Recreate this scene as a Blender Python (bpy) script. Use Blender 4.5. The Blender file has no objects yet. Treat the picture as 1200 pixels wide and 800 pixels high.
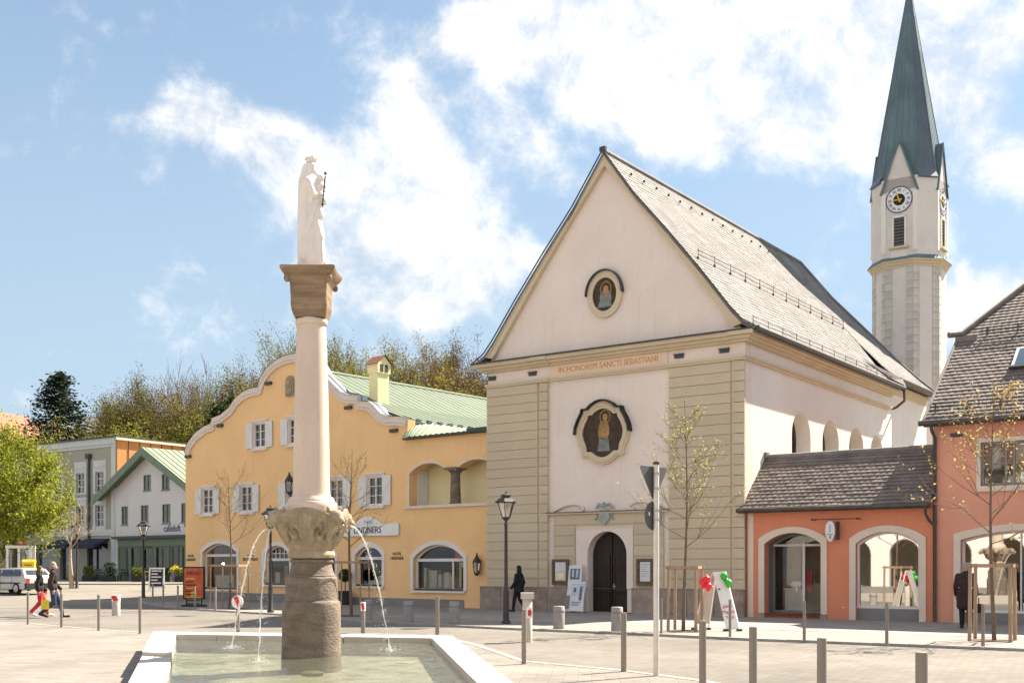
import bpy, bmesh, math, random
from mathutils import Vector, Matrix
from mathutils.geometry import tessellate_polygon
random.seed(7)
R = math.radians
S = bpy.context.scene
COL = S.collection

# ------------------------------------------------------------------ camera, sun, sky, exposure
F, V0, CZ = 1335.0, 664.0, 1.7            # focal length and horizon of the 1200 px photograph, camera height
cam = bpy.data.objects.new("camera", bpy.data.cameras.new("camera"))
COL.objects.link(cam)
cam.location = (0, 0, CZ)
cam.rotation_euler = (R(90), 0, 0)
cam.data.sensor_width = 36
cam.data.lens = F / 1200 * 36
cam.data.shift_y = (V0 - 400) / 1200
cam.data.clip_start = 0.1
cam.data.clip_end = 6000
S.camera = cam

SUN_EL, SUN_AZ = R(48), math.atan2(0.808, 0.589)
sd = Vector((math.sin(SUN_AZ) * math.cos(SUN_EL), math.cos(SUN_AZ) * math.cos(SUN_EL), math.sin(SUN_EL)))
sun = bpy.data.objects.new("sun", bpy.data.lights.new("sun", 'SUN'))
COL.objects.link(sun)
sun.data.energy = 4.6
sun.data.angle = R(0.53)
sun.data.color = (1.0, 0.89, 0.74)
sun.rotation_euler = sd.to_track_quat('Z', 'Y').to_euler()
sun.location = (30, 20, 60)

S.view_settings.view_transform = 'Standard'
S.view_settings.look = 'None'
S.view_settings.exposure = 1.82
S.view_settings.gamma = 1.0
S.view_settings.use_curve_mapping = False
S.cycles.max_bounces = 8
S.cycles.transparent_max_bounces = 16
S.cycles.use_denoising = True
S.cycles.sample_clamp_indirect = 6
S.cycles.caustics_reflective = False
S.cycles.caustics_refractive = False

class NT:
    """tiny node helper"""
    def __init__(s, tree):
        s.t = tree; s.n = tree.nodes; s.l = tree.links
    def new(s, typ, **kw):
        nd = s.n.new(typ)
        for k, v in kw.items():
            if k.startswith('i_'):
                nd.inputs[k[2:].replace('_', ' ')].default_value = v
            else:
                setattr(nd, k, v)
        return nd
    def link(s, a, b): s.l.new(a, b)
    def math(s, op, a, b=None, c=None, clamp=False):
        nd = s.n.new('ShaderNodeMath'); nd.operation = op; nd.use_clamp = clamp
        for i, x in enumerate((a, b, c)):
            if x is None: continue
            if isinstance(x, (int, float)): nd.inputs[i].default_value = x
            else: s.l.new(x, nd.inputs[i])
        return nd.outputs[0]
    def mix(s, fac, a, b, blend='MIX'):
        nd = s.n.new('ShaderNodeMix'); nd.data_type = 'RGBA'; nd.blend_type = blend
        for sock, x in ((nd.inputs[0], fac), (nd.inputs[6], a), (nd.inputs[7], b)):
            if isinstance(x, (int, float)): sock.default_value = x
            elif isinstance(x, tuple): sock.default_value = (*x[:3], 1)
            else: s.l.new(x, sock)
        return nd.outputs[2]
    def ramp(s, fac, stops):
        nd = s.n.new('ShaderNodeValToRGB'); cr = nd.color_ramp
        while len(cr.elements) < len(stops): cr.elements.new(0.5)
        for e, (p, c) in zip(cr.elements, stops):
            e.position = p; e.color = (*c, 1) if isinstance(c, tuple) else (c, c, c, 1)
        s.l.new(fac, nd.inputs[0]); return nd.outputs[0]
    def smooth(s, x, a, b):
        nd = s.n.new('ShaderNodeMapRange'); nd.interpolation_type = 'SMOOTHSTEP'
        s.l.new(x, nd.inputs[0]); nd.inputs[1].default_value = a; nd.inputs[2].default_value = b
        return nd.outputs[0]

def make_world():
    w = bpy.data.worlds.new("World"); S.world = w; w.use_nodes = True
    k = NT(w.node_tree); k.n.clear()
    out = k.new('ShaderNodeOutputWorld'); bg = k.new('ShaderNodeBackground')
    k.link(bg.outputs[0], out.inputs[0])
    bg.inputs[1].default_value = 0.115
    sky = k.new('ShaderNodeTexSky', sky_type='NISHITA', sun_disc=False)
    sky.sun_elevation = SUN_EL; sky.sun_rotation = SUN_AZ
    sky.air_density = 1.0; sky.dust_density = 1.2; sky.ozone_density = 1.0; sky.altitude = 480
    tc = k.new('ShaderNodeTexCoord')
    d = tc.outputs['Generated']
    warp = k.new('ShaderNodeTexNoise', i_Scale=7.0, i_Detail=4.0, i_Roughness=0.6); k.link(d, warp.inputs['Vector'])
    sub = k.new('ShaderNodeVectorMath', operation='SUBTRACT'); k.link(warp.outputs['Color'], sub.inputs[0]); sub.inputs[1].default_value = (0.5, 0.5, 0.5)
    sc = k.new('ShaderNodeVectorMath', operation='SCALE'); k.link(sub.outputs[0], sc.inputs[0]); sc.inputs['Scale'].default_value = 0.085
    add = k.new('ShaderNodeVectorMath', operation='ADD'); k.link(d, add.inputs[0]); k.link(sc.outputs[0], add.inputs[1])
    sep = k.new('ShaderNodeSeparateXYZ'); k.link(add.outputs[0], sep.inputs[0])
    az = k.math('MULTIPLY', k.math('ARCTAN2', sep.outputs[0], sep.outputs[1]), 57.296)
    el = k.math('MULTIPLY', k.math('ARCSINE', sep.outputs[2]), 57.296)
    # single clouds as they stand over the square: (u, v, half width, half height, weight)
    clouds = [(228, 112, 44, 26, .62), (215, 150, 30, 22, .35), (290, 150, 60, 38, .62), (345, 190, 60, 48, .66), (400, 245, 62, 52, .66), (390, 320, 50, 40, .5),
              (470, 300, 66, 48, .66), (540, 330, 66, 45, .7), (515, 365, 60, 30, .55), (585, 300, 36, 40, .45), (175, 203, 28, 14, .36), (152, 150, 18, 12, .30), (205, 225, 16, 8, .22),
              (455, 135, 42, 40, .56), (505, 160, 46, 40, .56), (475, 80, 36, 40, .40), (425, 30, 34, 34, .34), (545, 40, 56, 30, .60), (610, 60, 60, 40, .60), (540, 225, 36, 28, .46), (620, 175, 42, 26, .48),
              (655, 205, 32, 16, .40), (690, 60, 80, 55, .75), (790, 55, 110, 70, .90), (890, 75, 100, 66, .92), (990, 40, 90, 66, .85), (945, 150, 62, 34, .66),
              (1000, 178, 48, 24, .52), (1090, 30, 60, 50, .60), (1130, 140, 60, 56, .70), (1175, 40, 46, 30, .46), (1190, 195, 46, 24, .52), (1150, 365, 66, 36, .75),
              (1195, 330, 36, 26, .60), (1010, 357, 34, 13, .45), (6, 178, 24, 16, .50), (118, 62, 24, 24, .30), (95, 88, 14, 20, .24), (135, 22, 24, 12, .26), (60, 5, 30, 10, .2),
              (250, 80, 14, 10, .2), (740, 130, 46, 24, .36), (1070, 240, 60, 16, .2), (330, 12, 40, 10, .18), (180, 395, 26, 8, .16)]
    tot = None
    for (u, v, su, sv, wt) in clouds:
        a0 = math.atan((u - 600) / F); e0 = math.atan((V0 - v) / F * math.cos(a0))
        kx = 57.296 / F
        da = k.math('DIVIDE', k.math('SUBTRACT', az, math.degrees(a0)), su * kx * 1.15)
        de = k.math('DIVIDE', k.math('SUBTRACT', el, math.degrees(e0)), sv * kx * 1.15)
        g = k.math('POWER', 2.718, k.math('MULTIPLY', k.math('MULTIPLY_ADD', da, da, k.math('MULTIPLY', de, de)), -1.0))
        tot = k.math('MULTIPLY', g, wt) if tot is None else k.math('MULTIPLY_ADD', g, wt, tot)
    # beyond the frame: broken cloud of the same kind all round
    big = k.new('ShaderNodeTexNoise', i_Scale=2.3, i_Detail=3.0, i_Roughness=0.55); k.link(d, big.inputs['Vector'])
    az0 = k.math('ABSOLUTE', az)
    outw = k.math('MAXIMUM', k.smooth(az0, 25.0, 36.0), k.smooth(el, 28.0, 38.0))
    tot = k.math('MULTIPLY_ADD', k.math('MULTIPLY', outw, k.smooth(big.outputs[0], 0.42, 0.62)), 0.85, tot)
    f1 = k.new('ShaderNodeTexNoise', i_Scale=13.0, i_Detail=11.0, i_Roughness=0.66); k.link(d, f1.inputs['Vector']); f1.inputs['Distortion'].default_value = .25
    f2 = k.new('ShaderNodeTexNoise', i_Scale=5.0, i_Detail=5.0, i_Roughness=0.55); k.link(d, f2.inputs['Vector'])
    f3 = k.new('ShaderNodeTexNoise', i_Scale=34.0, i_Detail=8.0, i_Roughness=0.7); k.link(d, f3.inputs['Vector'])
    fb = k.math('MULTIPLY_ADD', k.math('SUBTRACT', f1.outputs[0], 0.5), 2.7, k.math('MULTIPLY', k.math('SUBTRACT', f2.outputs[0], 0.5), 0.5))
    fb = k.math('MULTIPLY_ADD', k.math('SUBTRACT', f3.outputs[0], 0.5), 0.7, fb)
    den = k.smooth(k.math('ADD', k.math('MINIMUM', k.math('MULTIPLY', tot, 1.22), .95), fb), 0.10, 1.30)
    # billows: thicker parts bright, thin parts and bellies greyer
    body = k.ramp(k.math('MULTIPLY_ADD', f1.outputs[0], .7, k.math('MULTIPLY', f2.outputs[0], .3)), [(0.40, (2.3, 2.32, 2.38)), (0.60, (3.45, 3.33, 3.2))])
    clear = k.mix(1.0, sky.outputs[0], (.36, .415, .42), 'MULTIPLY')
    elv = k.smooth(el, 2.0, 34.0)
    veil = k.math('MULTIPLY_ADD', elv, -0.62, 0.88)
    clear = k.mix(veil, clear, (1.40, 1.76, 2.12))
    col = k.mix(den, clear, body)
    k.link(col, bg.inputs[0])
make_world()

# ------------------------------------------------------------------ helpers
def prop(o, label=None, cat=None, group=None, kind=None):
    if label: o['label'] = label
    if cat: o['category'] = cat
    if group: o['group'] = group
    if kind: o['kind'] = kind
    return o

def thing(name, label, cat, loc=(0, 0, 0), rot=0.0, group=None):
    o = bpy.data.objects.new(name, None); COL.objects.link(o)
    o.location = loc; o.rotation_euler = (0, 0, rot); o.empty_display_size = 0.3
    return prop(o, label, cat, group)

class MB:
    def __init__(s): s.v = []; s.f = []; s.m = []
    def add(s, vs, fs, m=0):
        b = len(s.v); s.v.extend([tuple(p) for p in vs])
        for f in fs: s.f.append([b + i for i in f]); s.m.append(m)
        return s
    def box(s, x0, x1, y0, y1, z0, z1, m=0):
        return s.add([(x0, y0, z0), (x1, y0, z0), (x1, y1, z0), (x0, y1, z0), (x0, y0, z1), (x1, y0, z1), (x1, y1, z1), (x0, y1, z1)],
                     [(0, 3, 2, 1), (4, 5, 6, 7), (0, 1, 5, 4), (1, 2, 6, 5), (2, 3, 7, 6), (3, 0, 4, 7)], m)
    def rbox(s, c, ex, ey, ez, hx, hy, hz, m=0):
        c, ex, ey, ez = Vector(c), Vector(ex) * hx, Vector(ey) * hy, Vector(ez) * hz
        vs = [c + ex * a + ey * b + ez * d for d in (-1, 1) for (a, b) in ((-1, -1), (1, -1), (1, 1), (-1, 1))]
        return s.add(vs, [(0, 3, 2, 1), (4, 5, 6, 7), (0, 1, 5, 4), (1, 2, 6, 5), (2, 3, 7, 6), (3, 0, 4, 7)], m)
    def prism(s, poly, y0, y1, m=0):                       # polygon in x,z pushed along y
        n = len(poly)
        vs = [(x, y0, z) for x, z in poly] + [(x, y1, z) for x, z in poly]
        return s.add(vs, [list(range(n)), list(range(2 * n - 1, n - 1, -1))] + [(i, (i + 1) % n, n + (i + 1) % n, n + i) for i in range(n)], m)
    def prismx(s, poly, x0, x1, m=0):                      # polygon in y,z pushed along x
        n = len(poly)
        vs = [(x0, y, z) for y, z in poly] + [(x1, y, z) for y, z in poly]
        return s.add(vs, [list(range(n)), list(range(2 * n - 1, n - 1, -1))] + [(i, (i + 1) % n, n + (i + 1) % n, n + i) for i in range(n)], m)
    def slab(s, poly, z0, z1, m=0):                        # polygon in x,y pushed up
        n = len(poly)
        vs = [(x, y, z0) for x, y in poly] + [(x, y, z1) for x, y in poly]
        return s.add(vs, [list(range(n - 1, -1, -1)), list(range(n, 2 * n))] + [(i, (i + 1) % n, n + (i + 1) % n, n + i) for i in range(n)], m)
    def wall(s, outer, holes, y0, y1, m=0):                # wall in x,z with openings, front at y0
        loops = [outer] + holes
        flat = [p for L in loops for p in L]
        tris = tessellate_polygon([[Vector((x, z, 0)) for x, z in L] for L in loops])
        n = len(flat)
        vs = [(x, y0, z) for x, z in flat] + [(x, y1, z) for x, z in flat]
        fs = [tuple(t) for t in tris] + [tuple(n + i for i in reversed(t)) for t in tris]
        b = 0
        for L in loops:
            k = len(L)
            for i in range(k):
                j = (i + 1) % k
                fs.append((b + i, b + j, n + b + j, n + b + i))
            b += k
        return s.add(vs, fs, m)
    def ring(s, pin, pout, y0, y1, m=0):
        n = len(pin)
        vs = [(x, y, z) for y in (y0, y1) for L in (pin, pout) for x, z in L]
        fs = []
        for i in range(n):
            j = (i + 1) % n
            fs += [(i, j, n + j, n + i), (2 * n + i, 3 * n + i, 3 * n + j, 2 * n + j), (n + i, n + j, 3 * n + j, 3 * n + i), (i, 2 * n + i, 2 * n + j, j)]
        return s.add(vs, fs, m)
    def tube(s, pts, rad, n=6, m=0, cap=True):
        pts = [Vector(p) for p in pts]; k = len(pts)
        if isinstance(rad, (int, float)): rad = [rad] * k
        up = None; vs = []
        for i, p in enumerate(pts):
            t = (pts[min(i + 1, k - 1)] - pts[max(i - 1, 0)])
            t = t.normalized() if t.length > 1e-9 else Vector((0, 0, 1))
            if up is None: up = t.orthogonal().normalized()
            up = (up - t * up.dot(t)); up = up.normalized() if up.length > 1e-6 else t.orthogonal().normalized()
            w = t.cross(up)
            for a in range(n):
                an = 2 * math.pi * a / n
                vs.append(p + (up * math.cos(an) + w * math.sin(an)) * rad[i])
        fs = [(i * n + a, i * n + (a + 1) % n, (i + 1) * n + (a + 1) % n, (i + 1) * n + a) for i in range(k - 1) for a in range(n)]
        if cap: fs += [list(range(n - 1, -1, -1)), list(range((k - 1) * n, k * n))]
        return s.add(vs, fs, m)
    def lathe(s, prof, n=32, c=(0, 0), m=0, cap=True, a0=0.0):
        vs = [(c[0] + r * math.cos(a0 + 2 * math.pi * a / n), c[1] + r * math.sin(a0 + 2 * math.pi * a / n), z) for r, z in prof for a in range(n)]
        k = len(prof)
        fs = [(i * n + a, i * n + (a + 1) % n, (i + 1) * n + (a + 1) % n, (i + 1) * n + a) for i in range(k - 1) for a in range(n)]
        if cap: fs += [list(range(n - 1, -1, -1)), list(range((k - 1) * n, k * n))]
        return s.add(vs, fs, m)
    def ball(s, c, r, n=10, k=7, m=0):
        rx, ry, rz = (r, r, r) if isinstance(r, (int, float)) else r
        vs = [(c[0], c[1], c[2] - rz)]
        for i in range(1, k):
            ph = -math.pi / 2 + math.pi * i / k
            for a in range(n):
                t = 2 * math.pi * a / n
                vs.append((c[0] + rx * math.cos(ph) * math.cos(t), c[1] + ry * math.cos(ph) * math.sin(t), c[2] + rz * math.sin(ph)))
        vs.append((c[0], c[1], c[2] + rz)); L = len(vs) - 1
        fs = [(0, 1 + (a + 1) % n, 1 + a) for a in range(n)]
        fs += [(1 + (i - 1) * n + a, 1 + (i - 1) * n + (a + 1) % n, 1 + i * n + (a + 1) % n, 1 + i * n + a) for i in range(1, k - 1) for a in range(n)]
        fs += [(L, 1 + (k - 2) * n + a, 1 + (k - 2) * n + (a + 1) % n) for a in range(n)]
        return s.add(vs, fs, m)
    def mesh(s, name, mats, smooth=None, fix=True):
        me = bpy.data.meshes.new(name)
        me.from_pydata(s.v, [], s.f)
        for mt in (mats if isinstance(mats, (list, tuple)) else [mats]): me.materials.append(mt)
        if any(s.m): me.polygons.foreach_set('material_index', s.m)
        if fix:
            bm = bmesh.new(); bm.from_mesh(me)
            bmesh.ops.recalc_face_normals(bm, faces=bm.faces); bm.to_mesh(me); bm.free()
        if smooth is not None:
            me.polygons.foreach_set('use_smooth', [True] * len(me.polygons))
            if smooth < 180: me.set_sharp_from_angle(angle=R(smooth))
        me.update()
        return me
    def build(s, name, mats, parent=None, smooth=None, fix=True, loc=None):
        o = bpy.data.objects.new(name, s.mesh(name, mats, smooth, fix)); COL.objects.link(o)
        if parent: o.parent = parent
        if loc: o.location = loc
        return o

def inst(me, name, parent=None, loc=(0, 0, 0), rot=(0, 0, 0), scale=(1, 1, 1)):
    o = bpy.data.objects.new(name, me); COL.objects.link(o)
    if parent: o.parent = parent
    o.location = loc; o.rotation_euler = rot; o.scale = scale
    return o

def copy_tree(o, parent=None):
    c = o.copy(); COL.objects.link(c)
    if parent: c.parent = parent
    for ch in list(o.children): copy_tree(ch, c)
    return c

class Fr:
    """a building front: origin on the ground, u/v pixel lookup on its own plane"""
    def __init__(s, ox, oy, vpl):
        s.ox, s.oy = ox, oy
        dx, dy = (600 - vpl), F
        l = math.hypot(dx, dy); s.r = (dx / l, -dy / l); s.d = (dy / l, dx / l)
        s.rot = math.atan2(s.r[1], s.r[0])
    def front(s, u, v, off=0.0):
        a = (u - 600) / F
        ox, oy = s.ox + s.d[0] * off, s.oy + s.d[1] * off
        t = (a * oy - ox) / (s.r[0] - a * s.r[1]); Y = oy + t * s.r[1]
        return t, CZ + (V0 - v) / F * Y
    def side(s, u, v, x=0.0):
        a = (u - 600) / F
        ox, oy = s.ox + s.r[0] * x, s.oy + s.r[1] * x
        t = (a * oy - ox) / (s.d[0] - a * s.d[1]); Y = oy + t * s.d[1]
        return t, CZ + (V0 - v) / F * Y
    def world(s, x, y, z=0):
        return (s.ox + s.r[0] * x + s.d[0] * y, s.oy + s.r[1] * x + s.d[1] * y, z)
    def loc(s, X, Y):
        dx, dy = X - s.ox, Y - s.oy
        return dx * s.r[0] + dy * s.r[1], dx * s.d[0] + dy * s.d[1]
def P(u, v, Y): return ((u - 600) / F * Y, Y, CZ + (V0 - v) / F * Y)
def G(u, v, z=0.0):
    Y = (CZ - z) * F / (v - V0); return ((u - 600) / F * Y, Y, z)

def arch(x0, x1, z0, zs, zt, n=14):
    w, h = (x1 - x0) / 2, zt - zs; c = (x0 + x1) / 2
    pts = [(x0, z0), (x1, z0)]
    if h >= w * 0.98:
        pts += [(c + w * math.cos(math.pi * i / n), zs + h * math.sin(math.pi * i / n)) for i in range(n + 1)]
    else:
        Rr = (h * h + w * w) / (2 * h); cz = zt - Rr; a = math.asin(min(1, w / Rr))
        pts += [(c + Rr * math.sin(a - 2 * a * i / n), cz + Rr * math.cos(a - 2 * a * i / n)) for i in range(n + 1)]
    return pts
def rect(x0, x1, z0, z1): return [(x0, z0), (x1, z0), (x1, z1), (x0, z1)]
def ell(cx, cz, rx, rz, n=32): return [(cx + rx * math.cos(2 * math.pi * i / n), cz + rz * math.sin(2 * math.pi * i / n)) for i in range(n)]

# ------------------------------------------------------------------ materials
def mat(name, col, rough=0.85, var=0.12, scale=1.3, bump=0.0, bscale=30.0, spec=0.3, metal=0.0, dirt=None, dirt_amt=0.0, piece=0.0, stretch=(1, 1, 1), fine=0.0, streak=0.0):
    m = bpy.data.materials.new(name); m.use_nodes = True
    k = NT(m.node_tree); bs = k.n['Principled BSDF']
    bs.inputs['Roughness'].default_value = rough; bs.inputs['Metallic'].default_value = metal
    bs.inputs['Specular IOR Level'].default_value = spec
    tc = k.new('ShaderNodeTexCoord'); mp = k.new('ShaderNodeMapping'); mp.inputs['Scale'].default_value = stretch
    k.link(tc.outputs['Object'], mp.inputs[0])
    nz = k.new('ShaderNodeTexNoise', i_Scale=scale, i_Detail=7.0, i_Roughness=0.62); k.link(mp.outputs[0], nz.inputs['Vector'])
    lo = tuple(c * (1 - var) for c in col); hi = tuple(min(0.92, c * (1 + var)) for c in col)
    c = k.ramp(nz.outputs[0], [(0.33, lo), (0.67, hi)])
    if fine:
        n2 = k.new('ShaderNodeTexNoise', i_Scale=scale * 14, i_Detail=5.0, i_Roughness=0.7); k.link(mp.outputs[0], n2.inputs['Vector'])
        c = k.mix(1.0, c, k.ramp(n2.outputs[0], [(0.3, 1 - fine), (0.7, 1 + fine * 0.5)]), 'MULTIPLY')
    if dirt:
        n3 = k.new('ShaderNodeTexNoise', i_Scale=scale * 0.8, i_Detail=9.0, i_Roughness=0.72); k.link(mp.outputs[0], n3.inputs['Vector'])
        n3.inputs['Distortion'].default_value = 0.6
        c = k.mix(k.math('MULTIPLY', k.smooth(n3.outputs[0], 0.5, 0.72), dirt_amt), c, dirt)
    if streak:                                             # rain runs down the render
        m2 = k.new('ShaderNodeMapping'); m2.inputs['Scale'].default_value = (3.2, 3.2, 0.22); k.link(tc.outputs['Object'], m2.inputs[0])
        n4 = k.new('ShaderNodeTexNoise', i_Scale=1.6, i_Detail=8.0, i_Roughness=0.7); k.link(m2.outputs[0], n4.inputs['Vector'])
        n5 = k.new('ShaderNodeTexNoise', i_Scale=0.35, i_Detail=3.0); k.link(tc.outputs['Object'], n5.inputs['Vector'])
        f = k.math('MULTIPLY', k.math('MULTIPLY', k.smooth(n4.outputs[0], 0.50, 0.75), k.smooth(n5.outputs[0], 0.35, 0.65)), streak)
        c = k.mix(f, c, tuple(x * 0.55 for x in col))
    if piece:
        oi = k.new('ShaderNodeObjectInfo')
        c = k.mix(1.0, c, k.ramp(oi.outputs['Random'], [(0.0, 1 - piece), (1.0, 1 + piece)]), 'MULTIPLY')
    k.link(c, bs.inputs['Base Color'])
    if bump:
        nb = k.new('ShaderNodeTexNoise', i_Scale=bscale, i_Detail=5.0, i_Roughness=0.6); k.link(mp.outputs[0], nb.inputs['Vector'])
        b = k.new('ShaderNodeBump', i_Strength=bump, i_Distance=0.02); k.link(nb.outputs[0], b.inputs['Height']); k.link(b.outputs[0], bs.inputs['Normal'])
    return m

def glass_mat(name, tint=(0.02, 0.025, 0.03), rough=0.03):
    m = bpy.data.materials.new(name); m.use_nodes = True
    k = NT(m.node_tree); bs = k.n['Principled BSDF']
    tc = k.new('ShaderNodeTexCoord')
    nz = k.new('ShaderNodeTexNoise', i_Scale=1.7, i_Detail=2.0); k.link(tc.outputs['Object'], nz.inputs['Vector'])
    k.link(k.ramp(nz.outputs[0], [(0.3, tint), (0.7, tuple(c * 2.2 for c in tint))]), bs.inputs['Base Color'])
    bs.inputs['Roughness'].default_value = rough; bs.inputs['IOR'].default_value = 1.6
    bs.inputs['Specular IOR Level'].default_value = 0.8
    b = k.new('ShaderNodeBump', i_Strength=0.05, i_Distance=0.02); k.link(nz.outputs[0], b.inputs['Height']); k.link(b.outputs[0], bs.inputs['Normal'])
    return m

def clear_glass(name, refl=0.22, tint=(0.85, 0.9, 0.88)):
    m = bpy.data.materials.new(name); m.use_nodes = True
    k = NT(m.node_tree); k.n.remove(k.n['Principled BSDF'])
    out = k.n['Material Output']
    t = k.new('ShaderNodeBsdfTransparent'); t.inputs[0].default_value = (*tint, 1)
    g = k.new('ShaderNodeBsdfGlossy'); g.inputs['Roughness'].default_value = 0.015
    fr = k.new('ShaderNodeFresnel', i_IOR=1.5)
    fac = k.math('ADD', fr.outputs[0], refl, clamp=True)
    mx = k.new('ShaderNodeMixShader'); k.link(fac, mx.inputs[0]); k.link(t.outputs[0], mx.inputs[1]); k.link(g.outputs[0], mx.inputs[2])
    k.link(mx.outputs[0], out.inputs[0])
    return m

def leaf_mat(name, col, var=0.35, trans=0.4):
    m = bpy.data.materials.new(name); m.use_nodes = True
    k = NT(m.node_tree); k.n.remove(k.n['Principled BSDF']); out = k.n['Material Output']
    ge = k.new('ShaderNodeNewGeometry')
    c = k.ramp(ge.outputs['Random Per Island'], [(0.0, tuple(x * (1 - var) for x in col)), (0.6, col), (1.0, tuple(min(0.9, x * (1 + var)) for x in col))])
    oi = k.new('ShaderNodeObjectInfo')
    c = k.mix(1.0, c, k.ramp(oi.outputs['Random'], [(0.0, (0.82, 0.85, 0.8)), (1.0, (1.15, 1.12, 1.1))]), 'MULTIPLY')
    d = k.new('ShaderNodeBsdfDiffuse'); t = k.new('ShaderNodeBsdfTranslucent')
    k.link(c, d.inputs[0]); k.link(c, t.inputs[0])
    mx = k.new('ShaderNodeMixShader'); mx.inputs[0].default_value = trans
    k.link(d.outputs[0], mx.inputs[1]); k.link(t.outputs[0], mx.inputs[2]); k.link(mx.outputs[0], out.inputs[0])
    return m

def paving_mat(name, col, bw, bh, mortar, var=0.1, squash=1.0, rot=0.0, mcol=0.75, spec=0.2, stain=0.25):
    m = bpy.data.materials.new(name); m.use_nodes = True
    k = NT(m.node_tree); bs = k.n['Principled BSDF']; bs.inputs['Roughness'].default_value = 0.85; bs.inputs['Specular IOR Level'].default_value = spec
    tc = k.new('ShaderNodeTexCoord'); mp = k.new('ShaderNodeMapping'); mp.inputs['Rotation'].default_value = (0, 0, rot)
    k.link(tc.outputs['Object'], mp.inputs[0])
    br = k.new('ShaderNodeTexBrick'); k.link(mp.outputs[0], br.inputs['Vector'])
    br.inputs['Scale'].default_value = 1.0; br.inputs['Brick Width'].default_value = bw; br.inputs['Row Height'].default_value = bh
    br.inputs['Mortar Size'].default_value = mortar; br.inputs['Mortar Smooth'].default_value = 0.3
    br.inputs['Color1'].default_value = (*[c * (1 - var) for c in col], 1); br.inputs['Color2'].default_value = (*[min(0.9, c * (1 + var)) for c in col], 1)
    br.inputs['Mortar'].default_value = (*[c * mcol for c in col], 1)
    nz = k.new('ShaderNodeTexNoise', i_Scale=0.25, i_Detail=8.0, i_Roughness=0.65); k.link(mp.outputs[0], nz.inputs['Vector'])
    n2 = k.new('ShaderNodeTexNoise', i_Scale=60.0, i_Detail=3.0); k.link(mp.outputs[0], n2.inputs['Vector'])
    c = k.mix(1.0, br.outputs['Color'], k.ramp(nz.outputs[0], [(0.3, 1 - stain), (0.65, 1.05)]), 'MULTIPLY')
    c = k.mix(1.0, c, k.ramp(n2.outputs[0], [(0.3, 0.88), (0.7, 1.08)]), 'MULTIPLY')
    k.link(c, bs.inputs['Base Color'])
    b = k.new('ShaderNodeBump', i_Strength=0.5, i_Distance=0.006); k.link(br.outputs['Fac'], b.inputs['Height']); b.invert = True
    k.link(b.outputs[0], bs.inputs['Normal'])
    return m

M = {}
M['pink'] = mat('church_plaster', (0.81, 0.695, 0.615), 0.9, 0.05, 0.5, 0.15, 60, fine=0.04, streak=.35, dirt=(0.55, 0.5, 0.45), dirt_amt=0.12)
M['white'] = mat('white_plaster', (0.80, 0.75, 0.69), 0.9, 0.04, 0.6, 0.15, 60, fine=0.04, streak=.3, dirt=(0.58, 0.54, 0.5), dirt_amt=0.15)
M['beige'] = mat('beige_render', (0.575, 0.48, 0.345), 0.9, 0.05, 0.8, 0.15, 50, piece=0.05, fine=0.05, streak=.3)
M['beige2'] = mat('beige_trim', (0.63, 0.53, 0.375), 0.88, 0.05, 0.9, 0.1, 40, fine=0.04)
M['plinth'] = mat('conglomerate_stone', (0.34, 0.27, 0.22), 0.9, 0.25, 3.0, 0.4, 40, piece=0.08, fine=0.25)
M['frieze'] = mat('frieze_paint', (0.80, 0.62, 0.46), 0.9, 0.05, 1.0)
M['gold'] = mat('ochre_letters', (0.62, 0.30, 0.11), 0.7, 0.1, 3)
M['snow'] = mat('snow_guard_grey', (0.12, 0.105, 0.095), 0.6, 0.2, 3)
M['dark_metal'] = mat('dark_flashing', (0.05, 0.055, 0.055), 0.5, 0.2, 3, spec=0.4)
M['copper'] = mat('dark_copper', (0.07, 0.055, 0.045), 0.45, 0.25, 3, spec=0.5)
M['wood_door'] = mat('dark_oak', (0.03, 0.018, 0.014), 0.55, 0.3, 2, 0.2, 30, stretch=(6, 6, 0.6))
M['oldroof'] = mat('weathered_tiles', (0.205, 0.197, 0.192), 0.85, 0.25, 1.1, 0.3, 25, dirt=(0.13, 0.12, 0.11), dirt_amt=0.55, fine=0.25, streak=.5)
M['oldroof_dark'] = mat('weathered_tiles_choir', (0.20, 0.185, 0.175), 0.85, 0.2, 1.1, 0.3, 25, dirt=(0.13, 0.12, 0.11), dirt_amt=0.5, fine=0.15)
M['browntile'] = mat('brown_roof_tiles', (0.195, 0.163, 0.146), 0.7, 0.25, 2.2, 0.2, 30, fine=0.2, spec=0.35)
M['salmon'] = mat('salmon_plaster', (0.69, 0.255, 0.145), 0.9, 0.06, 0.8, 0.12, 50, streak=.3, dirt=(0.58, 0.24, 0.15), dirt_amt=0.3, fine=0.03)
M['salmon2'] = mat('rose_plaster', (0.72, 0.335, 0.23), 0.9, 0.06, 0.8, 0.12, 50, streak=.3, dirt=(0.62, 0.3, 0.2), dirt_amt=0.25, fine=0.03)
M['ledge'] = mat('pale_surround', (0.72, 0.60, 0.50), 0.85, 0.05, 1.5, fine=0.04)
M['yellow'] = mat('ochre_plaster', (0.87, 0.555, 0.27), 0.9, 0.05, 0.5, 0.12, 50, streak=.2, dirt=(0.72, 0.44, 0.2), dirt_amt=0.3, fine=0.03)
M['paleyellow'] = mat('pale_yellow_plaster', (0.88, 0.78, 0.46), 0.9, 0.06, 1.2, 0.3, 20)
M['trimwhite'] = mat('white_trim', (0.76, 0.70, 0.65), 0.8, 0.04, 1.5)
M['shutter'] = mat('white_shutter_paint', (0.74, 0.71, 0.68), 0.6, 0.04, 2)
M['greenroof'] = mat('green_copper_roof', (0.105, 0.14, 0.095), 0.7, 0.14, 1.2, spec=0.4, dirt=(0.16, 0.21, 0.14), dirt_amt=0.5, fine=0.08)
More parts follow.
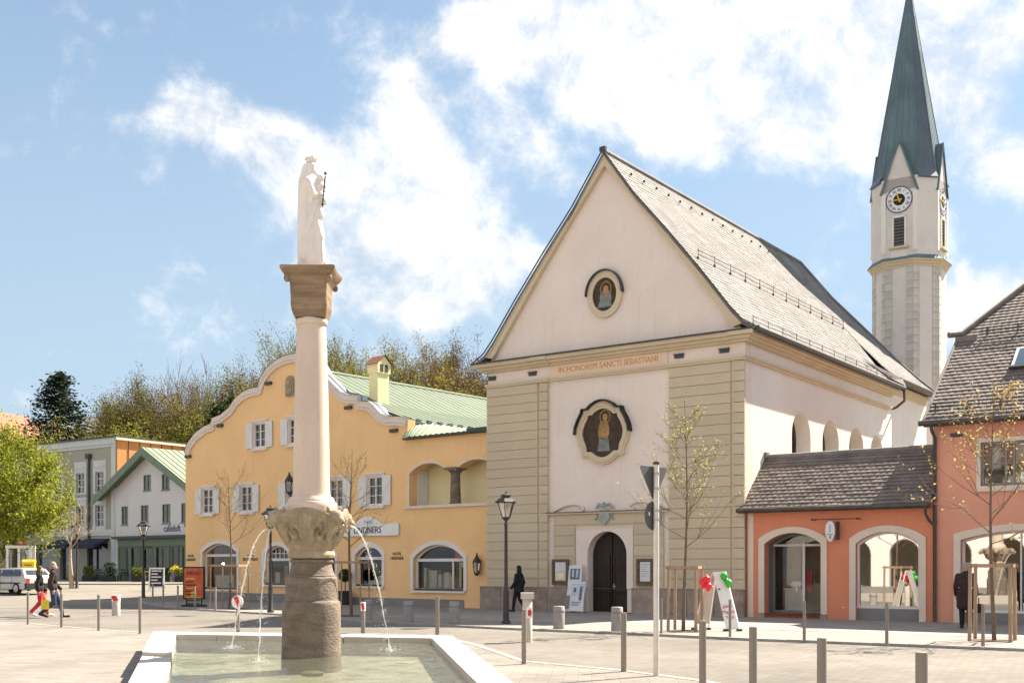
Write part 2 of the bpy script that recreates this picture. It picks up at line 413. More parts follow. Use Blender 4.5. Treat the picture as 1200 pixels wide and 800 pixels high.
M['greenroof2'] = mat('pale_green_sheet', (0.215, 0.27, 0.18), 0.6, 0.1, 1.2, fine=0.06)
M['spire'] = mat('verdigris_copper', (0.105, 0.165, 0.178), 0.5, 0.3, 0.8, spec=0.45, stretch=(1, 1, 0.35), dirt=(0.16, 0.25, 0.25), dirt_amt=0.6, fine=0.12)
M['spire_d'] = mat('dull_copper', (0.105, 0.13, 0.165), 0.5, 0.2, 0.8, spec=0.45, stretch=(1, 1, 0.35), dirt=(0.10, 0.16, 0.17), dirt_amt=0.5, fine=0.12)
M['quoin'] = mat('grey_quoin', (0.55, 0.52, 0.47), 0.9, 0.12, 2, piece=0.1, fine=0.1)
M['towerwhite'] = mat('tower_plaster', (0.70, 0.65, 0.60), 0.9, 0.07, 0.6, dirt=(0.5, 0.46, 0.43), dirt_amt=0.35, fine=0.05)
M['glass'] = glass_mat('window_glass')
M['glass_blue'] = glass_mat('skylight_glass', (0.03, 0.06, 0.09))
M['shopglass'] = clear_glass('shop_glass', 0.03)
M['mirrorglass'] = clear_glass('reflecting_shop_glass', 0.42)
M['curtain'] = mat('net_curtain', (0.62, 0.6, 0.55), 0.9, 0.15, 6)
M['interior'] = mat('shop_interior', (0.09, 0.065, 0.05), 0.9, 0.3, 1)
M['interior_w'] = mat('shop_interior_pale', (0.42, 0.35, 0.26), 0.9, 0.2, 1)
M['greypanel'] = mat('grey_panel', (0.23, 0.215, 0.21), 0.7, 0.06, 2)
M['greywall'] = mat('sage_grey_plaster', (0.36, 0.345, 0.285), 0.9, 0.06, 0.4, fine=0.03)
M['greytrim'] = mat('pale_grey_trim', (0.56, 0.57, 0.56), 0.85, 0.05, 1)
M['cafewhite'] = mat('cafe_plaster', (0.66, 0.63, 0.61), 0.9, 0.04, 0.5, fine=0.03)
M['cafegreen'] = mat('olive_green_paint', (0.125, 0.16, 0.10), 0.6, 0.1, 1.5)
M['sagefascia'] = mat('sage_fascia', (0.17, 0.22, 0.16), 0.6, 0.1, 1.5)
M['orangeclad'] = mat('orange_cladding', (0.62, 0.235, 0.085), 0.6, 0.08, 1.0, piece=0.06)
M['stone_col'] = mat('pink_marble', (0.61, 0.495, 0.405), 0.55, 0.09, 1.6, dirt=(0.6, 0.42, 0.34), dirt_amt=0.25, stretch=(1, 1, 0.4), fine=0.05)
M['stone_base'] = mat('brown_travertine', (0.215, 0.168, 0.128), 0.75, 0.3, 2.8, 0.9, 16, stretch=(1, 1, 1.9), fine=0.45, dirt=(0.11, 0.085, 0.065), dirt_amt=0.85)
M['stone_bowl'] = mat('weathered_sandstone', (0.39, 0.305, 0.22), 0.85, 0.25, 4, 0.7, 24, dirt=(0.14, 0.105, 0.07), dirt_amt=0.75, fine=0.3)
M['stone_cap'] = mat('banded_brown_marble', (0.25, 0.17, 0.11), 0.6, 0.4, 2.2, 0.2, 25, stretch=(0.6, 0.6, 4.5), dirt=(0.16, 0.10, 0.06), dirt_amt=0.6, fine=0.12)
M['statue'] = mat('white_marble', (0.78, 0.72, 0.67), 0.6, 0.05, 3.0, fine=0.04)
M['rim'] = mat('pale_granite_rim', (0.50, 0.455, 0.40), 0.75, 0.05, 2, piece=0.04, fine=0.06)
M['basin'] = mat('basin_floor', (0.37, 0.355, 0.265), 0.8, 0.4, 1.6, 0.3, 8, dirt=(0.20, 0.205, 0.13), dirt_amt=0.7, fine=0.45)
M['plaza'] = paving_mat('plaza_setts', (0.245, 0.225, 0.20), 0.42, 0.21, 0.010, 0.12, rot=R(4), mcol=0.75, stain=0.32)
M['road'] = paving_mat('street_paving', (0.203, 0.186, 0.164), 0.24, 0.12, 0.008, 0.12, rot=R(-20), mcol=0.7, stain=0.35)
M['ground'] = paving_mat('town_ground', (0.22, 0.2, 0.17), 0.5, 0.25, 0.008, 0.06, rot=R(-30), mcol=0.9)
M['pave'] = mat('pavement_slab_stone', (0.30, 0.27, 0.245), 0.85, 0.1, 1.2, 0.2, 40, piece=0.08, fine=0.1)
M['joint'] = mat('pavement_bed', (0.25, 0.225, 0.205), 0.9, 0.1, 1.5, fine=0.1)
M['kerb'] = mat('kerb_granite', (0.33, 0.305, 0.28), 0.85, 0.1, 3, 0.2, 40, piece=0.1, fine=0.12)
M['steel'] = mat('brushed_steel', (0.24, 0.205, 0.17), 0.5, 0.1, 6, spec=0.4, metal=0.35, stretch=(1, 1, 0.1))
M['bollardstone'] = mat('bollard_stone', (0.30, 0.28, 0.265), 0.8, 0.12, 4, 0.2, 60, fine=0.1)
M['bollardpale'] = mat('pale_bollard', (0.52, 0.47, 0.40), 0.7, 0.08, 4, fine=0.06)
M['red'] = mat('red_paint', (0.62, 0.03, 0.03), 0.45, 0.06, 4)
M['whitepaint'] = mat('white_paint', (0.78, 0.77, 0.75), 0.5, 0.04, 3)
M['green_balloon'] = mat('green_balloon_skin', (0.03, 0.42, 0.06), 0.25, 0.05, 3, spec=0.5)
M['red_balloon'] = mat('red_balloon_skin', (0.75, 0.02, 0.04), 0.25, 0.05, 3, spec=0.5)
M['iron'] = mat('black_iron', (0.04, 0.036, 0.033), 0.5, 0.2, 5, spec=0.4)
M['lampglass'] = clear_glass('lantern_glass', 0.12, (0.9, 0.88, 0.82))
M['galv'] = mat('galvanised_pole', (0.62, 0.58, 0.52), 0.5, 0.08, 5, spec=0.5, metal=0.3)
M['signback'] = mat('sign_back_grey', (0.10, 0.10, 0.095), 0.6, 0.12, 4)
M['timber'] = mat('timber_stake', (0.36, 0.25, 0.165), 0.8, 0.2, 4, 0.2, 40, stretch=(4, 4, 0.5), fine=0.1)
M['bark'] = mat('young_bark', (0.16, 0.115, 0.08), 0.85, 0.2, 8, 0.4, 40)
M['bark_old'] = mat('grey_brown_bark', (0.15, 0.115, 0.09), 0.9, 0.2, 3)
M['bark_pale'] = mat('pale_bark', (0.42, 0.34, 0.25), 0.85, 0.15, 6)
M['hill'] = mat('wooded_slope', (0.06, 0.055, 0.028), 0.95, 0.4, 0.3)
M['soil'] = mat('soil', (0.10, 0.075, 0.055), 0.95, 0.2, 8)
M['skin'] = mat('skin', (0.52, 0.33, 0.25), 0.6, 0.05, 5)
M['black'] = mat('black_cloth', (0.022, 0.02, 0.022), 0.9, 0.2, 12)
M['darkbrown'] = mat('dark_coat', (0.04, 0.024, 0.024), 0.9, 0.2, 12)
M['redcloth'] = mat('red_trousers', (0.55, 0.035, 0.045), 0.85, 0.1, 10)
M['denim'] = mat('dark_jeans', (0.04, 0.055, 0.11), 0.9, 0.15, 20)
M['greyhair'] = mat('grey_hair', (0.30, 0.25, 0.21), 0.8, 0.2, 30)
M['brownhair'] = mat('brown_hair', (0.10, 0.06, 0.035), 0.7, 0.2, 30)
M['yellowbag'] = mat('yellow_bag', (0.75, 0.55, 0.05), 0.7, 0.1, 5)
M['carwhite'] = mat('white_car_paint', (0.50, 0.48, 0.45), 0.3, 0.03, 2, spec=0.6)
M['rubber'] = mat('rubber', (0.02, 0.02, 0.02), 0.85, 0.1, 6)
M['hubcap'] = mat('grey_hubcap', (0.4, 0.4, 0.4), 0.4, 0.1, 6, metal=0.5)
M['darkplastic'] = mat('dark_plastic', (0.03, 0.03, 0.032), 0.6, 0.1, 6)
M['slate'] = mat('chalkboard', (0.035, 0.035, 0.04), 0.8, 0.2, 6)
M['orangered'] = mat('orange_red_print', (0.55, 0.11, 0.045), 0.6, 0.25, 3, dirt=(0.25, 0.05, 0.03), dirt_amt=0.5)
M['navy'] = mat('navy_letters', (0.03, 0.05, 0.17), 0.6, 0.1, 4)
M['blackletter'] = mat('black_letters', (0.02, 0.02, 0.02), 0.7, 0.1, 4)
M['yellowpaint'] = mat('yellow_paint', (0.75, 0.5, 0.04), 0.5, 0.06, 4)
M['clay'] = mat('terracotta_tiles', (0.30, 0.145, 0.095), 0.85, 0.2, 3)
M['paint_dark'] = mat('painting_ground', (0.055, 0.035, 0.02), 0.6, 0.4, 5, dirt=(0.12, 0.08, 0.04), dirt_amt=0.6)
M['paint_flesh'] = mat('painting_flesh', (0.42, 0.22, 0.10), 0.6, 0.25, 7)
M['paint_ochre'] = mat('painting_ochre', (0.30, 0.19, 0.07), 0.6, 0.3, 7)
M['paint_grey'] = mat('painting_grey_blue', (0.20, 0.22, 0.21), 0.6, 0.25, 7)
M['greyblue'] = mat('grey_blue_ornament', (0.34, 0.36, 0.36), 0.8, 0.15, 5)
M['poster'] = mat('poster_paper', (0.70, 0.69, 0.70), 0.6, 0.04, 3)
M['posterblue'] = mat('poster_blue_wash', (0.52, 0.58, 0.68), 0.6, 0.1, 4)
M['posterdark'] = mat('poster_dark_print', (0.14, 0.15, 0.17), 0.6, 0.3, 9)
M['awning'] = mat('navy_awning', (0.03, 0.035, 0.06), 0.85, 0.15, 4)
L_bud = leaf_mat('budding_leaf', (0.235, 0.20, 0.05))
L_ygreen = leaf_mat('young_yellow_leaf', (0.46, 0.345, 0.15), 0.25, 0.4)
L_ypale = leaf_mat('pale_young_leaf', (0.47, 0.43, 0.20), 0.25, 0.4)
L_lime = leaf_mat('lime_leaf', (0.245, 0.275, 0.04), 0.5, 0.45)
L_olive = leaf_mat('olive_bud', (0.17, 0.142, 0.042), 0.35, 0.3)
L_green = leaf_mat('fresh_green_leaf', (0.19, 0.20, 0.042), 0.35, 0.3)
L_brown = leaf_mat('brown_bud', (0.15, 0.10, 0.055), 0.35, 0.3)
L_dark = leaf_mat('dark_needle', (0.032, 0.046, 0.028), 0.45, 0.15)
L_box = leaf_mat('box_leaf', (0.04, 0.07, 0.025), 0.4, 0.2)

def lettering(body, size, parent, loc, material, name='lettering', depth=0.012, align='CENTER', squeeze=1.0, rotz=0.0):
    cu = bpy.data.curves.new(name, 'FONT'); cu.body = body; cu.size = size; cu.extrude = depth / 2
    cu.align_x = align; cu.align_y = 'CENTER'; cu.resolution_u = 3
    t = bpy.data.objects.new(name, cu); COL.objects.link(t)
    bpy.context.view_layer.update()
    me = bpy.data.meshes.new_from_object(t.evaluated_get(bpy.context.evaluated_depsgraph_get()))
    bpy.data.objects.remove(t); bpy.data.curves.remove(cu)
    me.materials.clear(); me.materials.append(material); me.name = name
    o = bpy.data.objects.new(name, me); COL.objects.link(o)
    o.parent = parent; o.location = loc; o.rotation_euler = (R(90), 0, rotz); o.scale = (squeeze, 1, 1)
    return o

def skin_union(name, caps, voxel, material, parent=None, smooth=4, extra=None):
    """one continuous surface from tapered limbs (p0, p1, r0, r1)"""
    b = MB()
    for (p0, p1, r0, r1) in caps:
        p0, p1 = Vector(p0), Vector(p1); d = p1 - p0; L = max(d.length, 1e-4)
        pts = []; rad = []
        t = d / L if d.length > 1e-5 else Vector((0, 0, 1))
        for i in range(5):
            a = math.pi / 2 * (1 - i / 4)
            pts.append(p0 - t * r0 * math.sin(a)); rad.append(max(1e-3, r0 * math.cos(a)))
        for i in range(5):
            a = math.pi / 2 * i / 4
            pts.append(p1 + t * r1 * math.sin(a)); rad.append(max(1e-3, r1 * math.cos(a)))
        b.tube(pts, rad, 12)
    for (c, r) in (extra or []): b.ball(c, r, 16, 10)
    o = b.build(name, material)
    md = o.modifiers.new('r', 'REMESH'); md.mode = 'VOXEL'; md.voxel_size = voxel; md.use_smooth_shade = True
    if smooth:
        ms = o.modifiers.new('s', 'SMOOTH'); ms.iterations = smooth; ms.factor = 0.5
    bpy.context.view_layer.update()
    me = bpy.data.meshes.new_from_object(o.evaluated_get(bpy.context.evaluated_depsgraph_get()))
    me.name = name
    bpy.data.objects.remove(o)
    o = bpy.data.objects.new(name, me); COL.objects.link(o)
    me.materials.clear(); me.materials.append(material)
    if parent: o.parent = parent
    return o

# ------------------------------------------------------------------ ground, street, pavements
PH = 0.06                                                # kerb height of the building-side pavement
def sstep(a, b, x):
    t = max(0.0, min(1.0, (x - a) / (b - a))); return t * t * (3 - 2 * t)
def gz(x, y):                                           # the town rises a little behind the left end of the square
    return 0.55 * max(0.0, min(1.0, (y - 52) / 18))
def make_ground():
    b = MB()
    ys = [-400, -120, -60, -20, 0, 20, 40, 52, 54, 57, 60, 63, 66, 69, 70.5, 80, 100, 140, 300, 900, 3500]
    xs = [-3500, -900, -300, -120, -60, -40, -30, -20, -10, 0, 10, 20, 40, 80, 300, 900, 3500]
    vs = [(x, y, gz(x, y)) for y in ys for x in xs]; n = len(xs)
    b.add(vs, [(j * n + i, j * n + i + 1, (j + 1) * n + i + 1, (j + 1) * n + i) for j in range(len(ys) - 1) for i in range(n - 1)])
    prop(b.build('ground', M['ground'], fix=False), kind='structure')
    # street between plaza and pavement
    st = MB(); pts = [(-45, 12), (-45, 51.5), (8, 51.5), (40, 40), (60, 12), (40, -30), (-45, -30)]
    st.add([(x, y, 0.004) for x, y in pts], [list(range(len(pts)))])
    prop(st.build('street', M['road'], fix=False), kind='structure')
make_ground()

kerb_px = [(152, 699.5), (160, 704), (172, 708), (190, 711), (215, 713.5), (240, 715.5), (300, 719), (360, 722.5), (400, 727), (500, 733), (625, 739), (742, 743.8), (821, 747.8), (883, 750.8), (960, 753.5), (1023, 756), (1110, 759.5), (1200, 763), (1330, 769)]
kerb = [G(u, v)[:2] for u, v in kerb_px]
ch = Fr(7.71, 37.7, -1250)
ye = Fr(-0.9458, 45.0938, -1000)
def make_pavement():
    back = [ch.world(16, 0.3)[:2], ch.world(-10.3, 0.3)[:2], ye.world(0, 0.3)[:2], ye.world(-20.3, 0.3)[:2], G(178, 697)[:2], G(158, 697.5)[:2]]
    poly = kerb + back
    b = MB(); n = len(poly)
    b.add([(x, y, PH - 0.006) for x, y in poly] + [(x, y, -0.05) for x, y in poly],
          [list(range(n))] + [(i, (i + 1) % n, n + (i + 1) % n, n + i) for i in range(n)])
    p = prop(b.build('pavement', M['joint']), kind='structure')
    # kerb stones, one by one
    seg = [Vector((*q, 0)) for q in kerb]; k = 0; carry = 0.0
    for a, c in zip(seg[:-1], seg[1:]):
        d = c - a; L = d.length; m = max(1, round(L / 0.95)); t = d / L; nrm = Vector((-t.y, t.x, 0))
        if nrm.y < 0: nrm = -nrm
        for i in range(m):
            s = a + t * (L * (i + 0.5) / m) - nrm * 0.02
            kb = MB().rbox((0, 0, 0), (1, 0, 0), (0, 1, 0), (0, 0, 1), L / m / 2 - 0.008, 0.07, 0.06)
            kb.build('kerb_stone', M['kerb'], p, loc=(s.x + nrm.x * 0.05, s.y + nrm.y * 0.05, PH - 0.052 + random.uniform(-0.003, 0.003))).rotation_euler = (0, 0, math.atan2(t.y, t.x))
    # paving slabs before the church and the shops
    def inside(x, y):
        c = False; j = n - 1
        for i in range(n):
            if ((poly[i][1] > y) != (poly[j][1] > y)) and x < (poly[j][0] - poly[i][0]) * (y - poly[i][1]) / (poly[j][1] - poly[i][1]) + poly[i][0]: c = not c
            j = i
        return c
    cols = []
    for row in range(9):
        depth = 0.74; y1 = -0.20 - row * 0.75
        x = -10.4 + (row % 2) * 0.55
        while x < 12.4:
            w = 1.1; cs = [ch.world(x + dx, y1 - dy)[:2] for dx in (0, w) for dy in (0, depth)]
            cen = ch.world(x + w / 2, y1 - depth / 2)
            if all(inside(*q) for q in cs) and all(min((Vector(q) - Vector(kk)).length for kk in kerb) > 0.16 for q in cs): cols.append(cen)
            x += w + 0.012
    me = MB().box(-0.55, 0.55, -0.37, 0.37, -0.03, 0.0).mesh('paving_slab', M['pave'])
    cols.sort(key=lambda c: c[1]); cols = cols[:290]
    for c in cols:
        inst(me, 'paving_slab', p, (c[0], c[1], PH + random.uniform(-0.002, 0.002)), (0, 0, ch.rot))
make_pavement()

def make_plaza():
    edge_px = [(-60, 727), (32, 731), (72, 734.5), (115, 738), (164, 741.5), (279, 742), (425, 743), (512, 745), (560, 757), (614, 776), (690, 783), (731, 787), (769, 792), (823, 799), (870, 808)]
    e = [G(u, v)[:2] for u, v in edge_px]
    poly = e + [(6, 9), (8, -6), (-40, -6), (-40, e[0][1])]
    n = len(poly); b = MB()
    b.add([(x, y, 0.022) for x, y in poly] + [(x, y, -0.05) for x, y in poly], [list(range(n))] + [(i, (i + 1) % n, n + (i + 1) % n, n + i) for i in range(n)])
    p = prop(b.build('plaza', M['plaza']), kind='structure')
    seg = [Vector((*q, 0)) for q in e]
    for a, c in zip(seg[:-1], seg[1:]):
        d = c - a; L = d.length; m = max(1, round(L / 1.0)); t = d / L
        for i in range(m):
            s = a + t * (L * (i + 0.5) / m)
            MB().rbox((0, 0, 0), (1, 0, 0), (0, 1, 0), (0, 0, 1), L / m / 2 - 0.008, 0.075, 0.03).build('edge_stone', M['kerb'], p, loc=(s.x, s.y, 0.0)).rotation_euler = (0, 0, math.atan2(t.y, t.x))
make_plaza()

def make_far_pavement():
    b = MB()
    pts = [(-62, 78), (-34, 75), (-24, 73.5), (-20, 75), (-20, 92), (-62, 110)]
    b.slab(pts, 0.4, 0.62)
    prop(b.build('pavement', M['ground']), kind='structure')
make_far_pavement()

def make_hill():
    b = MB(); xs = list(range(-150, 151, 6)); ys = [108, 114, 120, 127, 135, 145, 158, 175, 200, 240, 300]
    def hz(x, y):
        lf = sstep(-75, -20, x)
        return 0.5 + (4 + 6.5 * lf) * sstep(106, 140, y) + (2 + 8 * lf) * sstep(140, 260, y) + 0.7 * math.sin(x * 0.21 + y * 0.13)
    make_hill.hz = hz
    n = len(xs)
    b.add([(x, y, hz(x, y) if y > 108 else 0.3) for y in ys for x in xs], [(j * n + i, j * n + i + 1, (j + 1) * n + i + 1, (j + 1) * n + i) for j in range(len(ys) - 1) for i in range(n - 1)])
    prop(b.build('hill', M['hill'], smooth=180, fix=False), kind='structure')
make_hill()

# ------------------------------------------------------------------ tiles
def tile_rows(b, prof, y0, y1, tw, tl, sign=1, xc=0.0, thick=0.022, jit=0.006):
    """roof tiles laid on a slope: prof = [(x away from the ridge, z)] from ridge to eave, courses run along y"""
    pts = [Vector((x, 0, z)) for x, z in prof]
    Ls = [(pts[i + 1] - pts[i]).length for i in range(len(pts) - 1)]; tot = sum(Ls)
    def at(s):
        s = max(0, min(tot, s))
        for i, L in enumerate(Ls):
            if s <= L + 1e-9: return pts[i] + (pts[i + 1] - pts[i]) * (s / L), (pts[i + 1] - pts[i]).normalized()
            s -= L
        return pts[-1], (pts[-1] - pts[-2]).normalized()
    rows = max(1, int(round(tot / tl))); nt = max(1, int(round((y1 - y0) / tw))); w = (y1 - y0) / nt
    for r in range(rows):
        pa, da = at(tot * r / rows - 0.02); pb, db = at(tot * (r + 1) / rows)
        nm = Vector((-db.z, 0, db.x)); 
        if nm.z < 0: nm = -nm
        off = (r % 2) * w * 0.5
        for i in range(nt + (1 if off else 0)):
            ya = y0 + i * w - off; yb = ya + w
            ya, yb = max(y0, ya), min(y1, yb)
            if yb - ya < 0.03: continue
            j = random.uniform(-jit, jit); h = thick + j
            A = pa + nm * (0.004); B = pb + nm * h; Cc = pb + nm * (-0.002)
            ym = (ya + yb) / 2
            def q(p, y): return (xc + sign * p.x, y, p.z)
            bow = nm * 0.010
            b.add([q(A, ya + .003), q(A, yb - .003), q(B, yb - .004), q(B + db * 0.012 + bow, ym), q(B, ya + .004), q(Cc, ya + .004), q(Cc, yb - .004)],
                  [(0, 1, 2, 3, 4), (4, 3, 2, 6, 5)])
    return b

# ------------------------------------------------------------------ church
def make_church():
    W = 10.64; xc = -5.32
    root = thing('church', 'large pale pink church with steep gable roof, beige pilasters and arched dark door', 'church', (ch.ox, ch.oy, 0), ch.rot)
    prof = [(0, 16.5), (1.29, 14.72), (2.6, 13.2), (3.85, 11.67), (4.9, 10.3), (5.35, 9.8), (5.85, 9.5)]
    inner = [(0, 16.02), (1.36, 14.38), (2.85, 12.5), (4.2, 10.72), (4.98, 9.66)]
    door = arch(-6.11, -4.48, 0.0, 2.15, 2.98, 16)
    # front wall with its gable
    out = [(-W, 0), (0, 0), (0, 9.4)] + [(xc + d, z - 0.25) for d, z in reversed(prof[:-2])] + [(xc - d, z - 0.25) for d, z in prof[1:-2]] + [(-W, 9.4)]
    wl = MB().wall(out, [door], 0, 0.6); fw = wl.build('wall', M['pink'], root)
    # side walls, with arched window niches on the sunny side
    sw = MB(); holes = []
    for (a, c, t) in ((4.02, 5.83, 7.38), (7.05, 8.81, 7.38), (9.98, 11.73, 7.37), (12.6, 14.2, 7.3)):
        holes.append(arch(a, c, 4.2, t - (c - a) / 2, t, 14))
    sw.wall(rect(0.6, 15.4, 0, 9.4), holes, 0, 0.6)
    side = MB(); side.add([(-y, x, z) for x, y, z in sw.v], [f for f in sw.f]); side.build('side_wall', M['white'], root)
    MB().box(-W, -W + 0.6, 0.6, 21.4, 0, 9.4).build('side_wall', M['white'], root)
    # choir, set back
    MB().wall(rect(15.4, 21.4, 0, 9.75), [arch(17.6, 19.0, 4.4, 6.7, 7.4, 12)], 0, 0.5)
    cw = MB().wall(rect(15.4, 21.4, 0, 9.75), [arch(15.9, 17.2, 4.4, 6.6, 7.25, 12), arch(18.4, 19.7, 4.4, 6.6, 7.25, 12)], 0, 0.5)
    c2 = MB(); c2.add([(-0.35 - y, x, z) for x, y, z in cw.v], cw.f); c2.build('choir_wall', M['white'], root)
    MB().box(-W, -0.35, 21.4, 21.9, 0, 9.75).build('choir_wall', M['white'], root)
    for h in holes + [arch(15.9, 17.2, 4.4, 6.6, 7.25, 12), arch(18.4, 19.7, 4.4, 6.6, 7.25, 12)]:
        dx = -0.56 if h[0][0] < 15 else -0.82
        xs = [p[0] for p in h]; cx = (min(xs) + max(xs)) / 2
        small = [(cx + (x - cx) * 0.86, 4.3 + (z - 4.3) * 0.955) for x, z in h]
        g = MB(); rg = MB().ring(small, h, 0, 0.06); g.add([(dx - y, x, z) for x, y, z in rg.v], rg.f)
        for t in range(1, 6): g.box(dx - 0.05, dx - 0.01, min(xs), max(xs), 4.3 + t * 0.52, 4.33 + t * 0.52)
        g.box(dx - 0.05, dx - 0.01, cx - .02, cx + .02, 4.3, max(p[1] for p in h))
        wo = g.build('side_window', M['dark_metal'], root)
        pn = MB(); pn.add([(dx - 0.08, x, z) for x, z in h], [list(range(len(h)))]); pn.build('pane', M['glass'], wo)
    # roof
    rf = MB()
    for sg in (1, -1):
        for (d0, z0), (d1, z1) in zip(prof[:-1], prof[1:]):
            rf.add([(xc + sg * d0, -0.24, z0), (xc + sg * d1, -0.24, z1), (xc + sg * d1, 15.5, z1), (xc + sg * d0, 15.5, z0),
                    (xc + sg * d0, -0.24, z0 - .13), (xc + sg * d1, -0.24, z1 - .13), (xc + sg * d1, 15.5, z1 - .13), (xc + sg * d0, 15.5, z0 - .13)],
                   [(0, 1, 2, 3), (4, 7, 6, 5), (0, 4, 5, 1), (2, 6, 7, 3), (1, 5, 6, 2)])
    roof = rf.build('roof', M['oldroof'], root)
    crf = MB(); e = 5.62; zb = 9.95
    cprof = [(0, 16.5), (1.29, 14.72), (2.6, 13.2), (3.85, 11.72), (4.9, 10.6), (5.62, 9.95)]
    def ceil_y(d): return 18.2 + 3.7 * d / e
    for sg in (1, -1):
        for (d0, z0), (d1, z1) in zip(cprof[:-1], cprof[1:]):
            crf.add([(xc + sg * d0, 15.4, z0), (xc + sg * d0, ceil_y(d0), z0), (xc + sg * d1, ceil_y(d1), z1), (xc + sg * d1, 15.4, z1)], [(0, 1, 2, 3)])
    for (d0, z0), (d1, z1) in zip(cprof[:-1], cprof[1:]):
        crf.add([(xc - d0, ceil_y(d0), z0), (xc + d0, ceil_y(d0), z0), (xc + d1, ceil_y(d1), z1), (xc - d1, ceil_y(d1), z1)], [(0, 1, 2, 3)] if d0 else [(0, 2, 3)])
    crf.add([(xc + e, 15.4, zb), (xc + e, 21.9, zb), (xc - e, 21.9, zb), (xc - e, 15.4, zb)], [(0, 1, 2, 3)])
    croof = crf.build('choir_roof', M['oldroof'], root)
    tb = tile_rows(MB(), [(d, z) for d, z in prof], -0.27, 15.5, 0.20, 0.20, 1, xc, 0.011, 0.006)
    prop(tb.build('roof_tiles', M['oldroof'], roof, fix=False), kind='stuff')
    # choir tiles follow the hip
    ct = MB(); nrow = 36
    def cz(d):
        for (d0, z0), (d1, z1) in zip(cprof[:-1], cprof[1:]):
            if d <= d1 + 1e-6: return z0 + (z1 - z0) * (d - d0) / (d1 - d0)
        return zb
    for r in range(nrow):
        t0, t1 = r / nrow, (r + 1) / nrow
        xa, xb = xc + e * t0, xc + e * t1; za, zb_ = cz(e * t0), cz(e * t1)
        yend = ceil_y(e * t1); y = 15.5 - (r % 2) * 0.13
        while y < yend - 0.05:
            ya, yb = max(15.5, y), min(yend, y + 0.26); h = 0.028 + random.uniform(-.006, .006)
            ct.add([(xa, ya, za + .004), (xa, yb, za + .004), (xb, yb, zb_ + h), (xb, ya, zb_ + h), (xb, ya, zb_), (xb, yb, zb_)], [(0, 1, 2, 3), (3, 2, 5, 4)])
            y += 0.26
    prop(ct.build('roof_tiles', M['oldroof'], croof, fix=False), kind='stuff')
    rt = MB()
    rt.tube([(xc, -0.3, 16.52), (xc, 18.25, 16.52)], 0.10, 8)
    rt.tube([(xc + d, ceil_y(d), z + .04) for d, z in cprof], 0.09, 8)
    rt.build('ridge_tiles', M['oldroof'], root, smooth=60)
    for i in range(14):
        y = 0.7 + i * 0.95; MB().box(xc + .55, xc + .63, y, y + .035, 15.80, 15.88).build('roof_hook', M['dark_metal'], roof)
    # dark verge line
    vg = MB()
    for sg in (1, -1):
        pp = [(xc + sg * d, -0.30, z + 0.05) for d, z in prof]
        vg.tube(pp, 0.026, 6)
    vg.box(xc - .12, xc + .12, -.32, -.2, 16.5, 16.66)
    vg.build('verge', M['dark_metal'], root)
    # beige rake band of the gable
    band = MB()
    po = [(xc + d, z - 0.07) for d, z in prof]; pi_ = [(xc + d, z) for d, z in inner]
    for sg in (1, -1):
        o2 = [(xc + sg * (x - xc), z) for x, z in po[:-1]]; i2 = [(xc + sg * (x - xc), z) for x, z in pi_]
        band.prism(o2 + i2[::-1], -0.19, -0.002)
        o3 = [(x, z) for x, z in o2]; i3 = [(x * .72 + y * .28, z * .72 + w * .28) for (x, z), (y, w) in zip(o2, [i2[min(i, len(i2) - 1)] for i in range(len(o2))])]
        band.prism(o3 + i3[::-1], -0.225, -0.188)
    band.build('gable_band', M['beige2'], root)
    # cornice across the front and round the side
    co = MB()
    for (z0, z1, p) in ((9.14, 9.22, .16), (9.22, 9.33, .27), (9.33, 9.46, .42)):
        co.box(-W - p, p, -p, 0, z0, z1); co.box(0, p, 0, 15.1, z0, z1); co.box(-W - p, -W, 0, 15.1, z0, z1)
        co.box(-8.38, -7.68, -p - .05, -p, z0 + .002, z1 - .002); co.box(-.42, p + .05, -p - .05, -p, z0 + .002, z1 - .002)
    co.build('cornice', M['beige2'], root)
    MB().box(-W - .5, .5, -.5, .05, 9.46, 9.51).build('flashing', M['dark_metal'], root)
    lb = MB()
    for (z0, z1, p) in ((8.55, 8.62, .13), (8.62, 8.70, .17)):
        lb.box(-W - .05, .05, -p, 0, z0, z1); lb.box(0, p - .02, 0, 15.0, z0, z1)
        lb.box(-8.34, -7.72, -p - .05, -p, z0, z1); lb.box(-.38, .08, -p - .05, -p, z0, z1)
    lb.build('architrave', M['beige2'], root)
    sf = MB()
    for (z0, z1, p) in ((9.5, 9.75, .1), (9.75, 9.86, .25)): sf.box(-.35, -.35 + p, 15.4, 21.6, z0, z1)
    sf.build('choir_cornice', M['beige2'], root)
    # frieze with inscription
    fz = MB().box(-7.72, -2.86, -.035, 0, 8.70, 9.14).build('inscription_band', M['frieze'], root)
    lettering('IN HONOREM SANCTI SEBASTIANI', 0.29, fz, (-5.3, -.04, 8.93), M['gold'], 'lettering', .012, squeeze=0.92)
    # vents
    for u, v in ((577, 437), (624.5, 434), (796, 412.5), (849, 408)):
        x, z = ch.front(u, v)
        vb = MB().box(x - .17, x + .17, -.05, .0, 8.86, 8.98); vb.box(x - .2, x + .2, -.07, 0, 8.975, 9.01)
        vb.build('vent', M['dark_metal'], root)
    # rusticated courses, each its own piece
    z0, hgt, n = 0.95, 0.3455, 22
    MB().box(-W, -7.8, -.055, 0, .93, 8.55).build('pilaster_core', M['beige2'], root)
    MB().box(-2.78, 0, -.055, 0, .93, 8.55).build('pilaster_core', M['beige2'], root)
    meL = MB().box(-W, -8.26, -.10, -.056, 0, hgt - .022).mesh('course', M['beige'])
    meS = MB().box(-8.17, -7.8, -.13, -.056, 0, hgt - .022).mesh('course', M['beige'])
    meR = MB().box(-2.78, -.47, -.10, -.056, 0, hgt - .022).mesh('course', M['beige'])
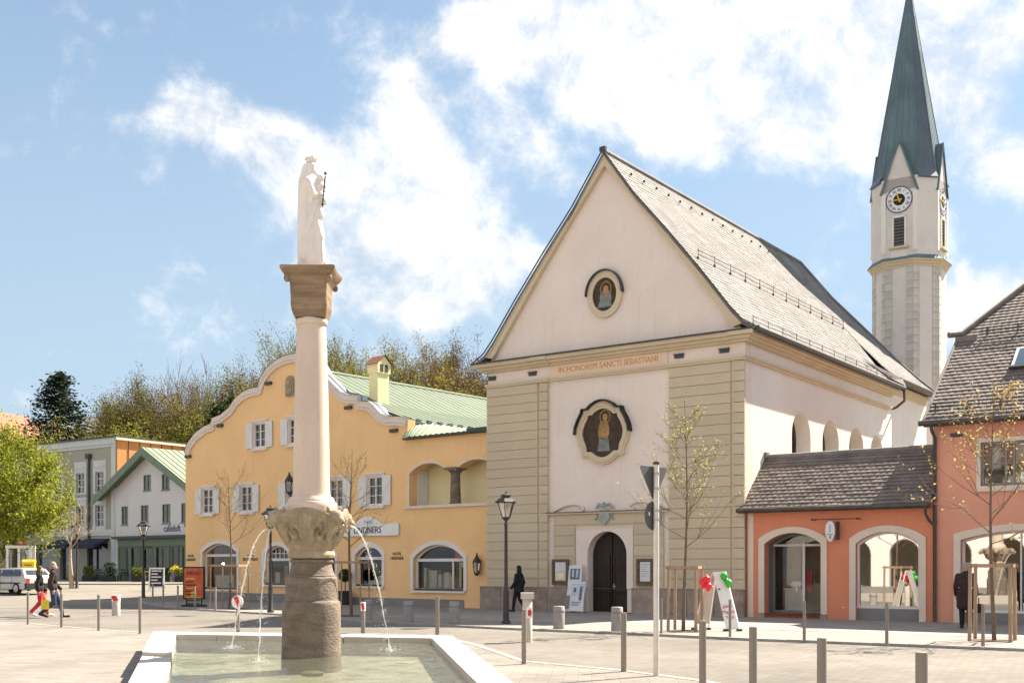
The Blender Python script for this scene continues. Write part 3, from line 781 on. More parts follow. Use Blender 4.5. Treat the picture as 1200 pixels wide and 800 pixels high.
    meT = MB().box(-.38, .04, -.13, -.056, 0, hgt - .022).mesh('course', M['beige'])
    for i in range(n):
        for me in (meL, meS, meR, meT): inst(me, 'course', root, (0, 0, z0 + i * hgt))
    pc = MB().box(-7.58, -6.62, -.03, 0, .93, 3.62); pc.box(-4.2, -3.0, -.03, 0, .93, 3.62); pc.box(-6.62, -4.2, -.03, 0, 3.13, 3.62)
    pc.build('portal_core', M['beige2'], root)
    meA = MB().box(-7.56, -6.64, -.07, -.031, 0, .36).mesh('course', M['beige']); meB = MB().box(-4.18, -3.0, -.07, -.031, 0, .36).mesh('course', M['beige'])
    for i in range(7):
        inst(meA, 'course', root, (0, 0, .95 + i * .383)); inst(meB, 'course', root, (0, 0, .95 + i * .383))
    MB().box(-6.64, -4.18, -.07, -.031, 3.25, 3.61).build('course', M['beige'], root)
    # plinth stones
    for (a, c) in ((-10.9, -9.9), (-9.88, -8.85), (-8.83, -7.78), (-7.76, -6.62), (-4.2, -3.1), (-3.08, -2.06), (-2.04, -1.04), (-1.02, .03)):
        MB().box(a, c, -.19, 0, .0, .93).build('plinth_stone', M['plinth'], root)
    MB().box(-10.9, -6.62, -.21, 0, .93, .965).box(-4.2, .03, -.21, 0, .931, .965).build('plinth_cap', M['plinth'], root)
    # slab over the portal zone with volutes and shield
    ph = MB().box(-7.82, -2.82, -.16, 0, 3.62, 3.68); hood = ph.build('portal_ledge', M['beige2'], root)
    MB().box(-7.84, -2.8, -.19, .0, 3.68, 3.705).build('ledge_flashing', M['dark_metal'], hood)
    for sg, cx in ((1, -6.9), (-1, -3.75)):
        vol = MB(); pts = [(cx - sg * .65 + sg * t * 1.15, -.06, 3.76 + .22 * math.sin(t * 2.2)) for t in [i / 10 for i in range(11)]]
        pts += [(cx + sg * .5 + sg * .13 * math.sin(a), -.06, 3.82 + .1 * math.cos(a)) for a in [i * .6 for i in range(8)]]
        vol.tube(pts, .05, 6); vol.build('volute', M['pink'], root, smooth=60)
    sh = MB().prism([(-5.55, 3.72), (-5.6, 3.45), (-5.36, 3.2), (-5.12, 3.45), (-5.17, 3.72), (-5.36, 3.8)], -.14, -.07)
    sh.tube([(-5.7, -.1, 3.8), (-5.6, -.12, 3.95), (-5.36, -.13, 3.88), (-5.12, -.12, 3.95), (-5.02, -.1, 3.8)], .05, 6)
    sh.tube([(-5.72, -.1, 3.7), (-5.66, -.1, 3.5), (-5.75, -.1, 3.4)], .035, 6); sh.tube([(-5.0, -.1, 3.7), (-5.06, -.1, 3.5), (-4.97, -.1, 3.4)], .035, 6)
    sh.ball((-5.36, -.13, 3.97), .06)
    sh.build('coat_of_arms', M['greyblue'], root, smooth=40)
    # door with surround
    sr = MB().wall(rect(-6.6, -4.22, .93, 3.12), [arch(-6.11, -4.48, .929, 2.15, 2.98, 16)], -.045, 0)
    sr.box(-6.62, -4.2, -.07, 0, 3.10, 3.135)
    dsur = sr.build('door_surround', M['pink'], root)
    do = MB().prism([(x, z) for x, z in arch(-6.1, -4.49, .03, 2.14, 2.97, 16)], .34, .42)
    d = do.build('door', M['wood_door'], root)
    dl = MB()
    for (a, c) in ((-6.06, -5.31), (-5.28, -4.53)):
        for (za, zb2) in ((.12, .72), (.82, 1.62), (1.72, 2.12)):
            dl.box(a + .1, c - .1, .31, .34, za, zb2); dl.ring(rect(a + .13, c - .13, za + .04, zb2 - .04), rect(a + .06, c - .06, za - .03, zb2 + .03), .29, .34)
    dl.box(-5.31, -5.28, .29, .34, .05, 2.94)
    dl.build('door_panel', M['wood_door'], d)
    hd = MB(); hd.tube([(-5.2, .3, 1.02), (-5.2, .24, 1.02), (-5.07, .24, 1.0)], .016, 6); hd.box(-5.23, -5.17, .29, .305, .92, 1.1); hd.build('handle', M['hubcap'], d)
    MB().box(-6.3, -4.3, -.35, .34, .06, .09).build('door_step', M['plinth'], root)
    # notice cases
    for (u0, v0, u1, v1, mm) in ((647.5, 656, 666.5, 684, 'yellowpaint'), (746.5, 655, 766, 685.5, 'poster')):
        x0, za = ch.front(u0, v1, -.12); x1, zt = ch.front(u1, v0, -.12)
        za, zt = 1.06, 1.98
        nc = MB().box(x0, x1, -.13, -.07, za, zt); nc.ring(rect(x0 + .07, x1 - .07, za + .07, zt - .07), rect(x0 - .01, x1 + .01, za - .01, zt + .01), -.17, -.129)
        no = nc.build('notice_case', M['bark'], root)
        pp = MB().box(x0 + .13, x1 - .13, -.137, -.131, za + .14, zt - .1); pp.build('paper', M['poster'], no)
        if mm == 'yellowpaint':
            MB().box(x0 + .2, x1 - .16, -.143, -.138, za + .16, za + .5).build('notice', M['curtain'], no)
            MB().box(x0 + .22, x1 - .18, -.148, -.144, za + .2, za + .42).build('notice', M['paleyellow'], no)
        else:
            for q in range(6): MB().box(x0 + .18, x1 - .18 - (q % 3) * .05, -.141, -.138, zt - .2 - q * .08, zt - .18 - q * .08).build('printed_line', M['greyblue'], no)
    # round picture in the gable
    op = MB().prism(ell(-5.37, 11.45, .52, .62), -.05, -.002)
    pic = op.build('oval_picture', M['paint_dark'], root)
    MB().ring(ell(-5.37, 11.45, .5, .6), ell(-5.37, 11.45, .72, .84), -.10, 0).build('picture_frame', M['beige2'], pic)
    fg = MB().prism(ell(-5.34, 11.32, .24, .30), -.058, -.05); fg.prism([(-5.68, 11.0), (-5.06, 11.0), (-5.18, 11.3), (-5.55, 11.3)], -.056, -.05)
    fg.build('painted_robe', M['paint_grey'], pic)
    MB().prism(ell(-5.33, 11.62, .11, .15, 16), -.062, -.05).build('painted_face', M['paint_flesh'], pic)
    MB().ring(ell(-5.33, 11.64, .2, .24, 20), ell(-5.33, 11.64, .24, .29, 20), -.060, -.05).build('painted_halo', M['paint_ochre'], pic)
    hd = MB(); hi = [(-5.37 + .72 * math.cos(a), 11.45 + .84 * math.sin(a)) for a in [math.pi * i / 18 for i in range(19)]]
    ho = [(-5.37 + .77 * math.cos(a), 11.45 + .89 * math.sin(a)) for a in [math.pi * i / 18 for i in range(19)]]
    hd.prism(hi + ho[::-1], -.20, 0); hd.build('picture_hood', M['dark_metal'], pic)
    # large shaped picture
    half = [(0, 1.136), (.22, 1.10), (.44, .99), (.58, .86), (.79, .86), (.83, .71), (.97, .486), (1.08, .218), (1.11, -.01), (1.05, -.28), (.92, -.547), (.87, -.85), (.60, -.86), (.42, -1.0), (.22, -1.10)]
    loop = half + [(0, -1.14)] + [(-x, z) for x, z in half[:0:-1]]
    def quat(s, t=0.0): return [(-5.44 + x * s, 6.5 + z * s) for x, z in loop]
    mp = MB().prism(quat(.80), -.05, -.002); med = mp.build('painted_medallion', M['paint_dark'], root)
    MB().ring(quat(.77), quat(1.0), -.13, 0).build('medallion_frame', M['beige2'], med)
    MB().ring(quat(.86), quat(.93), -.165, -.12).build('frame_moulding', M['beige2'], med)
    hdm = MB(); q1 = quat(1.0); q2 = quat(1.055); nl = len(loop)
    idx = [i % nl for i in range(8, -9, -1)]
    for i, j in zip(idx[:-1], idx[1:]): hdm.prism([q1[i], q1[j], q2[j], q2[i]], -.26, 0); hdm.build('medallion_hood', M['dark_metal'], med)
    ff = MB().prism([(-5.62, 6.3), (-5.25, 6.25), (-5.2, 6.75), (-5.3, 6.95), (-5.55, 6.92), (-5.66, 6.6)], -.058, -.05); ff.build('painted_tunic', M['paint_ochre'], med)
    MB().prism([(-5.52, 6.42), (-5.2, 6.4), (-5.18, 6.7), (-5.35, 6.8)], -.063, -.05).build('painted_arms', M['paint_flesh'], med)
    MB().prism([(-5.68, 5.85), (-5.16, 5.85), (-5.22, 6.3), (-5.6, 6.32)], -.058, -.05).build('painted_skirt', M['paint_grey'], med)
    MB().prism(ell(-5.36, 7.06, .10, .13, 14), -.064, -.05).build('painted_face', M['paint_flesh'], med)
    MB().ring(ell(-5.36, 7.08, .19, .22, 18), ell(-5.36, 7.08, .23, .26, 18), -.061, -.05).build('painted_halo', M['paint_ochre'], med)
    # gutters and pipes
    gt = MB(); gt.tube([(.58, -.3, 9.50), (.58, 15.4, 9.50)], .085, 8); gt.build('gutter', M['copper'], root, smooth=60)
    g2 = MB(); g2.tube([(e + xc + .06, 15.5, zb), (e + xc + .06, 21.9, zb)], .08, 8); g2.build('gutter', M['copper'], root, smooth=60)
    dp = MB(); dp.tube([(.58, 15.3, 9.45), (.58, 15.3, 9.25), (.5, 15.6, 9.0), (.1, 15.75, 8.75), (-.22, 15.8, 8.65), (-.26, 15.8, 0)], .06, 8); dp.build('downpipe', M['copper'], root, smooth=60)
    vf = MB(); vf.add([(.3, 14.7, 9.82), (.62, 15.45, 9.62), (.45, 15.5, 9.95), (-.45, 12.9, 10.55)], [(0, 1, 2, 3)]); vf.add([(.3, 14.7, 9.74), (.62, 15.45, 9.54), (.45, 15.5, 9.86), (-.45, 12.9, 10.48)], [(0, 1, 2, 3)])
    vf.build('valley_shade_strip', M['copper'], root)  # dark strip put in for the shade at the step between nave and choir roofs
    d3 = MB(); d3.tube([(-W - .16, .35, 9.1), (-W - .16, .35, 0)], .06, 8); d3.build('downpipe', M['copper'], root, smooth=60)
    # snow guards
    for (d, z, ya, yb) in ((3.3, 12.36, .5, 14.8), (5.5, 9.72, .1, 15.2)):
        sg = MB(); k = int((yb - ya) / 1.25)
        for h in (.06, .2): sg.tube([(xc + d + .06, ya, z + h + .06), (xc + d + .06, yb, z + h + .06)], .011, 5)
        for i in range(k + 1):
            y = ya + (yb - ya) * i / k
            sg.box(xc + d + .02, xc + d + .09, y - .02, y + .02, z - .06, z + .03); sg.tube([(xc + d + .06, y, z), (xc + d + .06, y, z + .30)], .014, 5)
        sg.build('snow_guard', M['snow'], root)
make_church()

# ------------------------------------------------------------------ church tower
def make_tower():
    Yt = 58.7; Xt = (1065.5 - 600) / F * Yt
    root = thing('church_tower', 'slender white church tower with clock and pointed green copper spire', 'tower', (Xt, Yt, 0), ch.rot); root.scale = (.978, .978, .978)
    Wd = 3.40; h = Wd / 2
    def octa(half, face):
        f = face / 2
        return [(-f, -half), (f, -half), (half, -f), (half, f), (f, half), (-f, half), (-half, f), (-half, -f)]
    low = octa(h, 1.41); up = octa(h - .02, 1.84); zc = 17.45
    sb = MB().slab(low, 0, zc - .3); shaft = sb.build('shaft', M['towerwhite'], root)
    # quoin strips up the corners, stone by stone in courses
    qz = 6.0; cnt = 0
    for (px, py), (qx, qy), (rx, ry) in [(low[i], low[i - 1], low[(i + 1) % 8]) for i in (7, 0, 1, 2)]:
        p = Vector((px, py, 0)); a = (Vector((qx, qy, 0)) - p).normalized(); c = (Vector((rx, ry, 0)) - p).normalized()
        o = -(a + c).normalized() * .05
        z = 8.0
        while z < zc - .5:
            for dd in (a, c):
                nrm = Vector((dd.y, -dd.x, 0))
                if nrm.dot(p) < 0: nrm = -nrm
                ctr = p + dd * .17 + nrm * .012 + Vector((0, 0, z + .19))
                MB().rbox((0, 0, 0), dd, nrm, (0, 0, 1), .175, .022, .18).build('quoin', M['quoin'], shaft, loc=ctr); cnt += 1
            z += .4
    cr = MB()
    for (za, zb, g) in ((zc - .3, zc - .18, .06), (zc - .18, zc - .04, .14), (zc - .04, zc + .04, .24)):
        cr.slab([(x * (1 + g / h), y * (1 + g / h)) for x, y in low], za, zb)
    crn = cr.build('cornice', M['beige2'], root)
    cf = MB(); o = [(x * (1 + .27 / h), y * (1 + .27 / h)) for x, y in low]
    cf.add([(x, y, zc + .04) for x, y in o] + [(x, y, zc + .26) for x, y in up], [(i, (i + 1) % 8, 8 + (i + 1) % 8, 8 + i) for i in range(8)])
    cf.build('cornice_roof', M['spire'], crn)
    ze = 21.75; zg = 23.6; zlow = 21.1
    ub = MB().slab(up, zc, ze); belfry = ub.build('belfry', M['towerwhite'], root)
    # gables on the four wide sides
    for k in range(4):
        an = k * math.pi / 2; ca, sa = math.cos(an), math.sin(an)
        def rt(x, y, z): return (x * ca - y * sa, x * sa + y * ca, z)
        f = .92; y = -h + .02
        b = MB(); b.add([rt(-f, y, zlow), rt(f, y, zlow), rt(0, y, zg), rt(-f, y + .3, zlow), rt(f, y + .3, zlow), rt(0, y + .3, zg)], [(0, 1, 2), (5, 4, 3), (0, 3, 4, 1), (1, 4, 5, 2), (2, 5, 3, 0)])
        ga = b.build('gable', M['towerwhite'], root)
        rb = MB()
        for sg in (1, -1):
            rb.add([rt(sg * (f + .06), y - .09, zlow - .1), rt(sg * (f + .06), y + 1.2, zlow - .1), rt(0, y + 1.6, zg + .08), rt(0, y - .09, zg + .08),
                    rt(sg * (f - .02), y - .09, zlow - .16), rt(0, y - .09, zg - .02)], [(0, 1, 2, 3), (0, 3, 5, 4)])
            rb.tube([rt(sg * (f + .05), y - .05, zlow - .1), rt(0, y - .05, zg + .08)], .045, 5)
        rb.build('gable_roof', M['spire'], ga)
        # corner pilasters
        for sg in (1, -1):
            MB().rbox((0, 0, 0), (ca, sa, 0), (-sa, ca, 0), (0, 0, 1), .11, .03, (zlow - zc - .6) / 2).build('corner_strip', M['white'], belfry, loc=rt(sg * (f - .12), y - .02, (zlow + zc + .4) / 2))
        # louvre window
        lw = MB(); x0, x1, za, zb = -.27, .27, 18.25, 19.70
        pts = [rt(x0, y - .01, za), rt(x1, y - .01, za), rt(x1, y - .01, zb), rt(x0, y - .01, zb)]
        lw.add(pts + [rt(x0, y + .02, za), rt(x1, y + .02, za), rt(x1, y + .02, zb), rt(x0, y + .02, zb)], [(0, 1, 2, 3), (0, 4, 5, 1), (1, 5, 6, 2), (2, 6, 7, 3), (3, 7, 4, 0)])
        wo = lw.build('louvre_window', M['dark_metal'], root)
        for q in range(9):
            MB().rbox((0, 0, 0), (ca, sa, 0), (-sa * .8, ca * .8, .5), (sa * .5, -ca * .5, .8), .25, .05, .012).build('slat', M['greypanel'], wo, loc=rt(0, y - .03, za + .08 + q * .16))
        fr = MB()
        for (a, c, d, e2) in ((x0 - .09, x0, za - .05, zb + .08), (x1, x1 + .09, za - .05, zb + .08), (x0 - .09, x1 + .09, zb, zb + .1)):
            fr.rbox(rt((a + c) / 2, y - .03, (d + e2) / 2), (ca, sa, 0), (-sa, ca, 0), (0, 0, 1), (c - a) / 2, .045, (e2 - d) / 2)
        fr.build('window_frame', M['white'], wo)
        MB().rbox((0, 0, 0), (ca, sa, 0), (-sa, ca, 0), (0, 0, 1), .5, .12, .05).build('sill', M['beige2'], wo, loc=rt(0, y - .08, za - .09))
        MB().rbox((0, 0, 0), (ca, sa, 0), (-sa, ca, 0), (0, 0, 1), .42, .03, .28).build('panel', M['white'], wo, loc=rt(0, y - .015, za - .5))
        # clock
        if k in (0, 1):
            zk = 20.62; Rr = .68
            def disc(r0, r1, yy, m, name, par, n=40):
                b = MB(); vs = []
                for i in range(n):
                    t = 2 * math.pi * i / n
                    for r in (r0, r1): vs.append(rt(r * math.cos(t), yy, zk + r * math.sin(t)))
                for i in range(n):
                    t = 2 * math.pi * i / n
                    for r in (r0, r1): vs.append(rt(r * math.cos(t), yy + .03, zk + r * math.sin(t)))
                fs = []
                for i in range(n):
                    j = (i + 1) % n
                    fs += [(2 * i, 2 * i + 1, 2 * j + 1, 2 * j), (2 * i + 1, 2 * n + 2 * i + 1, 2 * n + 2 * j + 1, 2 * j + 1)]
                return b.add(vs, fs).build(name, m, par, fix=True)
            cl = disc(0.0, Rr, y - .05, M['whitepaint'], 'clock', root)
            disc(Rr - .045, Rr, y - .065, M['navy'], 'clock_rim', cl); disc(0.0, .30, y - .06, M['blackletter'], 'clock_centre', cl)
            for q, nm in enumerate(('XII', 'I', 'II', 'III', 'IIII', 'V', 'VI', 'VII', 'VIII', 'IX', 'X', 'XI')):
                t = math.pi / 2 - q * math.pi / 6
                lt = lettering(nm, .22, cl, rt(.48 * math.cos(t), y - .058, zk + .48 * math.sin(t)), M['navy'], 'numeral', .01, squeeze=.8)
                lt.rotation_euler = (R(90), -(math.pi / 2 - t) * -1 if False else 0, an)
                lt.rotation_euler = (Matrix.Rotation(an, 3, 'Z') @ Matrix.Rotation(q * math.pi / 6, 3, 'Y') @ Matrix.Rotation(R(90), 3, 'X')).to_euler()
            for (t, Ln, wv) in ((math.pi * 1.01, .58, .035), (math.pi / 2 + .35, .40, .045)):
                b = MB(); p0 = Vector((-.14 * math.cos(t), 0, -.14 * math.sin(t))); p1 = Vector((Ln * math.cos(t), 0, Ln * math.sin(t)))
                nn = Vector((-math.sin(t), 0, math.cos(t))) * wv; c0 = [p0 + nn, p0 - nn, p1 - nn * .4, p1 + nn * .4]
                b.add([rt(q.x, y - .085, zk + q.z) for q in c0] + [rt(q.x, y - .07, zk + q.z) for q in c0], [(0, 1, 2, 3), (0, 4, 5, 1), (1, 5, 6, 2), (2, 6, 7, 3), (3, 7, 4, 0)])
                b.build('clock_hand', M['yellowpaint'], cl)
    # spire
    tip = 32.6
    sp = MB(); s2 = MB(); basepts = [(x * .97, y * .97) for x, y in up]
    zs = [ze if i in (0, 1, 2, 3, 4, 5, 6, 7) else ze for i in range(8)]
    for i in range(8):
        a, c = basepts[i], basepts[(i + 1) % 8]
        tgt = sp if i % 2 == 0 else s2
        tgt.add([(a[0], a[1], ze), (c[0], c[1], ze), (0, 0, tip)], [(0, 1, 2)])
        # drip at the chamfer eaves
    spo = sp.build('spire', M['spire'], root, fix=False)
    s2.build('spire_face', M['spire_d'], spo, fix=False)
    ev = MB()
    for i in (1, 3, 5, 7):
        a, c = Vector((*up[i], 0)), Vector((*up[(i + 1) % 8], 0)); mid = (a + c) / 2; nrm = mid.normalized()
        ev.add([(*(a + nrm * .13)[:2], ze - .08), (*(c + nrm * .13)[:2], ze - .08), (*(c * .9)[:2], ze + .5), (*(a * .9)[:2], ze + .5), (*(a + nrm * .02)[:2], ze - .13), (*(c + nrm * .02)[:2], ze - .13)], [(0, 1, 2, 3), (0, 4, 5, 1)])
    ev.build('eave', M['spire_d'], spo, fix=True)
    seam = MB()
    for i in range(8):
        a, c = Vector((*basepts[i], ze)), Vector((*basepts[(i + 1) % 8], ze)); T = Vector((0, 0, tip))
        seam.tube([a, T], [.05, .015], 5)
        for t in (.25, .5, .75):
            p = a.lerp(c, t); q = p.lerp(T, 1 - abs(t - .5) * .7 - .18); seam.tube([p, q], [.022, .016], 4)
    seam.build('standing_seam', M['spire'], spo)
    ln = MB().tube([(.9, -.5, 26), (.25, -.12, 31)], .05, 5)
    fb = MB(); fb.tube([(0, 0, tip - .5), (0, 0, tip + .8)], .05, 8); fb.ball((0, 0, tip + .25), .22); fb.build('finial', M['spire_d'], root, smooth=60)
make_tower()

# ------------------------------------------------------------------ shops on the right
def shop_window(root, op, depth, band, mats, glass, bottom=None, name='shop_window', sill=True):
    """arched surround, frame and pane in a front wall; op = opening polygon, the pane sits depth behind the front"""
    xs = [p[0] for p in op]; zs = [p[1] for p in op]; cx = (min(xs) + max(xs)) / 2; w = max(xs) - min(xs); z0 = min(zs); h = max(zs) - z0
    def off(t, zb): return [(cx + (x - cx) * (1 + 2 * t / w), (zb if z <= z0 + 1e-4 else z0 + (z - z0) * (1 + t / h))) for x, z in op]
    sr = MB().ring(op, off(band, z0), -.05, .0).build('surround', mats[0], root)
    pb = bottom if bottom is not None else z0
    fo = [(x, max(z, pb)) for x, z in op]; fi = [(cx + (x - cx) * (1 - .14 / w), (pb + .08 if z <= pb + 1e-4 else pb + (z - pb) * (1 - .07 / (h)))) for x, z in fo]
    fr = MB().ring(fi, fo, depth - .04, depth + .06).build(name, mats[1], root)
    g = MB(); g.add([(x, depth + .02, z) for x, z in fi], [list(range(len(fi)))]); g.build('pane', glass, fr, fix=False)
    return sr, fr, fi

def make_annex():
    x0, x1 = 0.06, 6.05
    root = thing('shop_annex', 'low salmon orange shop with brown tiled roof built against the church side wall', 'shop', (ch.ox, ch.oy, 0), ch.rot)
    d1 = arch(.69, 2.6, .2, 2.45, 2.8, 14); w1 = arch(3.72, 5.66, .0, 2.42, 2.78, 14)
    MB().wall(rect(x0, x1, 0, 3.75), [[(x, max(z, .201)) for x, z in d1], [(x, max(z, .001)) for x, z in w1]], 0, .32).build('wall', M['salmon'], root)
    MB().box(x0 + .06, x0 + .24, -.012, 0, .0, 3.6).build('edge_strip', M['ledge'], root)
    # room behind
    rm = MB(); rm.box(x0 + .1, x1, 3.4, 3.5, 0, 3.6); rm.box(x0 + .1, x0 + .2, .32, 3.4, 0, 3.6); rm.box(x1 - .1, x1, .32, 3.4, 0, 3.6); rm.box(3.0, 3.12, .5, 3.4, 0, 3.6)
    rm.build('room_wall', M['interior_w'], root)
    MB().box(x0 + .2, x1 - .1, .32, 3.4, .12, .2).build('room_floor', M['interior'], root)
    MB().box(x0 + .1, x1, .32, 3.4, 3.0, 3.05).build('ceiling', M['interior_w'], root)
    # entrance: recessed glazed door
    _, fr, fi = shop_window(root, d1, .72, .2, (M['ledge'], M['greypanel']), M['shopglass'], name='entrance')
    MB().box(.69, 2.6, .0, .72, .06, .2).build('entrance_step', M['clay'], root)
    MB().box(.5, .71, -.07, .1, 0, .16).build('base_block', M['plinth'], root); MB().box(2.58, 2.78, -.07, .1, 0, .16).build('base_block', M['plinth'], root)
    MB().box(1.72, 1.8, .66, .74, .2, 2.5).box(.72, 2.57, .665, .735, 2.38, 2.45).build('door_frame', M['trimwhite'], fr)
    MB().ring([(1.645 + (x - 1.645) * .995, z - .005) for x, z in d1], [(1.645 + (x - 1.645) * 1.08, z + (.08 if z > .3 else 0)) for x, z in d1], .32, .80).build('entrance_lining', M['greypanel'], root)
    # goods inside: counter, pale display, lamp, dark cabinet
    ct = MB().box(.95, 1.66, 1.1, 1.6, .2, .95); ct.box(.92, 1.7, 1.05, 1.65, .95, 1.0); counter = ct.build('counter', M['trimwhite'], root)
    gd = MB(); gd.box(1.15, 1.45, 1.2, 1.45, 1.0, 1.22); gd.ball((1.1, 1.3, 1.1), .08); gd.ball((1.5, 1.3, 1.1), .07); gd.build('goods', M['poster'], counter)
    MB().box(1.75, 1.95, .9, 1.0, .9, 1.6).build('hanging_cloth', M['red'], root)
    cab = MB().box(2.15, 2.85, 2.2, 2.7, .2, 1.1); cab.box(2.2, 2.5, 2.3, 2.6, 1.1, 1.5); cab.build('cabinet', M['wood_door'], root)
    MB().box(2.3, 2.75, 3.36, 3.4, 1.6, 2.2).build('picture', M['wood_door'], root)
    # display window and grey panel under it
    _, f2, fi2 = shop_window(root, w1, .16, .2, (M['ledge'], M['trimwhite']), M['mirrorglass'], bottom=.42, name='display_window')
    MB().box(3.72, 5.66, .12, .3, 0.03, .42).build('base_panel', M['greypanel'], root)
    dt = MB().box(3.9, 5.5, .8, 1.5, .3, .62); dt.build('display_table', M['interior'], root)
    MB().box(3.3, 3.34, -.012, 0, .42, .46).build('wall_lamp', M['whitepaint'], root)
    # tiled lean-to roof
    pr = [(0, 5.42), (1.95, 3.62)]      # (towards the street, z) from ridge at y=1.67
    rf = MB(); rf.add([(0.02, 1.67, 5.40), (x1 + .0, 1.67, 5.40), (x1, -.28, 3.60), (-.12, -.28, 3.60), (.02, 1.67, 5.28), (x1, 1.67, 5.28), (x1, -.28, 3.48), (-.12, -.28, 3.48)],
                      [(0, 1, 2, 3), (4, 7, 6, 5), (0, 3, 7, 4), (1, 5, 6, 2), (3, 2, 6, 7)])
    rf.add([(.02, 1.67, 5.40), (x1, 1.67, 5.40), (x1, 3.5, 3.9), (.02, 3.5, 3.9)], [(0, 1, 2, 3)])
    roof = rf.build('roof', M['browntile'], root)
    tb = tile_rows(MB(), pr, 0.0, x1, .20, .172, 1, 0, .028, .007)
    t2 = MB(); t2.add([(y, 1.67 - x, z) for x, y, z in tb.v], tb.f); prop(t2.build('roof_tiles', M['browntile'], roof, fix=False), kind='stuff')
    rdg = MB(); rdg.tube([(0, 1.69, 5.45), (x1, 1.69, 5.45)], .10, 8); rdg.build('ridge_tiles', M['oldroof'], root, smooth=60)
    MB().box(-.02, .1, 1.55, 1.8, 5.4, 5.62).build('ridge_end', M['oldroof'], root)
    gt = MB(); gt.tube([(-.14, -.36, 3.55), (x1, -.36, 3.55)], .07, 8); gt.box(-.12, x1, -.3, -.26, 3.46, 3.6); gut = gt.build('gutter', M['copper'], root, smooth=60)
    dp = MB(); dp.tube([(x1 - .12, -.36, 3.5), (x1 - .12, -.34, 3.3), (x1 - .06, -.2, 3.1), (x1 + .07, -.12, 2.95)], .045, 8); dp.build('downpipe', M['copper'], root, smooth=60)
    # hanging sign
    sgn = thing('hanging_sign', 'small oval shop sign hanging on a thin bar above salmon wall', 'sign', ch.world(3.02, 0, 0), ch.rot)
    br = MB(); br.tube([(-.6, -.30, 3.2), (.86, -.30, 3.2)], .014, 6); br.tube([(-.6, 0, 3.2), (-.6, -.32, 3.2)], .022, 6); br.tube([(.84, 0, 3.2), (.84, -.32, 3.2)], .022, 6); br.ball((-.6, -.33, 3.2), .035); br.ball((.84, -.33, 3.2), .035)
    br.build('bar', M['copper'], sgn, smooth=60)
    pl = MB().prism(ell(0, 2.84, .16, .30, 24), -.36, -.30); pl.prism([(-.1, 2.6), (.1, 2.6), (.05, 2.5), (-.05, 2.5)], -.355, -.305); p = pl.build('sign_plate', M['poster'], sgn)
    e = MB().prism([(-.02, 2.78), (.02, 2.78), (.012, 3.03), (-.012, 3.03)], -.372, -.36); e.prism([(-.1, 2.7), (.1, 2.7), (.08, 2.74), (-.08, 2.74)], -.372, -.36); e.ball((0, -.366, 2.64), .04, 8, 5); e.build('emblem', M['greyblue'], p)
    MB().box(.16, .20, -.36, -.06, 2.55, 3.12).build('side_board', M['copper'], sgn)
    MB().tube([(0, -.33, 3.2), (0, -.33, 3.1)], .01, 5).build('hook', M['copper'], sgn)
make_annex()

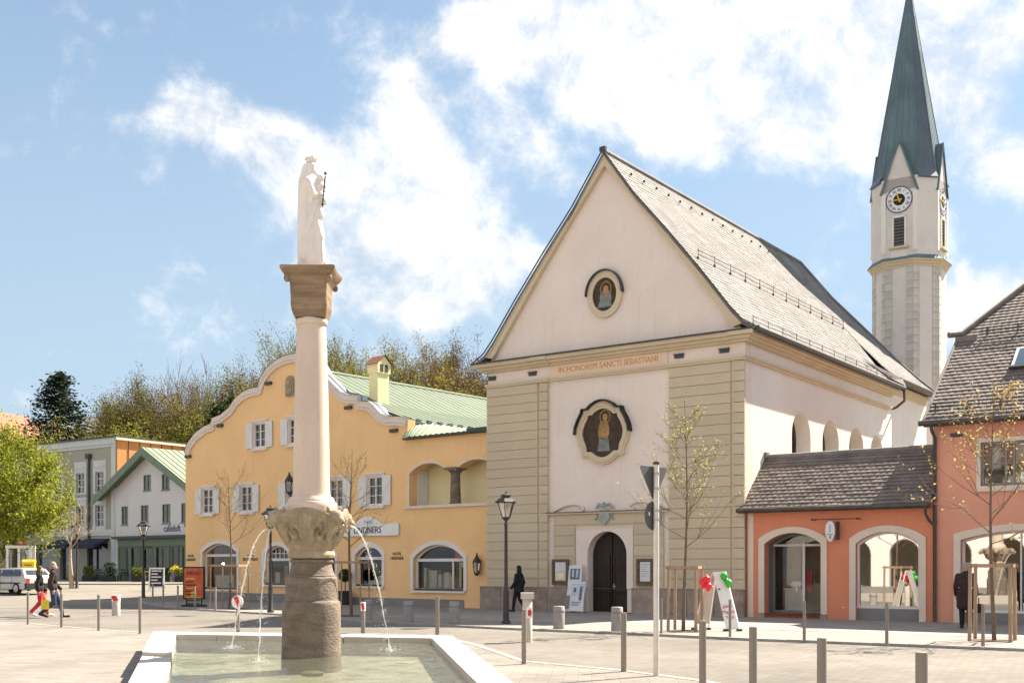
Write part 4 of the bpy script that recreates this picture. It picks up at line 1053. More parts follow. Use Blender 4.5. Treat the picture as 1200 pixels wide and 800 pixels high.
def make_right_house():
    x0, x1 = 6.07, 16.0; ye_ = 6.03
    root = thing('rose_house', 'rose pink house with steep brown tiled half hipped roof at right edge', 'house', (ch.ox, ch.oy, 0), ch.rot)
    sw_ = arch(6.86, 10.1, .0, 2.5, 2.74, 16); wn = rect(7.42, 9.5, 4.06, 5.34)
    MB().wall(rect(x0, x1, 0, ye_), [[(x, max(z, .001)) for x, z in sw_], wn], 0, .35).build('wall', M['salmon2'], root)
    sd = MB().wall([(.35, 0), (10.0, 0), (10.0, 9.0), (3.75, 9.0), (.35, 6.15)], [], 0, .35)
    s2 = MB(); s2.add([(x0 + y, x, z) for x, y, z in sd.v], sd.f); s2.build('side_wall', M['salmon2'], root)
    # shop
    _, fr, fi = shop_window(root, sw_, .22, .2, (M['ledge'], M['trimwhite']), M['mirrorglass'], bottom=.36, name='display_window')
    MB().box(8.46, 8.5, .19, .27, .44, 2.7).build('glazing_bar', M['trimwhite'], fr)
    MB().box(6.86, 10.1, .18, .34, .03, .36).build('base_panel', M['greypanel'], root)
    rm = MB(); rm.box(x0 + .36, 12, 3.6, 3.7, 0, 3.3); rm.box(11.9, 12, .35, 3.6, 0, 3.3); rm.build('room_wall', M['interior_w'], root)
    MB().box(x0 + .36, 12, .35, 3.6, .1, .16).build('room_floor', M['interior'], root); MB().box(x0 + .36, 12, .35, 3.6, 3.2, 3.3).build('ceiling', M['interior_w'], root)
    rc = MB(); rc.tube([(7.6, 1.1, 1.7), (9.6, 1.1, 1.7)], .02, 6); rc.tube([(7.6, 1.1, .16), (7.6, 1.1, 1.7)], .02, 6); rc.tube([(9.6, 1.1, .16), (9.6, 1.1, 1.7)], .02, 6)
    rk = rc.build('clothes_rail', M['hubcap'], root)
    for i, mm in enumerate(('denim', 'greyblue', 'poster', 'black', 'denim', 'curtain')):
        x = 7.75 + i * .3; MB().prism([(x - .06, .75), (x + .1, .75), (x + .08, 1.6), (x - .04, 1.6)], .85, 1.3).build('garment', M[mm], rk)
    # upper window with frame, two casements, curtain
    MB().ring(rect(7.42, 9.5, 4.06, 5.34), rect(7.3, 9.62, 3.94, 5.46), -.035, 0).build('surround', M['ledge'], root)
    wf = MB(); wf.ring(rect(7.5, 9.42, 4.14, 5.26), rect(7.42, 9.5, 4.06, 5.34), .06, .14)
    for x in (8.1, 8.32, 8.78, 9.0): wf.box(x - .035, x + .035, .06, .14, 4.14, 5.26)
    wf.box(7.5, 9.42, .07, .13, 4.68, 4.72); win = wf.build('window', M['greypanel'], root)
    for a, c in ((7.5, 8.065), (8.135, 8.285), (8.355, 8.745), (8.815, 8.965), (9.035, 9.42)):
        MB().box(a, c, .1, .11, 4.14, 5.26).build('pane', M['shopglass'] if (a > 8.3 and a < 8.7) else M['glass'], win)
    MB().box(8.36, 8.74, .2, .22, 4.45, 5.24).build('curtain', M['curtain'], win)
    MB().box(7.3, 9.62, -.09, 0, 3.9, 3.95).build('sill', M['ledge'], win)
    MB().box(6.57, 6.93, -.05, 0, 5.55, 5.66).build('vent', M['dark_metal'], root)
    # roof: plane rising from the eave, hipped above the gable
    sl = (9.20 - 6.02) / (3.64 + .33)
    def zz(y): return 6.02 + (y + .33) * sl
    xl = 5.88; K = (xl, 3.7, zz(3.7)); Hh = (7.42, 6.05, zz(6.05)); RY = 7.0; Hr = (8.05, RY, zz(RY))
    rf = MB(); pts = [(xl, -.33, zz(-.33)), (x1, -.33, zz(-.33)), (x1, RY, zz(RY)), Hr, K]
    rf.add(pts + [(x, y, z - .14) for x, y, z in pts], [(0, 1, 2, 3, 4), (9, 8, 7, 6, 5), (0, 4, 9, 5), (0, 5, 6, 1), (4, 3, 8, 9)])
    yb = 2 * RY - 3.7
    rf.add([K, Hr, (xl, yb, K[2])], [(0, 1, 2)])
    rf.add([Hr, (x1, RY, zz(RY)), (x1, 2 * RY + .33, 6.0), (xl, 2 * RY + .33, 6.0), (xl, yb, K[2])], [(0, 1, 2, 3, 4)])
    roof = rf.build('roof', M['browntile'], root)
    tb = MB(); Ls = 7.33 * math.hypot(1, sl); rows = int(Ls / .2); rng = random.Random(3)
    for r in range(rows):
        ya, yb2 = RY - 7.33 * r / rows, RY - 7.33 * (r + 1) / rows
        xs = xl if yb2 < 3.7 else xl + (yb2 - 3.7) * (Hr[0] - xl) / (RY - 3.7)
        x = xs - (r % 2) * .1; nrm = Vector((0, -sl, 1)).normalized()
        while x < 12.5:
            a, c = max(xs, x) + .003, x + .197
            if c - a > .04:
                h = .028 + rng.uniform(-.006, .006)
                def q(xx, y, up): return (xx, y + nrm.y * up, zz(y) + nrm.z * up)
                tb.add([q(a, ya + .02, .004), q(c, ya + .02, .004), q(c, yb2, h), q((a + c) / 2, yb2 - .012, h + .012), q(a, yb2, h), q(a, yb2, 0), q(c, yb2, 0)], [(0, 1, 2, 3, 4), (4, 3, 2, 6, 5)])
            x += .2
    prop(tb.build('roof_tiles', M['browntile'], roof, fix=False), kind='stuff')
    rt = MB(); rt.tube([(K[0] - .25, K[1] - .35, K[2] + .0), (K[0] + .05, K[1], K[2] + .06), (Hr[0], Hr[1], Hr[2] + .06), (12.5, RY, Hr[2] + .06)], .1, 8); rt.build('hip_tiles', M['browntile'], root, smooth=60)
    vb = MB(); vb.tube([(xl - .02, -.33, zz(-.33) + .02), (xl - .02, 3.7, zz(3.7) + .02)], .05, 6); vb.build('verge', M['browntile'], root)
    MB().box(xl - .06, xl + .62, 3.38, 3.66, zz(3.4) - .2, zz(3.4) + .16).build('barge_end', M['browntile'], root)
    gt = MB(); gt.tube([(xl - .12, -.42, 5.97), (13, -.42, 5.97)], .085, 8); gt.box(xl, 13, -.36, -.3, 5.86, 6.02); gt.build('gutter', M['copper'], root, smooth=60)
    dp = MB(); dp.tube([(6.1, -.42, 5.95), (6.12, -.36, 5.75), (6.14, -.1, 5.55), (6.14, -.1, .06)], .052, 8)
    for z in (1.2, 3.0, 4.6): dp.tube([(6.14, -.1, z), (6.14, -.1, z + .06)], .066, 8)
    dp.build('downpipe', M['copper'], root, smooth=60)
    for y in (-.02, 3.5):
        sg = MB(); x_a = xl + .1 if y < 1 else xl + .75
        for h in (.08, .18, .27): sg.tube([(x_a, y, zz(y) + h + .03), (12.4, y, zz(y) + h + .03)], .013, 5)
        x = x_a + .15
        while x < 12.4:
            sg.tube([(x, y, zz(y)), (x, y, zz(y) + .33)], .02, 5); sg.tube([(x, y, zz(y) + .3), (x, y + .25, zz(y + .25) + .02)], .014, 4); x += .92
        x = x_a
        while x < 12.4: sg.tube([(x, y, zz(y) + .1), (x, y, zz(y) + .3)], .008, 4); x += .115
        sg.build('snow_guard', M['dark_metal'], root)
    nrm = Vector((0, -sl, 1)).normalized(); up = Vector((0, 1, sl)).normalized()
    c = Vector((8.5, 2.17, zz(2.17))) + nrm * .04
    sk = MB(); sk.rbox(c, (1, 0, 0), up, nrm, .62, .58, .07); so = sk.build('skylight', M['trimwhite'], root)
    MB().rbox(c + nrm * .075, (1, 0, 0), up, nrm, .52, .48, .01).build('pane', M['glass_blue'], so)
    MB().rbox(c + nrm * .06 - up * .6, (1, 0, 0), up, nrm, .66, .05, .05).build('frame_apron', M['dark_metal'], so)
make_right_house()

# ------------------------------------------------------------------ ochre inn with the curved gable
def shuttered_window(root, xc, z0, z1, w, sh=.48, name='window', hood=True, dark=True):
    f = MB().ring(rect(xc - w / 2 + .06, xc + w / 2 - .06, z0 + .06, z1 - .06), rect(xc - w / 2, xc + w / 2, z0, z1), .03, .14)
    f.box(xc - .035, xc + .035, .03, .14, z0 + .06, z1 - .06)
    for i in (1, 2): zz_ = z0 + (z1 - z0) * i / 3; f.box(xc - w / 2 + .06, xc - .035, .05, .12, zz_ - .015, zz_ + .015); f.box(xc + .035, xc + w / 2 - .06, .05, .12, zz_ - .015, zz_ + .015)
    wo = f.build(name, M['trimwhite'], root)
    for a, c in ((xc - w / 2 + .06, xc - .035), (xc + .035, xc + w / 2 - .06)): MB().box(a, c, .10, .11, z0 + .06, z1 - .06).build('pane', M['glass'], wo)
    MB().box(xc + .06, xc + w / 2 - .08, .16, .17, z0 + .06, z1 - .3).build('curtain', M['curtain'], wo)
    MB().ring(rect(xc - w / 2, xc + w / 2, z0, z1), rect(xc - w / 2 - .10, xc + w / 2 + .10, z0 - .08, z1 + .10), -.03, 0).build('surround', M['trimwhite'], wo)
    if hood: MB().box(xc - w / 2 - .16, xc + w / 2 + .16, -.10, 0, z1 + .10, z1 + .17).build('hood', M['trimwhite'], wo)
    MB().box(xc - w / 2 - .16, xc + w / 2 + .16, -.14, 0, z0 - .15, z0 - .08).build('sill', M['trimwhite'], wo)
    for sg in (-1, 1):
        x_in = xc + sg * (w / 2 + .04); a, c = sorted((x_in, x_in + sg * sh))
        s = MB().box(a, c, -.075, -.04, z0 - .03, z1 + .03)
        s.ring(rect(a + .05, c - .05, z0 + .03, z1 - .03), rect(a + .002, c - .002, z0 - .028, z1 + .028), -.092, -.074)
        n = 12
        for i in range(n): zz_ = z0 + .05 + (z1 - z0 - .1) * i / n; s.box(a + .05, c - .05, -.088, -.07, zz_, zz_ + .04)
        s.build('shutter', M['shutter'], wo)
    return wo

def make_inn():
    x0 = -20.5
    root = thing('ochre_inn', 'ochre yellow inn with white curved gable, white shutters and green roof', 'inn', (ye.ox, ye.oy, 0), ye.rot)
    L = [(-20.5, 7.5), (-20.27, 7.95), (-19.61, 8.44), (-18.84, 8.73), (-18.2, 8.84), (-18.18, 9.09), (-17.46, 9.2), (-16.74, 9.5), (-16.33, 9.86), (-15.72, 10.15), (-15.12, 10.26), (-14.48, 10.26), (-14.38, 10.61), (-13.85, 11.1), (-13.18, 11.4), (-12.52, 11.53),
         (-11.9, 11.55), (-11.2, 11.48), (-10.6, 11.22), (-10.1, 10.8), (-9.75, 10.35), (-9.55, 10.2), (-9.03, 9.79), (-8.55, 9.43), (-8.09, 9.27), (-7.5, 9.22), (-7.48, 8.96), (-6.81, 8.86), (-6.45, 8.64), (-6.01, 8.26), (-5.66, 8.12), (-4.88, 8.06), (-4.48, 7.96)]
    # inner edge of the white coping
    def inset(pl, d):
        o = []
        for i, p in enumerate(pl):
            a = Vector(pl[max(i - 1, 0)]); c = Vector(pl[min(i + 1, len(pl) - 1)]); t = (c - a).normalized(); n = Vector((t.y, -t.x))
            q = Vector(p) + n * d; o.append((min(max(q.x, -20.44), -4.52), q.y))
        return o
    I = inset(L, .40)
    holes = [arch(-19.0, -16.2, .62, 2.42, 2.86, 16), arch(-14.08, -12.2, .88, 2.25, 2.7, 14), arch(-10.75, -9.05, .06, 2.1, 2.62, 14), arch(-7.72, -6.02, .88, 2.2, 2.6, 14), arch(-4.13, -1.28, .74, 2.05, 2.62, 16)]
    wins = [(-18.57, 4.38, 5.6), (-15.45, 4.38, 5.6), (-11.95, 4.38, 5.6), (-8.98, 4.38, 5.6), (-6.46, 4.38, 5.6), (-14.43, 7.4, 8.55), (-11.8, 7.4, 8.55)]
    ww = .92
    holes += [rect(x - ww / 2, x + ww / 2, a, c) for x, a, c in wins]
    aL, aR = arch(-4.38, -2.14, 4.26, 5.6, 6.0, 14), arch(-1.78, .5, 4.26, 5.6, 6.0, 14)
    holes.append([(-4.38, 4.26), (.5, 4.26)] + aR[2:-1] + [(-1.78, 5.72), (-2.14, 5.72)] + aL[3:])
    out = [(x0, 0), (.9, 0), (.9, 7.05), (-4.5, 7.05)] + [(x, z - .1) for x, z in reversed(L)]
    MB().wall(out, holes, 0, .45).build('wall', M['yellow'], root)
    MB().box(x0, x0 + .4, .45, 16, 0, 7.0).box(.5, .9, .45, 16, 0, 3.9).build('side_wall', M['yellow'], root)
    cp = MB(); n = len(L)
    for i in range(n - 1):
        a, c, d, e = L[i], L[i + 1], I[i + 1], I[i]
        cp.prism([e, d, c, a], -.09, .47)
    coping = cp.build('gable_coping', M['ledge'], root)
    me = MB(); me.tube([(x, -.10, z - .22) for x, z in inset(L, .0)], .035, 5); me.build('coping_moulding', M['trimwhite'], coping)
    cc = MB(); cc.tube([(x, .2, z + .01) for x, z in L], .04, 5)
    for (xa, za), (xb, zb) in zip(L[:-1], L[1:]): cc.add([(xa, -.12, za + .015), (xb, -.12, zb + .015), (xb, .5, zb + .03), (xa, .5, za + .03)], [(0, 1, 2, 3)])
    cc.build('coping_cap', M['spire_d'], coping)
    # plinth
    MB().box(x0, -10.95, -.03, 0, 0, .45).box(-8.85, -1.28, -.03, 0, 0, .38).build('plinth', M['greypanel'], root)
    # upper windows
    for x, a, c in wins: shuttered_window(root, x, a, c, ww, .50)
    # shop windows below
    def bigwin(op, zt, bars, name='shop_window'):
        xs = [p[0] for p in op]; a, c = min(xs), max(xs); z0 = min(p[1] for p in op); zt_ = max(p[1] for p in op)
        _, fr, fi = shop_window(root, op, .20, .17, (M['trimwhite'], M['trimwhite']), M['shopglass'], name=name)
        b = MB().box(a + .06, c - .06, .15, .27, zt - .06, zt + .06)
        for x in bars: b.box(x - .035, x + .035, .17, .25, z0 + .05, zt - .06)
        b.build('transom', M['trimwhite'], fr)
        MB().box(a - .1, c + .1, -.1, 0, z0 - .1, z0 - .02).build('sill', M['trimwhite'], fr)
        MB().box(a, c, .08, .15, z0 + .001, z0 + .07).build('lower_rail', M['dark_metal'], fr)
        return fr
    bigwin(holes[0], 2.28, []); f2 = bigwin(holes[1], 2.05, []); bigwin(holes[3], 2.08, []); bigwin(holes[4], 1.99, [-2.05])
    gb = MB()
    for i in range(1, 6): x = -14.08 + 1.88 * i / 6; gb.box(x - .02, x + .02, .17, .24, 2.1, 2.58)
    gb.box(-14.0, -12.3, .17, .24, 2.32, 2.36); gb.build('glazing_bar', M['trimwhite'], f2)
    MB().prism(arch(-10.74, -9.06, .06, 2.1, 2.6, 14), .25, .32).build('door', M['wood_door'], root)
    MB().ring(holes[2], [(-9.9 + (x + 9.9) * 1.2, z if z < .1 else z + .16) for x, z in holes[2]], -.04, 0).build('surround', M['trimwhite'], root)
    # rooms
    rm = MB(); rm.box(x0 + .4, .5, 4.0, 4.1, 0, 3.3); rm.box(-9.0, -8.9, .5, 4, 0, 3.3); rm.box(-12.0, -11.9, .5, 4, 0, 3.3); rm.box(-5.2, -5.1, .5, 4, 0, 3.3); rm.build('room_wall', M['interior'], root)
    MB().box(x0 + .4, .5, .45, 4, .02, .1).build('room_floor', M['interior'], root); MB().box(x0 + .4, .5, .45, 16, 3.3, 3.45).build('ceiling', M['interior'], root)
    for (x, y, z, w, h, mm) in ((-3.85, .34, .85, .10, .82, 'poster'), (-3.6, .40, .85, .42, .72, 'curtain'), (-3.05, .36, .85, .16, .55, 'poster'), (-2.8, .42, .85, .30, .62, 'poster'), (-2.42, .36, .85, .12, .5, 'curtain'), (-2.25, .42, .85, .14, .42, 'bollardpale'), (-1.8, .40, .85, .34, .85, 'black'), (-1.45, .44, .85, .16, .5, 'paleyellow'),
                                (-18.5, .40, .7, 1.5, .6, 'curtain'), (-17.0, .46, .7, .5, .9, 'wood_door'), (-7.3, .40, .9, .5, .22, 'poster'), (-6.7, .40, .9, .35, .4, 'curtain'), (-13.8, .42, .95, .35, .5, 'curtain'), (-13.1, .4, .95, .25, .8, 'interior_w')):
        MB().box(x, x + w, y, y + .25, z, z + h).build('display_piece', M[mm], root)
    MB().box(-2.0, -1.32, .5, .53, .85, 1.9).build('display_piece', M['paleyellow'], root); MB().box(-2.1, -1.35, .36, .40, 2.06, 2.42).build('display_piece', M['red_balloon'], root); MB().box(-7.5, -6.3, .4, .45, 2.1, 2.5).build('display_piece', M['navy'], root)
    # loggia
    lg = MB(); lg.box(-4.5, -4.38, .45, 4.2, 4.1, 6.4); lg.box(-4.5, .9, 1.15, 1.25, 4.1, 6.3); lg.build('loggia_wall', M['paleyellow'], root)
    MB().box(-4.5, .9, .45, 4.2, 4.1, 4.2).build('loggia_floor', M['ledge'], root)
    MB().box(-4.375, -4.35, .47, 1.1, 4.2, 5.8).build('loggia_door', M['whitepaint'], root)
    for op in (aL, aR):
        xs = [p[0] for p in op]; cx = (min(xs) + max(xs)) / 2
        arc = op[2:]; up = [(cx + (x - cx) * 1.06, z + .08) for x, z in arc]
        MB().prism(arc + up[::-1], -.025, .0).build('arch_trim', M['ledge'], root)
    MB().box(-4.46, -4.38, -.025, 0, 4.26, 5.62).build('arch_trim', M['ledge'], root)
    MB().box(-4.62, .4, -.1, .45, 4.14, 4.26).build('loggia_sill', M['ledge'], root)
    col = MB(); cx, cy = -1.96, .22
    col.lathe([(.24, 4.26), (.25, 4.32), (.22, 4.36), (.215, 4.8), (.19, 5.45), (.21, 5.48), (.2, 5.52), (.3, 5.62), (.34, 5.66)], 20, (cx, cy)); col.box(cx - .36, cx + .36, cy - .3, cy + .3, 5.66, 5.76)
    col.build('loggia_column', M['stone_base'], root, smooth=50)
    # crest and vents
    cr = MB().prism(arch(-12.42, -11.86, 9.62, 10.3, 10.56, 10), -.10, 0); cr.ball((-12.14, -.1, 10.25), (.16, .08, .18)); cr.box(-12.34, -11.94, -.14, -.1, 9.7, 9.98); cr.tube([(-12.4, -.1, 10.1), (-12.14, -.15, 10.0), (-11.88, -.1, 10.1)], .05, 6); cr.build('crest', M['stone_bowl'], root, smooth=50)
    for x, z in ((-13.71, 10.36), (-17.51, 8.66), (-20.2, 7.3), (-8.13, 8.71), (-5.27, 7.48)):
        v = MB().box(x - .22, x + .22, -.12, 0, z - .06, z + .08); v.build('vent', M['dark_metal'], root)
    # roof: gable ridge running back, right slope, low ribbed part over the loggia
    zr = 11.0; cx = -12.1
    rp = [(0, zr), (4.2, 9.05), (7.62, 7.86)]
    rf = MB()
    for sg in (1, -1):
        pp = rp if sg == 1 else [(0, zr), (4.2, 9.05), (8.3, 7.1)]
        for (d0, z0), (d1, z1) in zip(pp[:-1], pp[1:]):
            a = [(cx + sg * d0, .47, z0), (cx + sg * d1, .47, z1), (cx + sg * d1, 16, z1), (cx + sg * d0, 16, z0)]
            rf.add(a + [(x, y, z - .08) for x, y, z in a], [(0, 1, 2, 3), (7, 6, 5, 4), (1, 5, 6, 2), (0, 4, 5, 1)])
    roof = rf.build('roof', M['greenroof'], root)
    sm = MB(); y = .9
    while y < 16:
        sm.tube([(cx + d, y, z + .008) for d, z in rp], .014, 4); y += .55
    sm.build('standing_seam', M['greenroof'], roof)
    rg = MB(); rg.tube([(cx, .4, zr + .03), (cx, 16, zr + .03)], .09, 6); rg.build('ridge_cap', M['greenroof2'], roof)
    # ribbed lower sheet
    A0, A1 = Vector((-4.62, .42, 7.9)), Vector((-4.48, 6.2, 7.86)); B0, B1 = Vector((-4.6, -.24, 7.12)), Vector((.6, -.24, 7.12))
    lo = MB(); N = 34; rows = []
    for i in range(N + 1):
        t = i / N; a = A0.lerp(A1, t); b = B0.lerp(B1, t); up = .035 if i % 2 else 0
        rows.append((a + Vector((0, 0, up)), b + Vector((0, 0, up))))
    vs = [p for r in rows for p in r]
    lo.add(vs, [(2 * i, 2 * i + 1, 2 * i + 3, 2 * i + 2) for i in range(N)])
    lo.add([tuple(B1), tuple(A1), (.9, 6.2, 7.0)], [(0, 1, 2)])
    los = lo.build('ribbed_sheet', M['greenroof2'], root, fix=False)
    ed = MB()
    for i in range(N):
        x = B0.x + (B1.x - B0.x) * (i + .5) / N; ed.box(x - .055, x + .055, -.25, -.02, 7.03, 7.10)
    prop(ed.build('eave_tiles', M['copper'], los), kind='stuff')
    MB().box(-.9, .5, -.3, 0, 7.06, 7.22).build('eave_box', M['dark_metal'], los)
    sgd = MB()
    for i in range(9): p = A0.lerp(A1, (i + .5) / 9); sgd.box(p.x - .03, p.x + .1, p.y - .12, p.y + .12, p.z, p.z + .1)
    sgd.build('snow_stops', M['spire_d'], roof)
    # chimney
    ck = thing('chimney', 'tall pale yellow chimney with red tiled cap on the green roof', 'chimney', (ye.ox, ye.oy, 0), ye.rot)
    X0, X1, Y0, Y1 = -8.68, -8.10, 1.7, 2.4
    x, z = 0, 0
    MB().box(X0, X1, Y0, Y1, 8.6, 10.5).build('shaft', M['paleyellow'], ck)
    tp = MB(); tp.prismx([(Y0 - .05, 10.5), (Y1 + .05, 10.5), (Y1 + .05, 10.95), ((Y0 + Y1) / 2, 11.3), (Y0 - .05, 10.95)], X0 - .05, X1 + .05); tp.build('cap', M['paleyellow'], ck)
    dk = MB()
    for i in range(2): dk.box(X1 + .045, X1 + .06, Y0 + .1 + i * .28, Y0 + .30 + i * .28, 10.56, 10.9)
    dk.build('smoke_hole', M['dark_metal'], ck)
    ct = MB(); ym = (Y0 + Y1) / 2
    for r in range(5):
        for sg in (1, -1):
            t0, t1 = r / 5, (r + 1.15) / 5; ya, yb2 = ym + sg * .5 * t0, ym + sg * .5 * t1; za, zb = 11.32 - .42 * t0 + .03, 11.32 - .42 * t1 + .05
            ct.add([(X0 - .12, ya, za), (X1 + .12, ya, za), (X1 + .12, yb2, zb), (X0 - .12, yb2, zb), (X0 - .12, yb2, zb - .05), (X1 + .12, yb2, zb - .05)], [(0, 1, 2, 3), (3, 2, 5, 4)])
    ct.build('cap_tile', M['clay'], ck)
    # lettering and sign
    for x, a, c in ((-20.02, 'HOTEL', 'LINDNER'), (-15.15, 'HOTEL', 'RESTAURANT'), (-5.12, 'HOTEL', 'LINDNER')):
        lettering(a, .17, root, (x, -.01, 2.26), M['blackletter']); lettering(c, .19, root, (x, -.01, 2.07), M['blackletter'])
    sb = MB().box(-8.5, -4.96, -.10, -.03, 3.05, 3.56); sb.prism(arch(-7.62, -6.05, 3.55, 3.58, 3.88, 12), -.10, -.03); sg = sb.build('name_board', M['whitepaint'], root)
    lettering('LINDNERS', .40, sg, (-6.85, -.105, 3.29), M['blackletter'], squeeze=.95); lettering('Hotel', .2, sg, (-6.85, -.105, 3.66), M['greyblue'])
    # wall lanterns
    for x, z, s, lab in ((-.42, 1.36, 1.0, 'ornate black wall lantern on the ochre wall beside the church'), (-12.0, 5.05, 1.15, 'black wall lantern on ochre inn wall partly behind fountain column')):
        lt = thing('wall_lantern', lab, 'wall lantern', ye.world(x, -.2, z), ye.rot, 'wall lanterns on the inn')
        b = MB(); b.lathe([(.05, 0), (.1, .06), (.12, .1)], 6); b.lathe([(.17, .52), (.19, .55), (.10, .70), (.05, .78), (.02, .90)], 6)
        for i in range(6):
            a = i * math.pi / 3; b.tube([(.115 * math.cos(a), .115 * math.sin(a), .1), (.165 * math.cos(a), .165 * math.sin(a), .52)], .012, 4)
        b.tube([(0, .2, .3), (0, .12, .2), (0, 0, .02)], .02, 5); f = b.build('frame', M['iron'], lt); f.scale = (s, s, s)
        g = MB().lathe([(.11, .1), (.16, .52)], 6, cap=False); gg = g.build('glass', M['lampglass'], lt); gg.scale = (s, s, s)
make_inn()

# ------------------------------------------------------------------ the houses at the left end of the square
ca = Fr((135 - 600) / F * 95.0, 95.0, -1100)
gr = Fr((135 - 600) / F * 95.0, 95.0, -1300)
def plain_window(root, x0, x1, z0, z1, d=.12, frame='trimwhite', bars=1, rails=1, y=0.0, name='window', sub=None):
    f = MB().ring(rect(x0 + .07, x1 - .07, z0 + .07, z1 - .07), rect(x0, x1, z0, z1), y + d - .05, y + d + .03)
    for i in range(bars): x = x0 + (x1 - x0) * (i + 1) / (bars + 1); f.box(x - .035, x + .035, y + d - .04, y + d + .02, z0 + .07, z1 - .07)
    for i in range(rails): z = z0 + (z1 - z0) * (i + 1) / (rails + 1); f.box(x0 + .07, x1 - .07, y + d - .035, y + d + .015, z - .025, z + .025)
    w = f.build(name, M[frame], root)
    MB().box(x0 + .07, x1 - .07, y + d, y + d + .012, z0 + .07, z1 - .07).build('pane', M['glass'], w)
    return w
def make_cafe():
    root = thing('cafe_house', 'small white cafe house with pale green gable roof and olive green shopfront', 'cafe', (ca.ox, ca.oy, 0), ca.rot)
    W = 10.4; cx = 5.0; zb = .45; zr = 11.05
    wins = [(4.0, 5.05, 7.9, 9.15), (6.5, 7.55, 7.85, 9.1), (.9, 1.85, 5.2, 6.7), (3.65, 4.7, 5.2, 6.7), (6.55, 7.65, 5.2, 6.7), (9.05, 10.0, 5.2, 6.7)]
    def zr_(x): return 10.9 - abs(x - cx) * .54
    MB().wall([(0, zb), (W, zb), (W, zr_(W)), (cx, zr_(cx)), (0, zr_(0))], [rect(a, c, d, e) for a, c, d, e in wins] + [rect(.4, W - .01, .46, 4.0)], 0, .3).build('wall', M['cafewhite'], root)
    MB().box(0, .3, .3, 9, zb, 7.6).box(W - .3, W, .3, 9, zb, 7.4).build('side_wall', M['cafewhite'], root)
    for a, c, d, e in wins:
        w = plain_window(root, a, c, d, e, .1, 'cafegreen'); MB().box(a - .05, c + .05, -.06, 0, d - .1, d - .02).build('sill', M['greypanel'], w)
    # shopfront
    sf = MB().wall(rect(.42, W - .02, .46, 3.98), [rect(1.5, 3.1, .9, 3.3), rect(3.6, 5.2, .47, 3.3), rect(5.7, 7.3, .9, 3.3), rect(7.8, 9.4, .9, 3.3)], .02, .14); front = sf.build('shopfront', M['cafegreen'], root)
    for a, c, d in ((1.5, 3.1, .9), (5.7, 7.3, .9), (7.8, 9.4, .9)):
        f = MB().ring(rect(a + .07, c - .07, d + .07, 3.23), rect(a, c, d, 3.3), .03, .11); f.box((a + c) / 2 - .035, (a + c) / 2 + .035, .04, .10, d + .07, 3.23); w = f.build('shop_window', M['cafegreen'], root)
        MB().box(a + .07, c - .07, .08, .09, d + .07, 3.23).build('pane', M['shopglass'], w)
    dr = MB().ring(rect(3.75, 5.05, .62, 3.1), rect(3.62, 5.18, .48, 3.25), .05, .12).build('door', M['cafegreen'], root); MB().box(3.75, 5.05, .08, .09, .62, 3.1).build('pane', M['shopglass'], dr)
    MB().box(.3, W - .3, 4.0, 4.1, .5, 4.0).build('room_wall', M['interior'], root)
    for i in range(6): MB().box(.42 + i * 1.72, .62 + i * 1.72, -.05, .02, .46, 3.3).build('shopfront_pilaster', M['sagefascia'], front)
    MB().box(.2, W, -.5, .02, 4.0, 4.22).build('canopy', M['dark_metal'], root)
    MB().box(.42, W, -.04, .02, 3.4, 3.98).build('fascia', M['sagefascia'], front)
    lettering('caf\u00e9duft', .78, root, (7.9, -.03, 4.75), M['navy'], squeeze=.9); lettering('bar', .42, root, (9.75, -.03, 4.95), M['blackletter'], squeeze=.9)
    # deep eaves
    rf = MB(); y0, y1 = -.85, 10.0; t = .28
    for sg, wd in ((-1, 6.9), (1, 6.6)):
        x1 = cx + sg * wd; z1 = zr - wd * .545 + .25
        a = [(cx, y0, zr + .25), (x1, y0, z1), (x1, y1, z1), (cx, y1, zr + .25)]
        rf.add(a + [(x, y, z - t) for x, y, z in a], [(0, 1, 2, 3), (7, 6, 5, 4), (0, 4, 5, 1), (1, 5, 6, 2)])
    roof = rf.build('roof', M['greenroof2'], root)
    fb = MB()
    for sg, wd in ((-1, 6.9), (1, 6.6)):
        x1 = cx + sg * wd; z1 = zr - wd * .545 + .25
        fb.add([(cx, y0 - .03, zr + .28), (x1, y0 - .03, z1 + .03), (x1, y0 - .03, z1 - .62), (cx, y0 - .03, zr - .42), (cx, y0 + .02, zr + .28), (x1, y0 + .02, z1 + .03), (x1, y0 + .02, z1 - .62), (cx, y0 + .02, zr - .42)], [(0, 1, 2, 3), (7, 6, 5, 4), (0, 4, 5, 1), (1, 5, 6, 2), (3, 2, 6, 7)])
    fb.build('bargeboard', M['sagefascia'], root)
    so = MB()
    for sg, wd in ((-1, 6.85), (1, 6.55)):
        x1 = cx + sg * wd; z1 = zr - wd * .545 - .05
        so.add([(cx, y0 + .03, zr - .05), (x1, y0 + .03, z1), (x1, .0, z1), (cx, .0, zr - .05)], [(0, 1, 2, 3)])
    so.build('soffit', M['sagefascia'], root)
    sm = MB()
    for i in range(18):
        y = y0 + .3 + i * .62; sm.tube([(cx, y, zr + .28), (cx + 6.6, y, zr - 6.6 * .545 + .28)], .03, 4)
    sm.build('standing_seam', M['greenroof2'], roof)
make_cafe()

